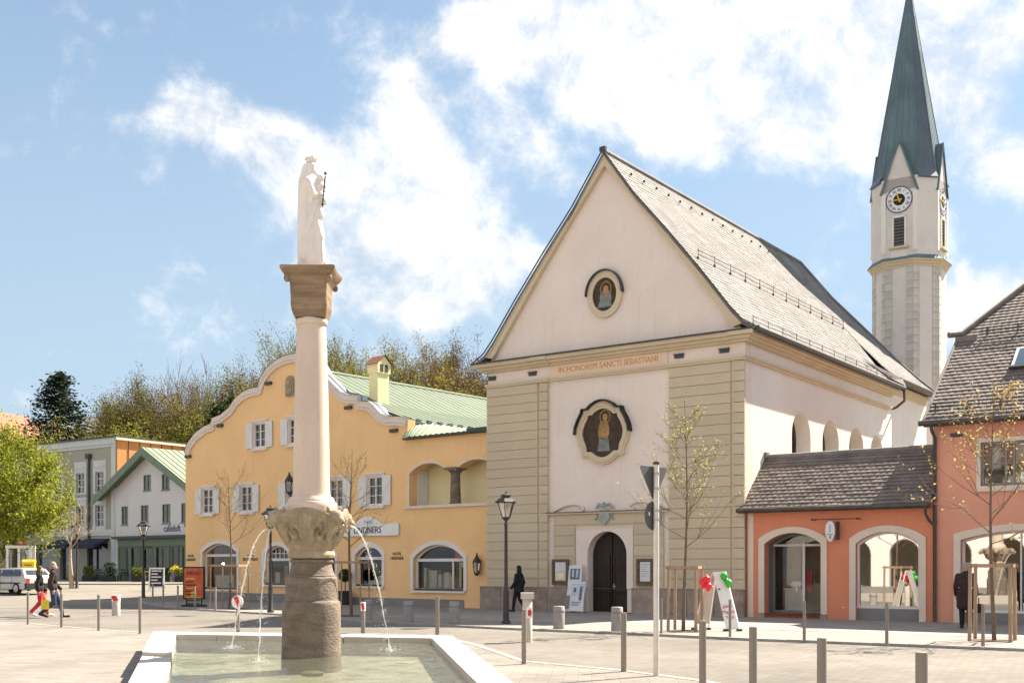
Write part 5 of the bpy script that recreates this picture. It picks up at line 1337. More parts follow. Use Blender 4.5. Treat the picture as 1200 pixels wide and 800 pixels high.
def make_corner_building():
    root = thing('corner_building', 'flat topped sage grey building with pale window surrounds and orange clad flank', 'building', (gr.ox, gr.oy, 0), gr.rot)
    zt = 12.55; x0 = -15.0
    cols = (-13.2, -8.15, -4.8, -2.1)
    wins = [(x - .58, x + .58, 8.0, 9.75) for x in cols] + [(x - .58, x + .58, 5.1, 6.95) for x in cols]
    shops = [rect(-14.6, -12.2, .5, 3.7), rect(-11.4, -8.6, .5, 3.7), rect(-7.8, -5.0, .5, 3.7), rect(-3.9, -1.0, .5, 3.7)]
    MB().wall(rect(x0, 0, .4, zt), [rect(*w) for w in wins] + shops, 0, .4).build('wall', M['greywall'], root)
    for a, c, d, e in wins:
        w = plain_window(root, a, c, d, e, .15, 'trimwhite', 1, 2)
        MB().ring(rect(a, c, d, e), rect(a - .3, c + .3, d - .35, e + .95), -.05, 0).build('surround', M['greytrim'], w)
        MB().box(a - .15, c + .15, -.09, -.05, e + .35, e + .5).build('hood', M['greytrim'], w)
    MB().box(x0 - .15, .05, -.18, 0, zt - .55, zt - .05).box(x0 - .1, .02, -.08, 0, zt - .8, zt - .55).build('cornice', M['greytrim'], root)
    MB().box(x0, 0, -.06, 0, 4.35, 4.85).build('band', M['greytrim'], root)
    for i in range(3): MB().box(-.5, 0, -.05, 0, .4 + i * 3.9, 4.3 + i * 3.9 if i < 2 else zt - .8).build('corner_strip', M['greytrim'], root)
    MB().box(x0 - .2, .25, -.3, 13, zt - .05, zt + .08).build('roof', M['dark_metal'], root)
    dp = MB(); dp.tube([(-3.45, -.14, .5), (-3.45, -.14, 10.9)], .10, 8); dp.box(-3.7, -3.2, -.35, 0, 10.9, 11.3); dp.build('downpipe', M['dark_metal'], root)
    for h in shops:
        xs = [p[0] for p in h]; MB().box(min(xs), max(xs), .3, .34, .5, 3.7).build('shop_window', M['glass'], root)
    for a, c in ((-4.1, -.8), (-8.0, -4.8)):
        aw = MB(); aw.add([(a, 0, 4.1), (c, 0, 4.1), (c, -1.5, 3.55), (a, -1.5, 3.55), (a, -1.5, 3.25), (c, -1.5, 3.25), (a, 0, 4.0), (c, 0, 4.0)], [(0, 1, 2, 3), (3, 2, 5, 4), (6, 4, 5, 7), (0, 3, 4, 6), (1, 7, 5, 2)]); aw.build('awning', M['awning'], root)
    # flank clad in orange panels
    MB().box(-.4, 0, .4, 14, .4, zt - .05).build('flank_wall', M['greywall'], root)
    for i in range(12):
        y = .15 + i * 1.12
        MB().box(0.0, .08, y, y + 1.06, 6.5, zt - .25).build('cladding_panel', M['orangeclad'], root)
        MB().box(0.0, .14, y + 1.07, y + 1.11, 6.5, zt - .2).build('cladding_rib', M['bark_old'], root)
    MB().box(-.05, .3, -.1, 14, zt - .25, zt - .06).build('flank_coping', M['ledge'], root)
make_corner_building()

def make_far_houses():
    r = thing('ochre_house', 'far cream house with orange tiled roof behind the bright green tree', 'house', P(-58, 560, 112), R(-25))
    x, y, z = r.location; r.location = (x, y, .55)
    w = MB(); w.box(-6, 3.2, 0, 10, 0, 13.6); w.prism([(-6, 13.6), (3.2, 13.6), (-1.4, 16.8)], .0, .3); w.build('wall', M['paleyellow'], r)
    for x in (-4.5, -2, .6): plain_window(r, x - .6, x + .6, 10.6, 12.6, .02, y=-.06)
    MB().box(2.2, 2.9, -.08, 0, 10.5, 12.4).build('shutter', M['dark_metal'], r)
    rf = MB(); rf.add([(-1.4, -.8, 17.3), (-7, -.8, 13.2), (-7, 10.5, 13.2), (-1.4, 10.5, 17.3), (4.2, -.8, 13.2), (4.2, 10.5, 13.2)], [(0, 1, 2, 3), (0, 3, 5, 4)])
    rf.add([(-1.4, -.8, 17.1), (-7, -.8, 13.0), (-7, 10.5, 13.0), (-1.4, 10.5, 17.1), (4.2, -.8, 13.0), (4.2, 10.5, 13.0)], [(0, 3, 2, 1), (0, 4, 5, 3)])
    rf.build('roof', M['clay'], r)
    r2 = thing('white_house', 'far white house on the slope glimpsed between bare trees', 'house', (P(112, 560, 150)[0], 150, 0), R(-20))
    w = MB(); w.box(-4, 4, 0, 8, 9, 19.6); w.build('wall', M['cafewhite'], r2)
    rf = MB(); rf.add([(-4.8, -.6, 19.4), (4.8, -.6, 19.4), (4.8, 4, 22), (-4.8, 4, 22), (-4.8, 8.6, 19.4), (4.8, 8.6, 19.4)], [(0, 1, 2, 3), (3, 2, 5, 4)]); rf.build('roof', M['greypanel'], r2)
    for x in (-2.5, 0, 2.5): plain_window(r2, x - .5, x + .5, 16.6, 18.2, .0, y=-.05)
    r3 = thing('white_house', 'narrow white far house beside orange tiled roof left of the spruce', 'house', (P(35, 560, 125)[0], 125, 0), R(-20))
    MB().box(-1.6, 1.8, 0, 6, .5, 17.0).build('wall', M['cafewhite'], r3)
    MB().box(-1.9, 2.1, -.4, 6.4, 17.0, 17.3).build('roof', M['greypanel'], r3)
    plain_window(r3, .0, .9, 14, 15.6, .0, y=-.05)
make_far_houses()

def make_arcade():
    # sunlit row across the square, behind the photographer: what the shop panes mirror
    cx, cy = -30, -14; rot = math.atan2(-.811, .585) + math.pi / 2
    root = thing('arcade_building', 'long cream arcaded building across the square mirrored in the shop windows', 'building', (cx, cy, 0), math.atan2(-.585, .811) + math.pi)
    holes = []; x = -30
    while x < 24: holes.append(arch(x + .6, x + 3.2, .0, 2.8, 4.1, 12)); x += 4.2
    wins = [rect(x + 1.2, x + 2.5, 5.6, 7.6) for x in [-30 + i * 4.2 for i in range(13)]]
    MB().wall(rect(-31, 25, -.01, 10), holes + wins, 0, .5).build('wall', M['white'], root)
    MB().box(-31, 25, 3.4, 3.6, 0, 4.6).build('arcade_wall', M['interior_w'], root)
    MB().box(-31, 25, .5, 3.6, 4.5, 4.7).build('arcade_ceiling', M['white'], root)
    for w in wins: MB().box(min(p[0] for p in w), max(p[0] for p in w), .2, .25, 5.6, 7.6).build('window', M['glass'], root)
    rf = MB(); rf.add([(-31.5, -.7, 9.9), (25.5, -.7, 9.9), (25.5, 6, 14), (-31.5, 6, 14), (-31.5, 12, 9.9), (25.5, 12, 9.9)], [(0, 1, 2, 3), (3, 2, 5, 4)]); rf.build('roof', M['clay'], root)
    MB().box(-31, 25, 11, 11.4, 0, 10).build('wall', M['white'], root)
make_arcade()

# ------------------------------------------------------------------ fountain
CX, CY = (365 - 600) / F * 18.0, 18.0
ZR, ZW = .40, .30
def make_basin():
    root = thing('fountain_basin', 'wide low fountain basin with pale stone rim in the foreground', 'fountain basin', (0, 0, 0))
    def g(u, v, z): return Vector(G(u, v, z))
    oFL, oFR, iFL, iFR = g(179.4, 739.4, ZR), g(530, 744.5, ZR), g(206.4, 742.7, ZR), g(506, 747, ZR)
    oNL, oNR, iNL, iNR = g(147, 800, ZR), g(602.5, 800, ZR), g(193, 800, ZR), g(560, 800, ZR)
    def ext(a, b, y): t = (y - a.y) / (b.y - a.y); return a + (b - a) * t
    yn = 10.6
    oNL, iNL, oNR, iNR = ext(oFL, oNL, yn), ext(iFL, iNL, yn + .45), ext(oFR, oNR, yn), ext(iFR, iNR, yn + .45)
    outer, inner = [oFL, oFR, oNR, oNL], [iFL, iFR, iNR, iNL]
    lens = [6, 9, 4, 9]
    for e in range(4):
        a, b, c, d = outer[e], outer[(e + 1) % 4], inner[(e + 1) % 4], inner[e]; n = lens[e]
        for i in range(n):
            t0, t1 = i / n + .0015, (i + 1) / n - .0015
            q = [a.lerp(b, t0), a.lerp(b, t1), d.lerp(c, t1), d.lerp(c, t0)]
            zt = ZR
            if e == 3 and i < 5: zt = ZR - .055                    # the near left slabs lie a step lower
            zt += random.uniform(-.002, .002)
            m = MB(); m.add([(p.x, p.y, zt) for p in q] + [(p.x, p.y, zt - .12 if k in (2, 3) else 0.0) for k, p in enumerate(q)], [(0, 1, 2, 3), (7, 6, 5, 4), (0, 4, 5, 1), (1, 5, 6, 2), (2, 6, 7, 3), (3, 7, 4, 0)])
            m.build('rim_slab', M['rim'], root)
    cen = sum(inner, Vector()) / 4
    wl = MB()
    for e in range(4):
        c, d = inner[(e + 1) % 4], inner[e]; o = ((c + d) / 2 - cen).normalized() * .015
        wl.add([(c.x, c.y, ZR - .12), (d.x, d.y, ZR - .12), (d.x, d.y, -.05), (c.x, c.y, -.05), (c.x + o.x * 8, c.y + o.y * 8, ZR - .12), (d.x + o.x * 8, d.y + o.y * 8, ZR - .12)], [(0, 1, 2, 3), (0, 4, 5, 1)])
    wl.build('basin_wall', M['stone_bowl'], root)
    fl = MB(); fl.add([(p.x, p.y, .06) for p in inner], [(0, 1, 2, 3)]); fl.build('basin_floor', M['basin'], root, fix=False)
    # water
    m = bpy.data.materials.new('fountain_water'); m.use_nodes = True; k = NT(m.node_tree); k.n.remove(k.n['Principled BSDF'])
    tc = k.new('ShaderNodeTexCoord'); n1 = k.new('ShaderNodeTexNoise', i_Scale=3.4, i_Detail=5.0, i_Roughness=0.6); k.link(tc.outputs['Object'], n1.inputs['Vector'])
    n2 = k.new('ShaderNodeTexNoise', i_Scale=14.0, i_Detail=3.0); k.link(tc.outputs['Object'], n2.inputs['Vector'])
    bp = k.new('ShaderNodeBump', i_Strength=0.7, i_Distance=0.06); k.link(k.math('MULTIPLY_ADD', n2.outputs[0], .35, n1.outputs[0]), bp.inputs['Height'])
    tr = k.new('ShaderNodeBsdfTransparent'); tr.inputs[0].default_value = (.90, .94, .88, 1)
    gl = k.new('ShaderNodeBsdfGlossy'); gl.inputs['Roughness'].default_value = .04; k.link(bp.outputs[0], gl.inputs['Normal'])
    df = k.new('ShaderNodeBsdfDiffuse'); df.inputs[0].default_value = (.30, .32, .245, 1)
    fr = k.new('ShaderNodeFresnel', i_IOR=1.33); k.link(bp.outputs[0], fr.inputs['Normal'])
    mx = k.new('ShaderNodeMixShader'); mx.inputs[0].default_value = .20; k.link(tr.outputs[0], mx.inputs[1]); k.link(df.outputs[0], mx.inputs[2])
    m2 = k.new('ShaderNodeMixShader'); k.link(k.math('MULTIPLY', fr.outputs[0], .55), m2.inputs[0]); k.link(mx.outputs[0], m2.inputs[1]); k.link(gl.outputs[0], m2.inputs[2]); k.link(m2.outputs[0], k.n['Material Output'].inputs[0])
    # surface with rings where the jets strike
    hits = [Vector(G(284, 760, ZW)), Vector(G(296, 778, ZW)), Vector(G(457, 762, ZW)), Vector(G(470, 777, ZW))]
    w = MB(); N = 90; K = 60
    for j in range(K + 1):
        for i in range(N + 1):
            p = inner[0].lerp(inner[1], i / N).lerp(inner[3].lerp(inner[2], i / N), j / K)
            z = ZW + .004 * math.sin(p.x * 5 + p.y * 3) + .003 * math.sin(p.x * 11 - p.y * 7)
            for h in hits:
                d = math.hypot(p.x - h.x, p.y - h.y); z += .022 * math.exp(-d * 1.6) * math.cos(d * 13)
            w.v.append((p.x, p.y, z))
    for j in range(K):
        for i in range(N):
            a = j * (N + 1) + i; w.f.append([a, a + 1, a + N + 2, a + N + 1]); w.m.append(0)
    prop(w.build('water', m, smooth=180, fix=False), kind='structure')
    # a round drain stone just below the surface
    dr = G(366, 786, ZW); MB().lathe([(.14, .24), (.16, .285), (.10, .302)], 16, (dr[0], dr[1])).build('drain_stone', M['stone_base'], root, smooth=40)
    # jets
    wm = bpy.data.materials.new('falling_water'); wm.use_nodes = True; kk = NT(wm.node_tree); b = kk.n['Principled BSDF']
    b.inputs['Base Color'].default_value = (.85, .88, .88, 1); b.inputs['Roughness'].default_value = .08; b.inputs['Alpha'].default_value = .5; b.inputs['Specular IOR Level'].default_value = .8
    def jet(s, e, rise, lab):
        s, e = Vector(s), Vector(e); pts = []; rad = []; n = 40
        rn = random.Random(int(s.x * 1000))
        for i in range(n + 1):
            t = i / n; p = s.lerp(e, t); p.z = s.z + (e.z - s.z) * (t * t * .78 + t * .22) + rise * t * (1 - t)
            wob = .012 * t
            pts.append(p + Vector((rn.uniform(-wob, wob), rn.uniform(-wob, wob), 0))); rad.append(max(.0035, .0105 + .003 * rn.random() - .004 * t + .010 * t * rn.uniform(-.6, 1)))
        j = thing('water_jet', lab, 'water jet', s, 0, 'water jets of the fountain')
        MB().tube([p - s for p in pts], rad, 7).build('stream', wm, j, smooth=180)
        dp = MB()
        for i in range(170):
            t = rn.uniform(.35, 1); p = pts[int(t * n)]; dp.ball(p - s + Vector((rn.gauss(0, .02 + .05 * t * t), rn.gauss(0, .02 + .05 * t * t), rn.gauss(0, .04))), rn.uniform(.003, .008), 5, 4)
        for i in range(110):
            a = rn.uniform(0, 6.28); r = abs(rn.gauss(0, .12)); dp.ball(e - s + Vector((r * math.cos(a), r * math.sin(a), abs(rn.gauss(0, .035)))), rn.uniform(.003, .009), 5, 4)
        prop(dp.build('spray', wm, j, smooth=180), kind='stuff')
    jet(P(312.5, 620, 17.9), hits[0] + Vector((-.2, .1, 0)), .42, 'outer left jet of water arching from the fountain bowl')
    jet(P(318, 619, 17.6), hits[1] + Vector((.0, .35, 0)), .36, 'inner left jet of water falling close to the column base')
    jet(P(411, 616, 17.7), hits[2], .40, 'right jet of water arching from the lion head on the bowl')
make_basin()

def make_column():
    root = thing('fountain_column', 'tall fountain column with round stone base, carved bowl and marble shaft', 'column', (CX, CY, 0))
    k = 18.0 / F                                           # metres per pixel at the column
    def z(v): return CZ + (V0 - v) * k
    b = MB(); b.lathe([(.47, 0), (.47, .26), (.462, .36), (.458, z(712)), (.455, z(706.5)), (.448, z(704.5)), (.425, z(703.2))], 48); b.build('base_drum', M['stone_base'], root, smooth=40)
    b = MB(); b.lathe([(.42, z(703.4)), (.41, z(701)), (.408, z(678)), (.395, z(675.6)), (.385, z(675.2)), (.385, z(673.6)), (.362, z(673)), (.345, z(670)), (.325, z(665)), (.312, z(661)), (.312, z(659)), (.335, z(658.4)), (.342, z(657)), (.335, z(655.5)), (.30, z(654.5))], 48)
    b.build('pedestal', M['stone_base'], root, smooth=40)
    # bowl with four corner spouts
    n = 256; rings = 30; vs = []
    prof = [(.30, 654.6), (.36, 653.2), (.372, 650), (.36, 646.5), (.335, 644.5), (.35, 642.5), (.40, 637), (.46, 629), (.51, 622), (.545, 616), (.565, 611), (.575, 606), (.58, 602.5)]
    L = MB()
    def interp(t):
        x = t * (len(prof) - 1); i = min(int(x), len(prof) - 2); f = x - i
        return prof[i][0] + (prof[i + 1][0] - prof[i][0]) * f, prof[i][1] + (prof[i + 1][1] - prof[i][1]) * f
    for j in range(rings * 3 + 1):
        t = j / (rings * 3); r, v = interp(t)
        for i in range(n):
            a = 2 * math.pi * i / n; q = abs(math.sin(2 * a)); sq = (max(0, t - .4) / .6)
            c = 4 * ((a + math.pi / 4) % (math.pi / 2)) / math.pi - 1                      # -1..1 across one side between corners
            rr = r * (1 + sq * (.16 * q ** 3 - .05 * (1 - q)))
            # carved acanthus: a central palmette and two curling leaves on each side
            if .34 < t < .98:
                amp = math.sin((t - .34) / .64 * math.pi) ** .7; yy = (t - .34) / .64
                ribs = math.cos(c * (9 + 5 * yy)) * .5 + .5
                pal = math.exp(-((c) / (.16 + .30 * yy)) ** 2) * (.6 + .4 * math.cos(c * 34))
                curl = 0
                for sg in (1, -1):
                    dx, dy = c - sg * .52, yy - .50; rad = math.hypot(dx * 1.0, dy * .9); an = math.atan2(dy, dx * sg)
                    curl += math.exp(-(rad / .34) ** 2) * math.cos(rad * 26 - an * 2)
                    dx, dy = c - sg * .86, yy - .2; curl += .8 * math.exp(-((dx / .12) ** 2 + ((yy - .35) / .4) ** 2)) * math.cos(yy * 24)
                rr += amp * (.050 * pal + .042 * curl + .018 * ribs - .030)
            zz = z(v)
            if t > .8: zz += (t - .8) / .2 * (.15 * max(0, 1 - c * c * 1.2) - .07)
            L.v.append((rr * math.cos(a), rr * math.sin(a), zz))
    tot = rings * 3
    for j in range(tot):
        for i in range(n):
            L.f.append([j * n + i, j * n + (i + 1) % n, (j + 1) * n + (i + 1) % n, (j + 1) * n + i]); L.m.append(0)
    # lip and dish
    base = tot * n
    for (f, dz) in ((.985, .012), (.95, .012), (.93, -.03), (.75, -.10), (.45, -.12)):
        st = len(L.v)
        for i in range(n):
            x, y, zz = L.v[base + i]; L.v.append((x * f, y * f, (zz + dz) if f > .9 else z(604) + dz))
        prev = st - n if f != .985 else base
        for i in range(n): L.f.append([prev + i, prev + (i + 1) % n, st + (i + 1) % n, st + i]); L.m.append(0)
    bowl = L.build('bowl', M['stone_bowl'], root, smooth=50)
    for q in range(4):
        a = math.pi / 4 + q * math.pi / 2; ca_, sa_ = math.cos(a), math.sin(a)
        def w(r, t, h): return (r * ca_ - t * sa_, r * sa_ + t * ca_, h)
        zc = z(608)
        caps = [(w(.46, 0, zc - .02), w(.66, 0, zc + .02), .13, .115), (w(.66, 0, zc + .0), w(.78, 0, zc - .05), .085, .06), (w(.70, 0, zc - .08), w(.76, 0, zc - .12), .045, .035),
                (w(.58, .09, zc + .12), w(.60, .12, zc + .16), .035, .02), (w(.58, -.09, zc + .12), w(.60, -.12, zc + .16), .035, .02), (w(.70, .05, zc + .06), w(.72, .055, zc + .055), .03, .02), (w(.70, -.05, zc + .06), w(.72, -.055, zc + .055), .03, .02)]
        rr = random.Random(q)
        for m in range(14):
            t = -1.3 + 2.6 * m / 13; caps.append((w(.56, .13 * math.sin(t * 1.2), zc + .13 * math.cos(t * 1.2) - .02), w(.50 + rr.uniform(-.02, .03), .20 * math.sin(t * 1.25), zc + .18 * math.cos(t * 1.25) - .06), .035, .018))
        caps += [(w(.52, 0, zc - .1), w(.45, 0, zc - .32), .09, .05)]
        hd = skin_union('lion_head', caps, .014, M['stone_bowl'], root, 2)
        sp = MB(); sp.tube([w(.74, 0, zc - .06), w(.83, 0, zc - .075)], .022, 8); sp.lathe([(.02, -.02), (.035, -.015), (.035, .015), (.02, .02)], 10, cap=True)
        sp.build('spout', M['iron'], hd, smooth=60)
    # shaft base, shaft, astragal
    b = MB(); b.lathe([(.40, z(601)), (.405, z(594)), (.40, z(590.5)), (.385, z(588.5)), (.365, z(588)), (.36, z(585.5)), (.345, z(584.5)), (.335, z(582.5)), (.30, z(582)), (.295, z(579.5))], 48); b.build('shaft_base', M['stone_col'], root, smooth=40)
    b = MB(); b.lathe([(.292, z(580)), (.286, z(570)), (.278, z(520)), (.262, z(460)), (.24, z(410)), (.226, z(384)), (.224, z(381.5))], 64); b.build('shaft', M['stone_col'], root, smooth=40)
    b = MB(); b.lathe([(.235, z(382)), (.25, z(380.5)), (.255, z(378)), (.25, z(375.5)), (.24, z(374.5))], 48); b.build('astragal', M['stone_col'], root, smooth=60)
    # capital: flat leaf block under a square, hollow-sided abacus
    m = MB(); secs = [(374.5, .235, .9), (371, .25, .6), (366, .268, .35), (360, .278, .15), (352, .284, .06), (344, .29, .05), (335.5, .294, .05)]; n = 64
    for v, hw, rd in secs:
        for i in range(n):
            a = 2 * math.pi * i / n; c, s = math.cos(a), math.sin(a); e = 2 / (2 + (1 - rd) * 14)
            x = hw * abs(c) ** e * (1 if c >= 0 else -1); y = hw * abs(s) ** e * (1 if s >= 0 else -1)
            lf = 0.0
            if v > 358: lf = .010 * abs(math.sin(a * 8)) 
            m.v.append((x * (1 + lf * 3), y * (1 + lf * 3), z(v)))
    for j in range(len(secs) - 1):
        for i in range(n): m.f.append([j * n + i, j * n + (i + 1) % n, (j + 1) * n + (i + 1) % n, (j + 1) * n + i]); m.m.append(0)
    m.f.append(list(range((len(secs) - 1) * n, len(secs) * n))); m.m.append(0)
    m.build('capital', M['stone_cap'], root, smooth=35)
    ab = MB(); n = 64; s2 = [(335.6, .298, 0), (333, .315, .0), (329, .355, .01), (324, .405, .025), (321, .43, .03), (318, .432, .03)]
    for v, hw, dip in s2:
        for i in range(n):
            a = 2 * math.pi * (i + .5) / n; c, s = math.cos(a), math.sin(a); sc = hw / max(abs(c), abs(s))
            tt = min(abs(c), abs(s)) / max(abs(c), abs(s)); sc *= 1 - dip * 2 * (1 - tt * tt)
            ab.v.append((sc * c, sc * s, z(v)))
    for j in range(len(s2) - 1):
        for i in range(n): ab.f.append([j * n + i, j * n + (i + 1) % n, (j + 1) * n + (i + 1) % n, (j + 1) * n + i]); ab.m.append(0)
    ab.f.append(list(range((len(s2) - 1) * n, len(s2) * n))); ab.m.append(0); ab.f.append(list(range(n - 1, -1, -1))); ab.m.append(0)
    for q in range(4):
        a = math.pi / 4 + q * math.pi / 2; ab.ball((.46 * math.cos(a), .46 * math.sin(a), z(331)), (.05, .05, .075), 10, 7)
    ab.build('abacus', M['stone_cap'], root, smooth=35)
    # statue
    st = thing('statue', 'white marble statue of a robed woman with child and scepter atop the column', 'statue', (CX, CY, z(318)))
    z0 = 0.0
    MB().box(-.20, .20, -.17, .17, 0, .085).build('plinth', M['statue'], st)
    H = 1.70
    def q(x, y, zz): return (x, y, .085 + zz)
    caps = [(q(0, 0, .06), q(-.01, 0, .62), .20, .165), (q(-.01, 0, .62), q(-.02, 0, 1.02), .165, .15), (q(-.02, 0, 1.0), q(-.01, 0, 1.30), .165, .16), (q(-.03, .06, 1.26), q(-.03, -.06, 1.26), .14, .14),
            (q(-.02, 0, 1.38), q(-.01, -.01, 1.46), .075, .07), (q(-.01, -.01, 1.50), q(.0, -.015, 1.56), .095, .088),
            # veil and cloak down the back
            (q(-.06, .0, 1.54), q(-.09, 0, 1.30), .085, .12), (q(-.10, 0, 1.25), q(-.11, 0, .70), .11, .115), (q(-.11, 0, .7), q(-.10, 0, .05), .115, .12), (q(-.08, .1, 1.2), q(-.06, .12, .1), .07, .09), (q(-.08, -.1, 1.2), q(-.07, -.12, .1), .07, .09),
            # arms holding the child
            (q(-.02, -.17, 1.28), q(.06, -.18, 1.06), .062, .052), (q(.06, -.18, 1.06), q(.17, -.10, 1.10), .05, .036), (q(-.02, .17, 1.28), q(.05, .18, 1.05), .062, .052), (q(.05, .18, 1.05), q(.18, .08, 1.02), .05, .036),
            # child
            (q(.15, -.03, 1.12), q(.14, -.03, 1.27), .075, .062), (q(.15, -.03, 1.36), q(.155, -.03, 1.38), .060, .058), (q(.15, -.05, 1.1), q(.22, -.07, 1.0), .042, .034), (q(.15, 0, 1.1), q(.22, .02, .99), .042, .034), (q(.17, -.08, 1.25), q(.24, -.09, 1.22), .026, .02),
            (q(.02, -.02, 1.30), q(.12, -.03, 1.22), .11, .08), (q(.02, -.02, 1.12), q(.14, -.03, 1.08), .12, .08), (q(.04, .0, 1.46), q(.13, -.02, 1.36), .075, .06), (q(.04, -.01, 1.38), q(.13, -.02, 1.28), .09, .07), (q(.06, -.02, 1.0), q(.1, -.03, .8), .12, .11),
            # bent knee and robe front
            (q(.05, -.06, .75), q(.14, -.07, .42), .09, .085), (q(.14, -.07, .42), q(.14, -.07, .04), .075, .10), (q(.10, .06, .6), q(.10, .07, .03), .09, .11), (q(.18, -.08, .03), q(.22, -.09, .02), .035, .028),
            (q(.078, -.012, 1.53), q(.10, -.014, 1.515), .022, .014)]
    for i in range(11):                                                              # folds of cloak and gown
        a = -2.6 + i * .52; r0, r1 = .16, .20
        caps.append((q(r0 * math.cos(a) - .02, r0 * math.sin(a) * .8, .98), q(r1 * math.cos(a + .18) - .01, r1 * math.sin(a + .18) * .8, .04), .022, .034))
    for i in range(5): caps.append((q(.12, -.14 + i * .05, 1.0), q(-.06 + i * .03, -.17, .45 + i * .06), .022, .018))
    fig = skin_union('figure', caps, .0115, M['statue'], st, 1)
    cr = MB(); cr.lathe([(.075, .085 + 1.625), (.08, .085 + 1.66), (.088, .085 + 1.70), (.07, .085 + 1.70)], 12, (0, -.012))
    for i in range(6): a = i * math.pi / 3; cr.tube([(.08 * math.cos(a), -.012 + .08 * math.sin(a), .085 + 1.67), (.086 * math.cos(a), -.012 + .086 * math.sin(a), .085 + 1.725)], [.03, .014], 6)
    cr.build('crown', M['statue'], st, smooth=50)
    sc = MB(); sc.tube([q(.20, -.16, .88), q(.245, -.18, 1.36)], .012, 6); sc.ball(q(.25, -.181, 1.40), .024, 8, 6); sc.ball(q(.205, -.162, .93), .022, 8, 6); sc.ball(q(.225, -.17, 1.12), .018, 8, 6); sc.build('scepter', M['iron'], st, smooth=60)
make_column()

# ------------------------------------------------------------------ trees
def leaf_quads(b, p, n, spread, size, rng, flat=0.0):
    for _ in range(n):
        c = Vector(p) + Vector((rng.gauss(0, spread), rng.gauss(0, spread), rng.gauss(0, spread * .8)))
        d = Vector((rng.gauss(0, 1), rng.gauss(0, 1), rng.gauss(0, 1 - flat))).normalized(); e = d.orthogonal().normalized()
        if rng.random() < .5: e = d.cross(e)
        s = size * rng.uniform(.6, 1.35)
        b.add([c - d * s, c + e * s * .55 - d * s * .1, c + d * s, c - e * s * .55 - d * s * .1], [(0, 1, 2, 3)])

def grow(rng, wood, tips, p, d, L, r, depth, spread=.6, up=.25, n=4, minr=.012, seg=3, split=(2, 3)):
    pts = [p]; rad = [r]; q = p.copy(); dd = d.copy()
    for i in range(n):
        dd = (dd + Vector((rng.gauss(0, .13), rng.gauss(0, .13), rng.gauss(0, .10) + up * .12))).normalized()
        q = q + dd * (L / n); pts.append(q.copy()); rad.append(max(minr * .6, r * (1 - .55 * (i + 1) / n)))
    wood.tube(pts, rad, 6 if depth > 2 else (4 if depth > 0 else 3), cap=False)
    if depth == 0:
        for i in range(1, len(pts)): tips.append(pts[i])
        return
    k = rng.randint(*split)
    for j in range(k + 1):
        t = rng.uniform(.45, 1.0) if j < k else 1.0
        i = min(n, max(1, int(t * n)))
        az = rng.uniform(0, 6.283); o = dd.orthogonal().normalized(); w = dd.cross(o)
        nd = (dd + (o * math.cos(az) + w * math.sin(az)) * spread * rng.uniform(.6, 1.3) + Vector((0, 0, up * .5))).normalized() if j < k else dd
        grow(rng, wood, tips, pts[i], nd, L * rng.uniform(.6, .82), rad[i] * .72, depth - 1, spread, up, n, minr, seg, split)

def young_tree(name, label, pos, H, crown_r, trunk_r, fork, leafmat, nleaf, lsize, seed, group, barkm='bark', nb=11):
    rng = random.Random(seed); root = thing(name, label, 'tree', pos, 0, group)
    wood = MB(); tips = []
    pts = []; rad = []
    for i in range(13):
        t = i / 12; pts.append(Vector((.05 * math.sin(t * 5 + seed), .05 * math.cos(t * 4 + seed), H * t))); rad.append(max(.006, trunk_r * (1 - t * .93)))
    wood.tube(pts, rad, 8)
    tr = wood.build('trunk', M[barkm], root, smooth=60)
    br = MB()
    for i in range(nb):
        h = fork + (H * .93 - fork) * (i / nb) ** .9; t = h / H; p = pts[min(11, int(t * 12))].lerp(pts[min(12, int(t * 12) + 1)], t * 12 % 1)
        az = i * 2.4 + rng.uniform(-.4, .4); Lb = crown_r * (1.15 - .85 * ((h - fork) / (H - fork))) * rng.uniform(.75, 1.1)
        d = Vector((math.cos(az), math.sin(az), rng.uniform(.45, .95))).normalized()
        grow(rng, br, tips, p, d, Lb * .75, max(.008, trunk_r * .42 * (1 - t * .75)), 2, .55, .45, 3, .006)
    br.build('branches', M[barkm], root, smooth=60)
    tips.append(Vector((0, 0, H)))
    lf = MB(); rng.shuffle(tips)
    per = nleaf / max(1, len(tips))
    for p in tips:
        k = int(per) + (1 if rng.random() < per % 1 else 0)
        if k: leaf_quads(lf, p, k, .028, lsize, rng)
    if lf.v: lf.build('crown', leafmat, root, fix=False)
    return root
GP = 'young trees planted along the pavement'
p = G(803, 738.5, PH); young_tree('young_tree', 'young staked tree with pale yellow green leaves before the church pilaster', (p[0], p[1], PH), 5.95, 1.25, .05, 2.15, L_ypale, 1150, .032, 5, GP, nb=22)
p = G(1163, 750, PH); young_tree('young_tree', 'young staked tree with golden yellow leaves before the rose pink house', (p[0], p[1], PH), 5.75, 1.55, .052, 2.15, L_ygreen, 850, .038, 9, GP, nb=17)
p = G(269, 713, PH); young_tree('young_tree', 'nearly leafless young tree left of the fountain before the ochre inn', (p[0], p[1], PH), 5.3, 1.5, .055, 2.5, L_bud, 90, .035, 12, GP, nb=16)
p = G(411, 721, PH); young_tree('young_tree', 'bare young tree between fountain column and name board of the inn', (p[0], p[1], PH), 5.6, 1.5, .06, 2.3, L_bud, 120, .035, 15, GP, nb=17)
q = G(83.5, 690, .4); young_tree('street_tree', 'small pollarded tree with pale straight trunk beside the left street lamp', (q[0], q[1], gz(0, q[1])), 4.0, 2.0, .16, 2.3, L_bud, 160, .07, 21, None, 'bark_pale', 9)

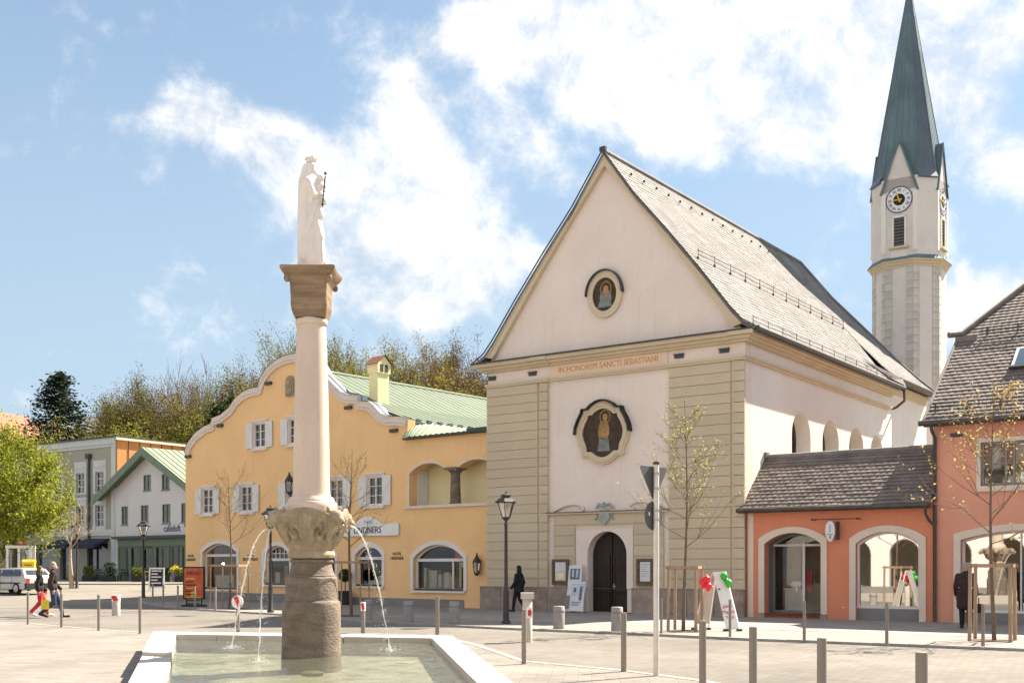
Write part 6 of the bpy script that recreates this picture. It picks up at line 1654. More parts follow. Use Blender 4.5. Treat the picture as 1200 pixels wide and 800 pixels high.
def tree_guard(pos, lab, hw, h, rot, posts=4, thin=False):
    g = thing('tree_guard', lab, 'tree stakes', pos, rot, 'timber stakes round the young trees')
    cs = [(-hw, -hw), (hw, -hw), (hw, hw), (-hw, hw)][:posts]
    r = .028 if thin else .042
    for (x, y) in cs:
        MB().tube([(x, y, 0), (x * .97, y * .97, h)], [r, r * .93], 8).build('stake', M['timber'], g, smooth=60)
    for i in range(len(cs)):
        a, c = cs[i], cs[(i + 1) % len(cs)]
        m = MB(); m.rbox(((a[0] + c[0]) / 2, (a[1] + c[1]) / 2, h - .05), Vector((c[0] - a[0], c[1] - a[1], 0)).normalized(), Vector((-(c[1] - a[1]), c[0] - a[0], 0)).normalized(), (0, 0, 1), hw + .06, .016, .038); m.build('rail', M['timber'], g)
    MB().slab([(-hw, -hw), (hw, -hw), (hw, hw), (-hw, hw)], .002, .008).build('soil_bed', M['soil'], g)
p = G(803, 738.5, PH); tree_guard((p[0], p[1], PH), 'timber stakes round the pale leaved tree before the church', .36, 1.68, R(-22))
p = G(1163, 750, PH); tree_guard((p[0], p[1], PH), 'timber stakes round the golden leaved tree at right', .42, 1.72, R(-30))
p = G(269, 713, PH); tree_guard((p[0], p[1], PH), 'dark timber stakes round the bare tree left of the fountain', .55, 1.75, R(-10), thin=True)
p = G(411, 721, PH); tree_guard((p[0], p[1], PH), 'dark timber stakes round the bare tree right of the column', .5, 1.85, R(-10), thin=True)

def lime_tree():
    rng = random.Random(33); Y = 66.0; X = (18 - 600) / F * Y
    root = thing('lime_tree', 'large bushy tree in bright yellow green spring leaf at left edge', 'tree', (X, Y, gz(X, Y)))
    w = MB(); tips = []
    w.tube([(0, 0, 0), (.05, .03, 1.2), (0, .05, 2.4), (-.05, 0, 3.6)], [.26, .22, .19, .15], 10)
    w.build('trunk', M['bark_old'], root, smooth=60)
    br = MB()
    for i in range(15):
        az = i * 2.4; d = Vector((math.cos(az), math.sin(az), rng.uniform(.15, 1.2))).normalized()
        grow(rng, br, tips, Vector((0, 0, 1.9 + i * .13)), d, rng.uniform(1.0, 1.5), .09, 3, .6, .25, 3, .01)
    br.build('branches', M['bark_old'], root, smooth=60)
    lf = MB(); cent = []
    for _ in range(128):                                   # leaf clumps through an uneven crown
        a = rng.uniform(0, 6.283); u = rng.uniform(-1, 1); r = rng.uniform(.45, 1.0) ** .6
        c = Vector((2.95 * r * math.cos(a) * math.sqrt(1 - u * u), 2.5 * r * math.sin(a) * math.sqrt(1 - u * u), 4.45 + 2.55 * r * u))
        if c.z > 5.9: c.x *= .65; c.y *= .65
        c.x -= .25 * max(0, c.z - 4.6); c.x += .5 * max(0, 3.8 - c.z)
        cent.append(c); leaf_quads(lf, c, 115, rng.uniform(.2, .5), .075, rng)
    for p in tips: leaf_quads(lf, p, 3, .12, .085, rng)
    lf.build('crown', L_lime, root, fix=False); root.scale = (1, 1, 1.32)
lime_tree()

# trees of the wooded slope: a few kinds grown once, then copied one by one
def hill_kind(kind, seed):
    rng = random.Random(seed); wood = MB(); tips = []; lf = MB()
    if kind == 'spruce':
        H = 13.0; wood.tube([(0, 0, 0), (0, 0, H)], [.24, .03], 7)
        for i in range(34):
            h = 2.0 + 10.6 * i / 33; L = 3.2 * (1 - (h - 2) / 11.2) ** .85 + .12
            for j in range(6):
                if rng.random() < .12: continue
                az = i * 1.1 + j * 1.05 + rng.uniform(-.2, .2); Lb = L * rng.uniform(.65, 1.12)
                d = Vector((math.cos(az), math.sin(az), -.10 - .15 * rng.random())); e = Vector((0, 0, h)) + d * Lb + Vector((0, 0, .2 * Lb))
                wood.tube([(0, 0, h), Vector((0, 0, h)) + d * Lb * .6, e], [.04, .025, .01], 3, cap=False)
                for t in (.3, .45, .6, .75, .9, 1.0):
                    leaf_quads(lf, Vector((0, 0, h)).lerp(e, t) + Vector((0, 0, -.08)), 12, .10 + .08 * t, .09, rng, .6)
        return wood, lf
    spec = {'big': (12, 4, .6, 34), 'bare': (12.5, 4, .5, 0), 'bud': (11.5, 4, .55, 20), 'bush': (6, 3, .75, 46), 'conifer': (7.5, 0, 0, 0)}[kind]
    H = spec[0]
    if kind == 'conifer':
        wood.tube([(0, 0, 0), (0, 0, H)], [.15, .02], 5)
        for i in range(420):
            h = rng.uniform(.4, H); r = 1.5 * (1 - h / H) ** .7 * rng.uniform(.3, 1.05) + .1; a = rng.uniform(0, 6.283)
            leaf_quads(lf, (r * math.cos(a), r * math.sin(a), h), 6, .16, .14, rng)
        return wood, lf
    fork = H * (.22 if kind != 'bush' else .1)
    wood.tube([(0, 0, 0), (.1, .05, fork * .6), (.05, .1, fork * 1.3)], [.26, .22, .17], 7)
    for i in range(7 if kind != 'bush' else 8):
        az = i * 2.4 + rng.uniform(-.3, .3); d = Vector((math.cos(az) * .6, math.sin(az) * .6, rng.uniform(.6, 1.3))).normalized()
        grow(rng, wood, tips, Vector((.05, .05, fork * rng.uniform(.8, 1.3))), d, H * .31 * rng.uniform(.8, 1.15), .13, spec[1], spec[2], .32, 3, .022, split=(2, 3))
    if spec[3]:
        for p in tips:
            leaf_quads(lf, p, spec[3] if kind == 'bush' else (spec[3] if rng.random() < .4 else spec[3] // 2), .26 if kind != 'bush' else .22, .052 if kind != 'bush' else .033, rng)
    return wood, lf
def make_slope_trees():
    kinds = {}
    def get(kind, seed):
        if (kind, seed) not in kinds:
            w, l = hill_kind(kind, seed)
            kinds[(kind, seed)] = (w.mesh('trunk', M['bark_old'], fix=False, smooth=180), l.mesh('crown', L_dark, fix=False) if l.v else None, 13.0 if kind == 'spruce' else max(v[2] for v in w.v + l.v))
        return kinds[(kind, seed)]
    leafs = {'o': L_olive, 'g': L_green, 'b': L_brown, 'd': L_dark, 'y': L_ygreen, 'l': L_bud}
    variants = {}
    # u of the trunk, v of the top, distance, kind, seed, leaf, width factor, label
    T = [(70, 433, 113, 'spruce', 1, 'd', 1.4, 'tall dark spruce standing alone above the grey building'),
         (50, 492, 108, 'bush', 2, 'l', .9, 'small golden yellow tree left of the spruce foot'),
         (97, 497, 112, 'bush', 6, 'b', .9, 'brown bushy tree right of the spruce foot'),
         (117, 474, 118, 'bare', 3, '', .8, 'bare pale tree in front of the far white house'),
         (158, 433, 112, 'big', 4, 'o', .85, 'dense olive budding tree left in the wooded slope'),
         (182, 430, 114, 'big', 5, 'b', .85, 'brown budding tree above the orange clad flank'),
         (140, 478, 110, 'bush', 2, 'o', .6, 'low olive bush at the left end of the wood'),
         (206, 452, 111, 'bush', 6, 'g', 1.0, 'bright green bushy tree low on the slope'),
         (225, 420, 120, 'bare', 3, '', 1.0, 'broad bare grey tree against the sky'),
         (212, 428, 126, 'bare', 7, '', .8, 'slender bare tree behind the broad bare one'),
         (256, 432, 122, 'bud', 8, 'g', .7, 'thin light green tree left of the inn gable'),
         (244, 470, 110, 'bush', 2, 'g', .8, 'low yellow green bush beside the dark conifers'),
         (256, 470, 109, 'conifer', 1, 'd', 1.0, 'small dark conifer by the inn gable, left of two'),
         (274, 461, 111, 'conifer', 1, 'd', 1.0, 'small dark conifer by the inn gable, right of two'),
         (276, 422, 124, 'bare', 7, '', .8, 'bare twiggy tree above the dark conifers'),
         (292, 420, 118, 'big', 5, 'b', .8, 'brown budding tree by the gable shoulder'),
         (300, 434, 112, 'bush', 6, 'l', .8, 'yellowish bush behind the gable shoulder'),
         (318, 406, 118, 'big', 4, 'o', .85, 'olive tree behind the top of the gable'),
         (343, 388, 119, 'bud', 8, 'g', .8, 'tall fresh green tree behind the marble shaft'),
         (372, 396, 121, 'big', 4, 'o', .8, 'olive tree just behind the column'),
         (394, 388, 120, 'bud', 8, 'g', .75, 'fresh green tree right of the column'),
         (418, 397, 115, 'big', 9, 'l', .9, 'leafy yellow green tree left of the chimney'),
         (445, 394, 116, 'big', 10, 'o', .9, 'leafy olive tree behind the chimney'),
         (470, 397, 118, 'big', 9, 'l', .8, 'leafy yellow green tree right of the chimney'),
         (428, 425, 108, 'bush', 2, 'o', 1.2, 'low olive bush at the foot of the chimney'),
         (455, 425, 108, 'bush', 6, 'l', 1.1, 'low yellow green bush above the green roof'),
         (492, 432, 110, 'bush', 2, 'l', 1.1, 'golden bush in the dip of the wood'),
         (508, 424, 116, 'big', 5, 'b', .7, 'brown tree in the dip of the wood'),
         (524, 401, 118, 'big', 5, 'b', .85, 'tall brown budding tree left of the church eave'),
         (548, 384, 119, 'big', 4, 'b', .9, 'tallest brown budding tree beside the church gable'),
         (572, 388, 122, 'bare', 3, '', .8, 'bare tree partly behind the church gable'),
         (525, 445, 109, 'bush', 6, 'o', 1.1, 'low olive bush above the ribbed roof'),
         (552, 440, 109, 'bush', 2, 'b', 1.1, 'low brown bush beside the church cornice'),
         (575, 430, 111, 'bush', 6, 'b', 1.0, 'brown bush partly behind the church corner'),
         (8, 466, 116, 'bare', 7, '', .9, 'bare tree behind the orange tiled house')]
    hz = make_hill.hz
    nm = {'spruce': 'spruce_tree', 'conifer': 'conifer', 'bush': 'bush', 'bare': 'bare_tree', 'bud': 'budding_tree', 'big': 'leafy_tree'}
    for (u, v, Y, kind, seed, leaf, wf, lab) in T:
        X = (u - 600) / F * Y; zt = CZ + (V0 - v + (0 if kind in ('spruce', 'conifer') else 10)) / F * Y; zb = hz(X, Y) - .3
        wm, lm, H = get(kind, seed); s = (zt - zb) / H
        root = thing(nm[kind], lab, 'bush' if kind == 'bush' else 'tree', (X, Y, zb), u * 1.7, 'trees on the wooded slope')
        sx = s * wf if kind != 'bush' else s * wf
        root.scale = (sx, sx, s)
        inst(wm, 'trunk', root)
        if lm and leaf:
            if (lm.name, leaf) not in variants:
                m2 = lm.copy(); m2.materials.clear(); m2.materials.append(leafs[leaf]); variants[(lm.name, leaf)] = m2
            inst(variants[(lm.name, leaf)], 'crown', root)
make_slope_trees()

# ------------------------------------------------------------------ street furniture
def make_bollards():
    # steel posts: pixel column, foot row, ground height, radius, label
    posts = [(32.6, 732, 0, .032, 'steel post at far left edge of plaza row'), (72, 735.5, 0, .036, 'steel post just right of the walking couple'), (115.6, 739.4, 0, .036, 'steel post left of the short pale bollard'),
             (164, 743, 0, .036, 'steel post nearest the left corner of the basin'), (512.5, 744, 0, .05, 'steel post behind the right rim corner of the basin'),
             (614, 779, 0, .042, 'steel post in front of the pale box bollard'), (731, 788, 0, .046, 'steel post left of the road sign pole'),
             (823.5, 809.5, 0, .05, 'steel post right of the road sign pole'), (882.5, 826, 0, .05, 'steel post in front of the salmon shop entrance'),
             (963, 856, 0, .05, 'steel post cut by lower edge, second from right'), (1080, 895, 0, .052, 'steel post at lower right, nearest the camera')]
    for (u, v, z, r, lab) in posts:
        x, y, _ = G(u, v, z)
        o = thing('steel_post', lab, 'bollard', (x, y, .02), 0, 'brushed steel posts along the plaza')
        MB().lathe([(r, 0), (r, .93), (r * .93, .945), (r * .5, .95)], 14).build('shaft', M['steel'], o, smooth=50)
        MB().lathe([(r + .012, -.02), (r + .012, .012)], 14).build('foot_ring', M['kerb'], o)
    posts2 = [(775, 742, .03, 'thin dark post beside the road sign pole'), (855.5, 746, .032, 'thin post in front of the sandwich board'), (942.5, 750, .036, 'thin post before the salmon shop entrance step'), (1039.2, 754.5, .036, 'thin post before the large salmon shop window'), (1152, 757, .036, 'thin post before the stakes of the golden tree'),
              (179, 706.5, .04, 'dark post under the white sandwich board'), (191.3, 708, .04, 'dark post right of the white sandwich board'), (208.4, 710.5, .04, 'dark post left of the orange menu board'), (252.5, 715.5, .036, 'dark post right of the orange menu board'), (228.5, 712.5, .03, 'dark post in front of the orange menu board')]
    for (u, v, r, lab) in posts2:
        x, y, _ = G(u, v, PH)
        o = thing('thin_post', lab, 'bollard', (x, y, PH), 0, 'thin posts along the kerb')
        MB().lathe([(r, 0), (r, .86), (r * .8, .88)], 12).build('shaft', M['steel'] if u > 300 else M['bollardstone'], o, smooth=50)
        MB().lathe([(r + .01, 0), (r + .01, .012)], 12).build('foot_ring', M['kerb'], o)
    fat = [(478.8, 728, .15, .62, 'dark short bollard before the inn, left of two by the kerb'), (532.5, 730, .15, .64, 'dark short bollard before the inn, right of two by the kerb'), (431.5, 725.5, .13, .62, 'dark short bollard beside the bare tree'), (655, 736, .15, .6, 'dark short bollard before the church notice case'), (723, 739, .15, .62, 'short bollard before the church door')]
    for (u, v, r, h, lab) in fat:
        x, y, _ = G(u, v, PH)
        o = thing('stone_bollard', lab, 'bollard', (x, y, PH), 0, 'short stone bollards on the pavement')
        MB().lathe([(r, 0), (r, h - .02), (r - .02, h)], 20).build('shaft', M['bollardstone'], o, smooth=50); MB().lathe([(r + .008, h - .16), (r + .008, h - .12)], 20, cap=False).build('band', M['greypanel'], o)
    # posts with red and white reflective heads
    rw = [(425.5, 742, .055, .80, 'steel', 'steel post with red and white head right of the column'), (279, 741, .05, .82, 'steel', 'steel post with red and white disc left of the column'), (136, 721, .14, .72, 'bollardpale', 'short pale bollard with red and white band at left'), (618, 752, .11, 1.0, 'bollardpale', 'pale box topped bollard with red sticker before the church')]
    for (u, v, r, h, mm, lab) in rw:
        x, y, _ = G(u, v, 0)
        o = thing('marked_post', lab, 'bollard', (x, y, .004 if u < 300 and u > 140 else 0.0), 0)
        b = MB(); b.lathe([(r, 0), (r, h - .01), (r - .01, h)], 16); b.build('shaft', M[mm], o, smooth=50)
        if u < 130: pass
        if u == 618:
            MB().box(-.15, .15, -.15, .15, h - .02, h + .12).build('head', M['bollardpale'], o)
            MB().box(-.02, .12, -r - .015, -r, .55, .80).build('sticker', M['whitepaint'], o); MB().prism(ell(.05, .67, .045, .08, 12), -r - .02, -r - .014).build('red_mark', M['red'], o)
        elif u == 279:
            MB().prism(ell(0, h - .02, .15, .17, 24), -.09, -.06).build('disc', M['whitepaint'], o)
            MB().prism([(-.10, h + .1), (.0, h + .14), (.11, h - .12), (.02, h - .17)], -.096, -.09).build('red_stripe', M['red'], o)
        else:
            MB().lathe([(r + .008, h - .22), (r + .008, h + .005), (.01, h + .008)], 16).build('head', M['whitepaint'], o, smooth=50)
            MB().prism([(-r * .9, h - .04), (r * .2, h - .01), (r * .95, h - .16), (-r * .1, h - .21)], -r - .03, -r * .35).build('red_stripe', M['red'], o)
make_bollards()

def street_lamp(u, v, z, vtop, lab, glow=False):
    x, y, _ = G(u, v, z); H = CZ + (V0 - vtop) / F * y - z
    o = thing('street_lamp', lab, 'street lamp', (x, y, z), R(20), 'black lantern street lamps')
    b = MB(); b.lathe([(.13, 0), (.13, .05), (.09, .10), (.085, .9), (.065, 1.0), (.055, 1.05), (.045, H - .95), (.06, H - .93), (.05, H - .88), (.035, H - .80), (.10, H - .74), (.11, H - .70)], 12); b.build('pole', M['iron'], o, smooth=40)
    fr = MB()
    for i in range(6):
        a = i * math.pi / 3; fr.tube([(.12 * math.cos(a), .12 * math.sin(a), H - .71), (.25 * math.cos(a), .25 * math.sin(a), H - .26)], .012, 4)
    fr.lathe([(.12, H - .72), (.135, H - .70), (.12, H - .68)], 6); fr.build('lantern_frame', M['iron'], o)
    MB().lathe([(.115, H - .70), (.243, H - .26)], 6, cap=False).build('lantern_glass', M['lampglass'], o)
    MB().lathe([(.03, H - .68), (.04, H - .6), (.03, H - .4), (.005, H - .38)], 8).build('lamp_bulb', M['curtain'], o, smooth=60)
    rf = MB(); rf.lathe([(.32, H - .28), (.33, H - .25), (.22, H - .15), (.15, H - .12), (.14, H - .07), (.17, H - .05), (.10, H - .015), (.03, H), (.02, H + .05), (.005, H + .08)], 6); rf.build('lantern_roof', M['iron'], o)
    for i in range(6):
        a = i * math.pi / 3; MB().ball((.31 * math.cos(a), .31 * math.sin(a), H - .24), .03, 6, 5).build('knob', M['iron'], o)
street_lamp(593, 730, PH, 578, 'black street lamp with lantern standing before the left church pilaster')
street_lamp(317, 717, PH, 594, 'black street lamp left of the fountain column before the inn')
street_lamp(168, 700, gz(0, 57), 610, 'black street lamp before the green cafe shopfront')
street_lamp(90, 690, .4, 612, 'black street lamp beside the pale trunked tree at left')

def road_sign():
    x, y, _ = G(769, 793, 0)
    o = thing('road_sign', 'pale pole with the grey backs of triangular and round road signs', 'road sign', (x, y, 0), R(46))
    H = 3.28
    MB().lathe([(.044, 0), (.044, H), (.04, H + .02)], 14).build('pole', M['galv'], o, smooth=50)
    MB().lathe([(.05, H), (.05, H + .04), (.01, H + .05)], 12).build('cap', M['iron'], o)
    def rounded(poly, r=.05):
        out = []
        n = len(poly)
        for i in range(n):
            p, a, c = Vector(poly[i]), Vector(poly[i - 1]), Vector(poly[(i + 1) % n])
            out += [tuple(p + (a - p).normalized() * r), tuple(p + ((a - p).normalized() + (c - p).normalized()) * r * .35), tuple(p + (c - p).normalized() * r)]
        return out
    tr = MB().prism(rounded([(-.36, H - .03), (0, H - .57), (.36, H - .03)][::-1]), .044, .056); t = tr.build('triangle_plate', M['signback'], o)
    MB().prism(rounded([(-.32, H - .05), (0, H - .52), (.32, H - .05)][::-1]), .057, .060).build('triangle_face', M['whitepaint'], t)
    d = MB().prism(ell(0, H - .79, .225, .225, 32), .044, .056); dd = d.build('round_plate', M['signback'], o)
    MB().prism(ell(0, H - .79, .21, .21, 32), .057, .060).build('round_face', M['whitepaint'], dd)
    for z in (H - .15, H - .38, H - .72, H - .86): MB().lathe([(.052, z), (.052, z + .03)], 12).build('clamp', M['hubcap'], o)
    MB().prism(ell(-.12, H - .76, .018, .03, 10), .040, .045).build('sticker', M['whitepaint'], dd)
road_sign()

def make_signs():
    # white sandwich board with balloons before the salmon shop
    x, y, _ = G(846, 738, PH)
    o = thing('sandwich_board', 'white sandwich board with red lettering, balloons tied to its top', 'sandwich board', (x, y, PH), R(-2))
    k = y / F
    H = 68 * k
    # seen edge-on: front board leans right, rear board leans left
    def board(dx, nm, m):
        b = MB(); w = 9 * k
        top = [Vector((-8 * k + (0 if dx > 0 else -2 * k), -.03, H)), Vector((6 * k if dx > 0 else -6 * k, .22, H))]
        return b
    fT = [Vector((-10.5 * k, -.02, H)), Vector((3.5 * k, -.02, H + .02))]; fB = [Vector((2.5 * k, -.34, .04)), Vector((18 * k, -.30, .04))]
    th = Vector((.035, .03, 0))
    f = MB(); vs = [fT[0], fT[1], fB[1], fB[0]]; f.add(vs + [p + th for p in vs], [(0, 1, 2, 3), (7, 6, 5, 4), (0, 4, 5, 1), (1, 5, 6, 2), (2, 6, 7, 3), (3, 7, 4, 0)]); fo = f.build('front_board', M['whitepaint'], o)
    rT = [Vector((-17 * k, .05, H * .96)), Vector((-6 * k, .08, H))]; rB = [Vector((-31 * k, .28, .04)), Vector((-14 * k, .32, .04))]
    r = MB(); ins = .2
    vs = [rT[0].lerp(rB[0], .28), rT[1].lerp(rB[1], .28), rB[1].lerp(rT[1], .08), rB[0].lerp(rT[0], .08)]; r.add(vs + [p + th for p in vs], [(0, 1, 2, 3), (7, 6, 5, 4), (0, 4, 5, 1), (1, 5, 6, 2), (2, 6, 7, 3), (3, 7, 4, 0)]); r.build('rear_board', M['bollardpale'], o)
    for a, c in ((rT[0], rB[0]), (rT[1], rB[1])): MB().tube([a, c - Vector((0, 0, .04))], .02, 6).build('leg', M['whitepaint'], o)
    MB().tube([rT[0].lerp(rB[0], .25), rT[1].lerp(rB[1], .25)], .016, 6).build('rail', M['whitepaint'], o)
    for p in (fB[0], fB[1], rB[0], rB[1]): MB().box(p.x - .07, p.x + .07, p.y - .04, p.y + .06, 0, .05).build('foot', M['darkplastic'], o)
    # lettering laid on the leaning board
    e1 = (fT[1] - fT[0]).normalized(); e2 = ((fB[0] + fB[1]) / 2 - (fT[0] + fT[1]) / 2); e2n = e2.normalized(); nn = e1.cross(-e2n).normalized()
    for t, s, body in ((.60, .12, 'Jahre'), (.70, .14, 'Markt'), (.79, .11, 'Tage')):
        l = lettering(body, s, fo, (0, 0, 0), M['red'], depth=.004); c = (fT[0] + fT[1]) / 2 + e2 * t + nn * .006
        mt = Matrix((e1, -e2n, nn)).transposed().to_4x4(); mt.translation = c; l.matrix_local = mt
    MB().ball(tuple((fT[0] + fT[1]) / 2 + e2 * .30 + nn * .01 - e1 * .1), (.03, .01, .03), 8, 5).build('logo_dot', M['posterdark'], fo)
    Hh = PH
    for nm, mm, us in (('red_balloon', 'red_balloon', ((824.5, 682.5, 5.2), (828, 679, 4.8), (830, 687, 4.6))), ('green_balloon', 'green_balloon', ((848.5, 675, 4.6), (853.5, 683, 4.6)))):
        for i, (u, v, rp) in enumerate(us):
            p = Vector(P(u, v, y - .12 - .05 * i)); r = rp * k
            w = {('red_balloon', 0): 'red balloon on the sandwich board, farthest left', ('red_balloon', 1): 'red balloon on the sandwich board, topmost red one', ('red_balloon', 2): 'red balloon on the sandwich board, lowest red one', ('green_balloon', 0): 'green balloon on the sandwich board, upper of two', ('green_balloon', 1): 'green balloon on the sandwich board, lower of two'}[(nm, i)]
            bo = thing('balloon', w, 'balloon', p, 0, nm.replace('_', ' ') + 's on the sandwich board')
            MB().lathe([(.004, -r * 1.3), (.02, -r * 1.18), (r * .45, -r * .9), (r * .85, -r * .4), (r, .1 * r), (r * .93, r * .5), (r * .6, r * .88), (r * .25, r * 1.02), (.005, r * 1.05)], 16).build('skin', M[mm], bo, smooth=180)
            an = Vector(o.location) + (fT[0] if nm == 'red_balloon' else fT[1])
            MB().tube([(0, 0, -r * 1.28), an - p], .004, 4).build('string', M['whitepaint'], bo)
    # poster stand at the church door
    wx = ch.world(-6.35, -.62, PH)
    ps = thing('poster_stand', 'white two tier poster stand leaning beside the dark church door', 'poster stand', wx, ch.rot)
    a = MB(); a.add([(-.40, 0, .06), (.44, -.05, .06), (.36, .22, 1.12), (-.34, .22, 1.10), (-.40, .04, .06), (.44, -.01, .06), (.36, .26, 1.12), (-.34, .26, 1.10)], [(0, 1, 2, 3), (7, 6, 5, 4), (0, 4, 5, 1), (1, 5, 6, 2), (2, 6, 7, 3), (3, 7, 4, 0)]); lo = a.build('lower_panel', M['poster'], ps)
    a = MB(); a.add([(-.38, .21, 1.0), (.22, .19, 1.02), (.19, .30, 1.72), (-.36, .30, 1.70), (-.38, .25, 1.0), (.22, .23, 1.02), (.19, .34, 1.72), (-.36, .34, 1.70)], [(0, 1, 2, 3), (7, 6, 5, 4), (0, 4, 5, 1), (1, 5, 6, 2), (2, 6, 7, 3), (3, 7, 4, 0)]); hi = a.build('upper_panel', M['poster'], ps)
    def onlow(x0, x1, z0, z1, m, nm, par, A, dz):
        m_ = MB(); 
        def py(z): return A[0] + (A[1] - A[0]) * (z - A[2]) / (A[3] - A[2]) - .012
        m_.add([(x0, py(z0), z0), (x1, py(z0), z0), (x1, py(z1), z1), (x0, py(z1), z1), (x0, py(z0) + .006, z0), (x1, py(z0) + .006, z0), (x1, py(z1) + .006, z1), (x0, py(z1) + .006, z1)], [(0, 1, 2, 3), (0, 4, 5, 1), (1, 5, 6, 2), (2, 6, 7, 3), (3, 7, 4, 0)]); m_.build(nm, M[m], par)
    A1 = (-.03, .215, .06, 1.11); A2 = (.195, .30, 1.0, 1.71)
    onlow(-.28, .12, 1.20, 1.58, 'posterdark', 'printed_picture', hi, A2, 0); onlow(-.2, -.12, 1.28, 1.55, 'posterblue', 'printed_figure', hi, (.185, .29, 1.0, 1.71), 0); onlow(-.02, .06, 1.26, 1.55, 'posterblue', 'printed_figure', hi, (.185, .29, 1.0, 1.71), 0)
    onlow(-.16, .34, .66, 1.05, 'posterblue', 'printed_sky', lo, A1, 0); onlow(-.06, .04, .74, .90, 'posterdark', 'printed_emblem', lo, (-.04, .205, .06, 1.11), 0); onlow(.2, .3, .45, .95, 'posterdark', 'printed_tower', lo, (-.04, .205, .06, 1.11), 0)
    onlow(-.38, -.2, .14, .62, 'greypanel', 'printed_column', lo, A1, 0); onlow(-.1, .3, .35, .40, 'greyblue', 'printed_line', lo, A1, 0); onlow(-.1, .22, .27, .31, 'greyblue', 'printed_line', lo, A1, 0)
    for xx in (-.34, .38): MB().tube([(xx, -.02, 0), (xx, .24, 1.1)], .015, 5).build('leg', M['whitepaint'], ps); MB().tube([(xx * .9, .45, 0), (xx * .9, .28, 1.1)], .015, 5).build('leg', M['whitepaint'], ps)
    # orange menu board before the inn
    x, y, _ = G(227.5, 710, PH); k = y / F
    mb = thing('menu_board', 'orange red menu board on a dark stand left before the inn', 'menu board', (x, y, PH), R(-8))
    w, h = 13.2 * k, 38 * k
    MB().box(-w, w, -.05, .05, .30, .30 + h).build('frame', M['darkplastic'], mb)
    pn = MB().box(-w + .06, w - .06, -.06, -.05, .36, .24 + h).build('printed_panel', M['orangered'], mb)
    lettering('MENU', .22, pn, (0, -.065, h + .02), M['blackletter'], depth=.004)
    rn = random.Random(4)
    for i in range(9): MB().box(-w + .15, -w + .15 + rn.uniform(.25, .7), -.066, -.061, h - .22 - i * .13, h - .18 - i * .13).build('printed_line', M['blackletter' if i % 3 else 'yellowpaint'], pn)
    MB().box(-.12, .12, -.066, -.061, .42, .62).build('printed_mark', M['yellowpaint'], pn)
    for xx in (-w * .7, w * .7): MB().tube([(xx, 0, .05), (xx, 0, .32)], .03, 6).build('leg', M['darkplastic'], mb)
    MB().lathe([(.28, 0), (.28, .05), (.2, .08)], 16, (-w * .6, 0)).build('foot', M['darkplastic'], mb); MB().lathe([(.28, 0), (.28, .05), (.2, .08)], 16, (w * .6, 0)).build('foot', M['darkplastic'], mb)
    # white framed chalk board behind
    x, y, _ = G(183, 685, .3); y = 64.0; x = (183 - 600) / F * y; z = gz(x, y); k = y / F
    cb = thing('chalk_board', 'white framed leaning chalk board before the green cafe', 'chalk board', (x, y, z), R(8))
    h = 1.15; w = .42
    fr = MB(); fr.add([(-w, 0, .15), (w, 0, .15), (w, .25, h + .15), (-w, .25, h + .15), (-w, .05, .15), (w, .05, .15), (w, .30, h + .15), (-w, .30, h + .15)], [(0, 1, 2, 3), (7, 6, 5, 4), (0, 4, 5, 1), (1, 5, 6, 2), (2, 6, 7, 3), (3, 7, 4, 0)]); fo = fr.build('frame', M['whitepaint'], cb)
    s = MB(); s.add([(-w + .08, .005, .25), (w - .08, .005, .25), (w - .08, .215, h + .06), (-w + .08, .215, h + .06)], [(0, 1, 2, 3)]); so = s.build('slate', M['slate'], cb, fix=False)
    for i in range(5): z0 = .4 + i * .17; yy = .005 + (z0 - .25) * .214; MB().box(-w + .14, w - .16 - (i % 2) * .2, yy - .012, yy - .004, z0, z0 + .07).build('chalk_line', M['poster'], so)
    for xx in (-w + .03, w - .03): MB().tube([(xx, 0, 0), (xx, .04, .2)], .025, 5).build('leg', M['whitepaint'], cb); MB().tube([(xx, .55, 0), (xx, .3, h)], .02, 5).build('leg', M['whitepaint'], cb)
    # potted ball tree by the inn door
    x, y, _ = G(404.5, 708, PH)
    tp = thing('topiary', 'dark clipped ball shrub on a stem in a black pot by the inn', 'potted shrub', (x, y, PH))
    MB().lathe([(.24, 0), (.30, .55), (.31, .60), (.27, .60), (.25, .54)], 18).build('pot', M['darkplastic'], tp, smooth=40)
    MB().tube([(0, 0, .5), (0, 0, 1.0)], .025, 6).build('stem', M['bark'], tp)
    b = MB(); rn = random.Random(2)
    for _ in range(1500):
        d = Vector((rn.gauss(0, 1), rn.gauss(0, 1), rn.gauss(0, 1))).normalized(); leaf_quads(b, d * .27 * rn.uniform(.75, 1.05) + Vector((0, 0, 1.27)), 1, .01, .035, rn)
    b.build('crown', L_box, tp, fix=False)
make_signs()

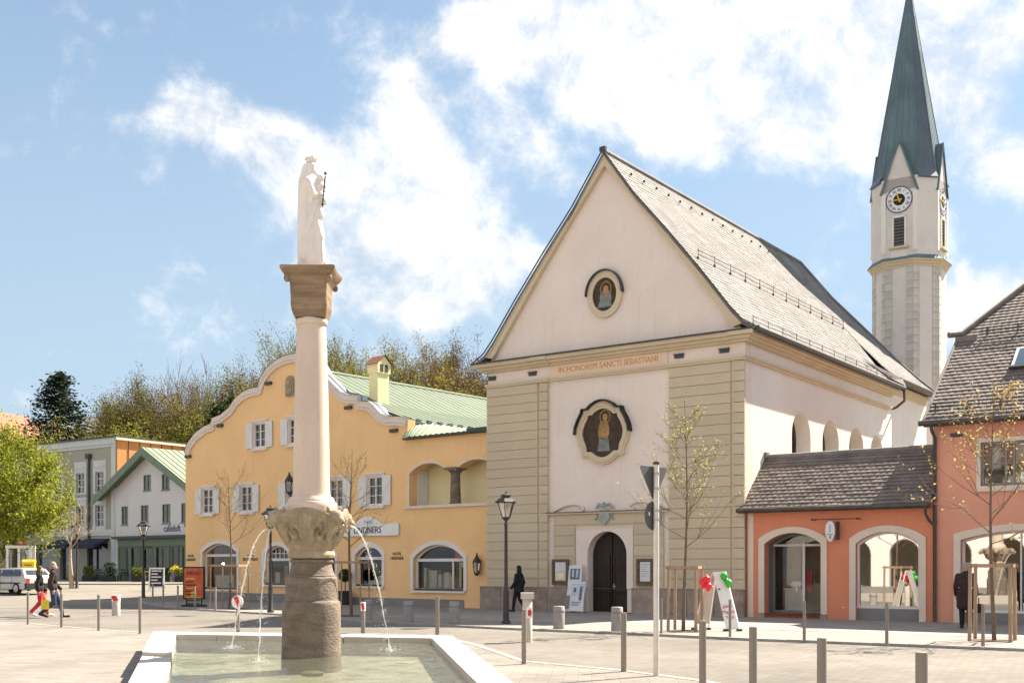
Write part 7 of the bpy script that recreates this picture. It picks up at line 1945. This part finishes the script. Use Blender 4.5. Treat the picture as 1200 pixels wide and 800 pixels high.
# ------------------------------------------------------------------ people
def person(label, pos, heading, H, walk=1.0, coat='black', coat_len=.78, legs='black', hair='brownhair', long_hair=False, shoes='darkplastic', arms=(.25, -.25), bend=.1, group=None, head_turn=0.0):
    o = thing('person', label, 'person', pos, heading + math.pi / 2, group); s = H / 1.75; o.scale = (s, s, s)
    f, bk = .26 * walk, .30 * walk
    # forward is -y, the person's left is +x
    hipL, hipR = Vector((.09, 0, .92)), Vector((-.09, 0, .92))
    kL, aL = Vector((.10, -.16 * walk - .02, .50)), Vector((.10, -f, .085))
    kR, aR = Vector((-.10, -.02 * walk, .49)), Vector((-.10, bk, .085 + .07 * walk))
    tL, tR = aL + Vector((.02, -.17, -.045)), aR + Vector((-.02, -.15, -.045 - .06 * walk))
    sL, sR = Vector((.19, .0, 1.42)), Vector((-.19, 0, 1.42))
    eL, eR = sL + Vector((.06, -.25 * arms[0] + .03, -.28)), sR + Vector((-.06, -.25 * arms[1] + .03, -.28))
    wL, wR = eL + Vector((.01, -.12 - .25 * arms[0], -.22)), eR + Vector((-.01, -.12 - .25 * arms[1], -.22))
    hd = Vector((0, -.03, 1.63))
    ct, st_ = math.cos(head_turn), math.sin(head_turn)
    def h(x, y, z): return hd + Vector((x * ct - y * st_, x * st_ + y * ct, z))
    leg = [(hipL, kL, .085, .058), (kL, aL, .056, .038), (hipR, kR, .085, .058), (kR, aR, .056, .038), (aL, tL, .042, .032), (aR, tR, .042, .032)]
    torso = [((.06, 0, .95), (-.06, 0, .95), .115, .115), ((0, 0, .95), (0, .0, 1.15), .12, .12), ((.05, 0, 1.2), (.08, .0, 1.36), .11, .105), ((-.05, 0, 1.2), (-.08, 0, 1.36), .11, .105), ((0, 0, 1.4), (0, -.015, 1.53), .058, .052)]
    arm = [(sL, eL, .052, .040), (eL, wL, .040, .028), (sR, eR, .052, .040), (eR, wR, .040, .028)]
    head = [(h(0, .01, .04), h(0, .015, .035), .092, .092), (h(0, -.03, -.03), h(0, -.045, -.065), .066, .045), (h(0, -.10, .0), h(0, -.112, -.025), .014, .018), (h(.088, .01, .0), h(.09, .015, -.03), .020, .014), (h(-.088, .01, .0), h(-.09, .015, -.03), .020, .014), (h(.035, -.085, -.055), h(-.035, -.085, -.055), .012, .012)]
    hands = []
    for w, sg in ((wL, 1), (wR, -1)):
        d = Vector((0, -.10, -1)).normalized(); p = w + d * .07
        hands += [(w, p, .028, .034)]
        for i, (off, ln) in enumerate(((-.026, .075), (-.009, .085), (.009, .08), (.026, .062))):
            a = p + Vector((0, off, 0)) + d * .02; m = a + d * ln * .55; e = m + (d + Vector((-sg * .55, 0, 0))).normalized() * ln * .5
            hands += [(a, m, .0105, .010), (m, e, .010, .0085)]
        a = w + d * .03 + Vector((0, -.028, 0)); hands += [(a, a + Vector((-sg * .015, -.03, -.045)), .013, .010)]
    body = skin_union('body', leg + torso + arm + head + hands, .0135, M['skin'], o, 2)
    for sg in (1, -1): MB().ball(h(sg * .034, -.088, .012), (.014, .008, .009), 8, 6).build('eye', M['darkplastic'], body)
    g = .022
    tr = [(a, c, r0 + g, r1 + g) for a, c, r0, r1 in leg[:4]] + [((.06, 0, .95), (-.06, 0, .95), .125, .125)]
    skin_union('trousers', tr, .018, M[legs], o, 3)
    zb = coat_len
    co = [((.07, 0, .97), (-.07, 0, .97), .14, .14), ((0, .01, 1.0), (0, .01, 1.2), .15, .15), ((.06, 0, 1.2), (.09, 0, 1.37), .135, .12), ((-.06, 0, 1.2), (-.09, 0, 1.37), .135, .12), ((.09, .0, 1.42), (-.09, .0, 1.42), .095, .095), ((0, .01, 1.46), (0, 0, 1.50), .085, .078)]
    co += [(a, c, r0 + .026, r1 + .03) for a, c, r0, r1 in arm]
    if zb < .9:
        for x in (-.09, 0, .09): co.append(((x, 0, .98), (x * 1.25, -.03 * walk, zb + .1), .13, .125)); co.append(((x, 0, .98), (x * 1.25, .06 * walk, zb + .1), .13, .12))
    skin_union('coat', co, .017, M[coat], o, 3)
    hr = [(h(0, .03, .075), h(0, .045, .04), .098, .096), (h(0, .06, .02), h(0, .07, -.04), .075, .055), (h(.07, .03, .03), h(.075, .035, -.02), .035, .025), (h(-.07, .03, .03), h(-.075, .035, -.02), .035, .025)]
    if long_hair: hr += [(h(0, .07, -.02), h(0, .09, -.20), .08, .07), (h(.07, .04, 0), h(.075, .05, -.16), .045, .04), (h(-.07, .04, 0), h(-.075, .05, -.16), .045, .04)]
    skin_union('hair', hr, .012, M[hair], o, 2)
    for a, t in ((aL, tL), (aR, tR)):
        skin_union('shoe', [(a + Vector((0, .045, -.03)), t + Vector((0, -.02, 0)), .052, .042), (a, a + Vector((0, 0, -.03)), .05, .052)], .014, M[shoes], o, 2)
    return o, {'wL': wL, 'wR': wR}
x, y, _ = G(46.5, 722, .0); q1, _ = person('person in black jacket and red trousers walking beside a companion at left', (x, y, .005), R(25), 1.70, 1.0, 'black', .92, 'redcloth', 'brownhair', True, 'whitepaint', group='people walking on the square')
x, y, _ = G(62, 723.5, .0); q2, jn = person('person in dark jacket and blue jeans striding beside one in red trousers', (x, y, .005), R(25), 1.83, 1.15, 'darkbrown', .92, 'denim', 'greyhair', False, 'darkplastic', (.3, -.2), group='people walking on the square')
bg = thing('shopping_bag', 'bright yellow bag carried between the two people at left', 'bag', (x - .12, y - .35, .30), R(30))
b = MB(); b.add([(-.17, -.06, 0), (.17, -.06, 0), (.17, .06, 0), (-.17, .06, 0), (-.15, -.04, .42), (.15, -.04, .42), (.15, .04, .42), (-.15, .04, .42)], [(0, 3, 2, 1), (4, 5, 6, 7), (0, 1, 5, 4), (1, 2, 6, 5), (2, 3, 7, 6), (3, 0, 4, 7)]); b.build('sack', M['yellowbag'], bg); bg.scale = (.75, .75, .75)
MB().tube([(-.09, 0, .42), (-.06, 0, .60), (.06, 0, .60), (.09, 0, .42)], .008, 5).build('handle', M['yellowbag'], bg)
wx = ch.world(ch.front(608, 700, -.95)[0], -.95, PH); person('person in black coat walking past the left church pilaster', wx, R(150), 1.66, .75, 'black', .72, 'black', 'black', True, 'darkplastic', (.2, -.2), group='people walking on the square')
x, y, _ = G(1131.5, 736, PH); person('grey haired person in long dark coat looking into the rose house window', (x, y, PH), R(62), 1.73, .25, 'darkbrown', .52, 'black', 'greyhair', False, 'darkplastic', (.1, .1))
hb = thing('handbag', 'small dark bag held beside the grey haired person at right', 'bag', (x + .33, y - .05, PH + .42), R(60))
MB().box(-.13, .13, -.05, .05, 0, .24).build('bag_body', M['black'], hb); MB().tube([(-.07, 0, .24), (-.04, 0, .40), (.04, 0, .40), (.07, 0, .24)], .008, 5).build('handle', M['black'], hb)

# ------------------------------------------------------------------ car, booth, cafe terrace
def make_car():
    x, y, _ = G(20, 690, .3); y = 61.0; x = (17.5 - 600) / F * y; z = gz(x, y)
    o = thing('parked_car', 'older white estate car with dark bumper partly cut by left edge', 'car', (x, y, z), R(148) - math.pi / 2)
    # forward +y local, rear at -y
    prof = [(-2.05, .32), (-2.12, .55), (-2.08, .86), (-1.98, .98), (-1.66, 1.31), (-1.45, 1.36), (.15, 1.38), (.40, 1.34), (1.10, .96), (1.95, .86), (2.1, .70), (2.12, .38), (1.75, .26), (-1.8, .26)]
    hw = {0: .80}
    b = MB(); n = len(prof)
    def w(zz): return .82 if zz < .95 else .82 - (zz - .95) * .42
    vs = [(-w(zz), yy, zz) for yy, zz in prof] + [(w(zz), yy, zz) for yy, zz in prof]
    b.add(vs, [list(range(n)), list(range(2 * n - 1, n - 1, -1))] + [(i, (i + 1) % n, n + (i + 1) % n, n + i) for i in range(n)])
    body = b.build('body', M['carwhite'], o)
    for sg in (1, -1):
        for ya, yb, yc, yd in ((-1.62, -.95, -.95, -1.45), (-.85, .02, .02, -.85), (.12, .85, .38, .12)):
            g = MB(); X = lambda zz: sg * (w(zz) + .006)
            g.add([(X(.96), ya, .96), (X(.96), yb, .96), (X(1.28), yc, 1.28), (X(1.28), yd, 1.28)], [(0, 1, 2, 3)]); g.build('side_window', M['glass'], o)
        MB().box(sg * .815 - .015, sg * .815 + .015, -1.6, 1.7, .56, .62).build('rub_strip', M['darkplastic'], body)
        dd = MB(); dd.box(sg * .822 - .004, sg * .822 + .004, -.90, -.885, .35, .95); dd.box(sg * .822 - .004, sg * .822 + .004, .06, .075, .35, .95); dd.build('door_seam', M['darkplastic'], body)
        for yy in (-1.28, 1.30):
            wh = MB(); wh.lathe([(.0, -.09), (.24, -.095), (.30, -.08), (.31, 0), (.30, .08), (.24, .095), (0, .09)], 20, cap=False); t = inst(wh.mesh('wheel', M['rubber'], 40), 'wheel', o, (sg * .74, yy, .30), (0, R(90), 0))
            rm = MB(); rm.lathe([(.0, .105 * sg), (.10, .11 * sg), (.19, .1 * sg), (.20, .08 * sg)], 16, cap=False); inst(rm.mesh('rim', M['hubcap'], 40), 'rim', t)
            MB().box(sg * .80 - .03, sg * .80 + .025, yy - .36, yy + .36, .26, .30).build('wheel_arch', M['darkplastic'], body)
        MB().box(sg * .70 - .1, sg * .70 + .1, -2.135, -2.06, .62, .84).build('tail_light', M['red'], o)
        MB().box(sg * .62 - .14, sg * .62 + .14, 2.05, 2.14, .58, .72).build('headlight', M['whitepaint'], o)
    rw = MB(); rw.add([(-.66, -1.985, 1.0), (.66, -1.985, 1.0), (.58, -1.725, 1.275), (-.58, -1.725, 1.275)], [(0, 1, 2, 3)]); rw.build('rear_window', M['glass'], o)
    ws = MB(); ws.add([(-.70, 1.06, 1.0), (.70, 1.06, 1.0), (.60, .45, 1.335), (-.60, .45, 1.335)], [(0, 1, 2, 3)]); ws.build('windscreen', M['glass'], o)
    MB().box(-.83, .83, -2.2, -2.02, .30, .58).build('rear_bumper', M['darkplastic'], o); MB().box(-.83, .83, 2.02, 2.2, .30, .52).build('front_bumper', M['darkplastic'], o)
    MB().box(-.26, .26, -2.155, -2.1, .62, .74).build('number_plate', M['whitepaint'], o)
    for sg in (1, -1): MB().box(sg * .86 - .06, sg * .86 + .06, .62, .74, 1.0, 1.12).build('mirror', M['darkplastic'], o)
make_car()
def make_booth():
    y = 66.0; x = (24.5 - 600) / F * y; z = gz(x, y)
    o = thing('telephone_booth', 'white framed glass booth with small red sign on its roof behind the car', 'booth', (x, y, z), R(12))
    h = 2.35
    for sx in (-.62, 0, .62):
        for sy in (-.5, .5): MB().box(sx - .07, sx + .07, sy - .06, sy + .06, 0, h).build('post', M['whitepaint'], o)
    MB().box(-.72, .72, -.6, .6, h, h + .16).build('roof', M['whitepaint'], o); MB().box(-.68, .68, -.55, .55, 0, .1).build('base', M['greypanel'], o)
    for a, c in ((-.55, -.07), (.07, .55)): MB().box(a, c, -.5, -.48, .2, h - .1).build('pane', M['shopglass'], o); MB().box(a, c, .48, .5, .2, h - .1).build('pane', M['shopglass'], o)
    MB().box(-.55, -.07, .3, .44, .8, 1.9).build('telephone', M['posterdark'], o)
    MB().box(-.24, .24, -.1, .1, h + .16, h + .56).build('roof_sign', M['orangered'], o); MB().prism(ell(0, h + .36, .14, .14, 16), -.12, -.10).build('sign_disc', M['whitepaint'], o)
    y = 64.0; x = (34 - 600) / F * y
    m = thing('letter_box', 'yellow letter box showing above the white car roof', 'letter box', (x, y, gz(x, y)), R(10))
    MB().box(-.32, .32, -.22, .22, .95, 1.62).build('box', M['yellowpaint'], m); MB().prismx([(-.24, 1.62), (.24, 1.62), (.12, 1.76), (-.12, 1.76)], -.34, .34).build('lid', M['yellowpaint'], m)
    MB().box(-.08, .08, -.08, .08, 0, .95).build('post', M['dark_metal'], m); MB().box(-.2, .2, -.235, -.22, 1.42, 1.47).build('slot', M['darkplastic'], m)
make_booth()
def make_terrace():
    rng = random.Random(8); zc = .55
    def chair0():
        c = thing('cafe_chair', 'dark slatted cafe chair on the terrace before the green shopfront', 'chair', (0, 0, 0), 0, 'cafe terrace chairs')
        MB().box(-.22, .22, -.22, .22, .43, .47).build('seat', M['dark_metal'], c)
        b = MB()
        for i in range(4): b.box(-.22, .22, .20, .23, .55 + i * .1, .62 + i * .1)
        b.build('backrest', M['dark_metal'], c)
        for sx in (-.2, .2):
            for sy, hh in ((-.2, .44), (.215, .95)): MB().box(sx - .018, sx + .018, sy - .018, sy + .018, 0, hh).build('leg', M['dark_metal'], c)
        return c
    def table0():
        t = thing('cafe_table', 'round grey cafe table on the terrace before the green shopfront', 'table', (0, 0, 0), 0, 'cafe terrace tables')
        MB().lathe([(.38, .72), (.40, .735), (.38, .75)], 16).build('table_top', M['greyblue'], t); MB().tube([(0, 0, 0), (0, 0, .73)], .03, 6).build('stem', M['dark_metal'], t); MB().lathe([(.24, 0), (.22, .03), (.05, .05)], 12).build('base', M['dark_metal'], t)
        return t
    c0, t0 = chair0(), table0(); first = True
    spots = [(142, 86.5), (156, 87.5), (170, 85.5), (184, 86.5), (199, 84.5), (211, 85.5), (112, 88.5), (126, 87.5)]
    where = ('left of the lamp', 'just left of the black lamp post', 'just right of the black lamp post', 'behind the white framed chalk board', 'nearest the yellow flower tub', 'at the inn corner', 'under the navy awning', 'behind the tallest leafy planter')
    for i, (u, y) in enumerate(spots):
        x = (u - 600) / F * y
        t = t0 if i == 0 else copy_tree(t0); t.location = (x, y, zc + .07); t['label'] = 'round grey cafe table on the terrace ' + where[i]
        for j in range(3):
            c = c0 if (i == 0 and j == 0) else copy_tree(c0); a = (R(250), R(80), R(175))[j] + rng.uniform(-.25, .25)
            c['label'] = ('cafe chair on the square side of the table ', 'cafe chair on the shopfront side of the table ', 'cafe chair on the left side of the table ')[j] + where[i]
            c.location = (x + .68 * math.cos(a), y + .68 * math.sin(a), zc + .07); c.rotation_euler = (0, 0, a - math.pi / 2)
    for i, (u, y, h, lab) in enumerate(((104, 86, 1.0, 'leafy planter at the left end of the cafe terrace'), (128, 84.5, 1.3, 'tallest leafy planter on the cafe terrace'), (163, 83.5, .8, 'low leafy planter in the middle of the cafe terrace'), (193, 83, .9, 'leafy planter beside the white framed chalk board'), (213, 82, .8, 'leafy planter at the inn corner end of the terrace'))):
        x = (u - 600) / F * y
        o = thing('planter', lab, 'planter', (x, y, zc + .07), 0, 'planters on the cafe terrace')
        MB().box(-.45, .45, -.22, .22, 0, .42).build('trough', M['darkplastic'], o)
        b = MB(); rn = random.Random(i)
        for _ in range(140): leaf_quads(b, (rn.uniform(-.4, .4), rn.uniform(-.16, .16), .4 + rn.random() * h * .75), 3, .06, .07, rn)
        b.build('foliage', L_box if i % 2 else L_green, o, fix=False)
    y = 82.5; x = (206 - 600) / F * y
    o = thing('flower_tub', 'round tub of bright yellow flowers near the inn corner', 'planter', (x, y, zc + .07))
    MB().lathe([(.24, 0), (.32, .8), (.34, .84), (.28, .84)], 14).build('tub', M['greypanel'], o, smooth=40)
    b = MB(); rn = random.Random(3)
    for _ in range(260): a = rn.uniform(0, 6.28); r = rn.random() ** .5 * .4; leaf_quads(b, (r * math.cos(a), r * math.sin(a), .9 + (.4 - r) * .9 * rn.random()), 2, .03, .06, rn)
    b.build('flowers', leaf_mat('yellow_flower', (.62, .50, .03), .2, .3), o, fix=False)
make_terrace()

def make_pendants():
    m = bpy.data.materials.new('lit_bulb'); m.use_nodes = True; b = m.node_tree.nodes['Principled BSDF']
    b.inputs['Emission Color'].default_value = (1, .86, .62, 1); b.inputs['Emission Strength'].default_value = 9.0
    for fr, x, y, z, lab in ((ye, -18.35, .75, 1.86, 'lit pendant lamp behind the leftmost arched inn window'), (ca, 2.3, .5, 2.35, 'lit pendant lamp in the left cafe shop window'), (ca, 4.4, .6, 2.35, 'lit pendant lamp behind the cafe door'), (ca, 6.5, .5, 2.35, 'lit pendant lamp in the right cafe shop window')):
        o = thing('pendant_lamp', lab, 'pendant lamp', fr.world(x, y, z), 0, 'lit pendant lamps')
        MB().ball((0, 0, 0), .075 if fr is ca else .06, 10, 8).build('bulb', m, o, smooth=180); MB().lathe([(.04, .05), (.05, .09), (.015, .14)], 10).build('socket', M['dark_metal'], o); MB().tube([(0, 0, .13), (0, 0, .95)], .008, 4).build('cord', M['dark_metal'], o)
make_pendants()
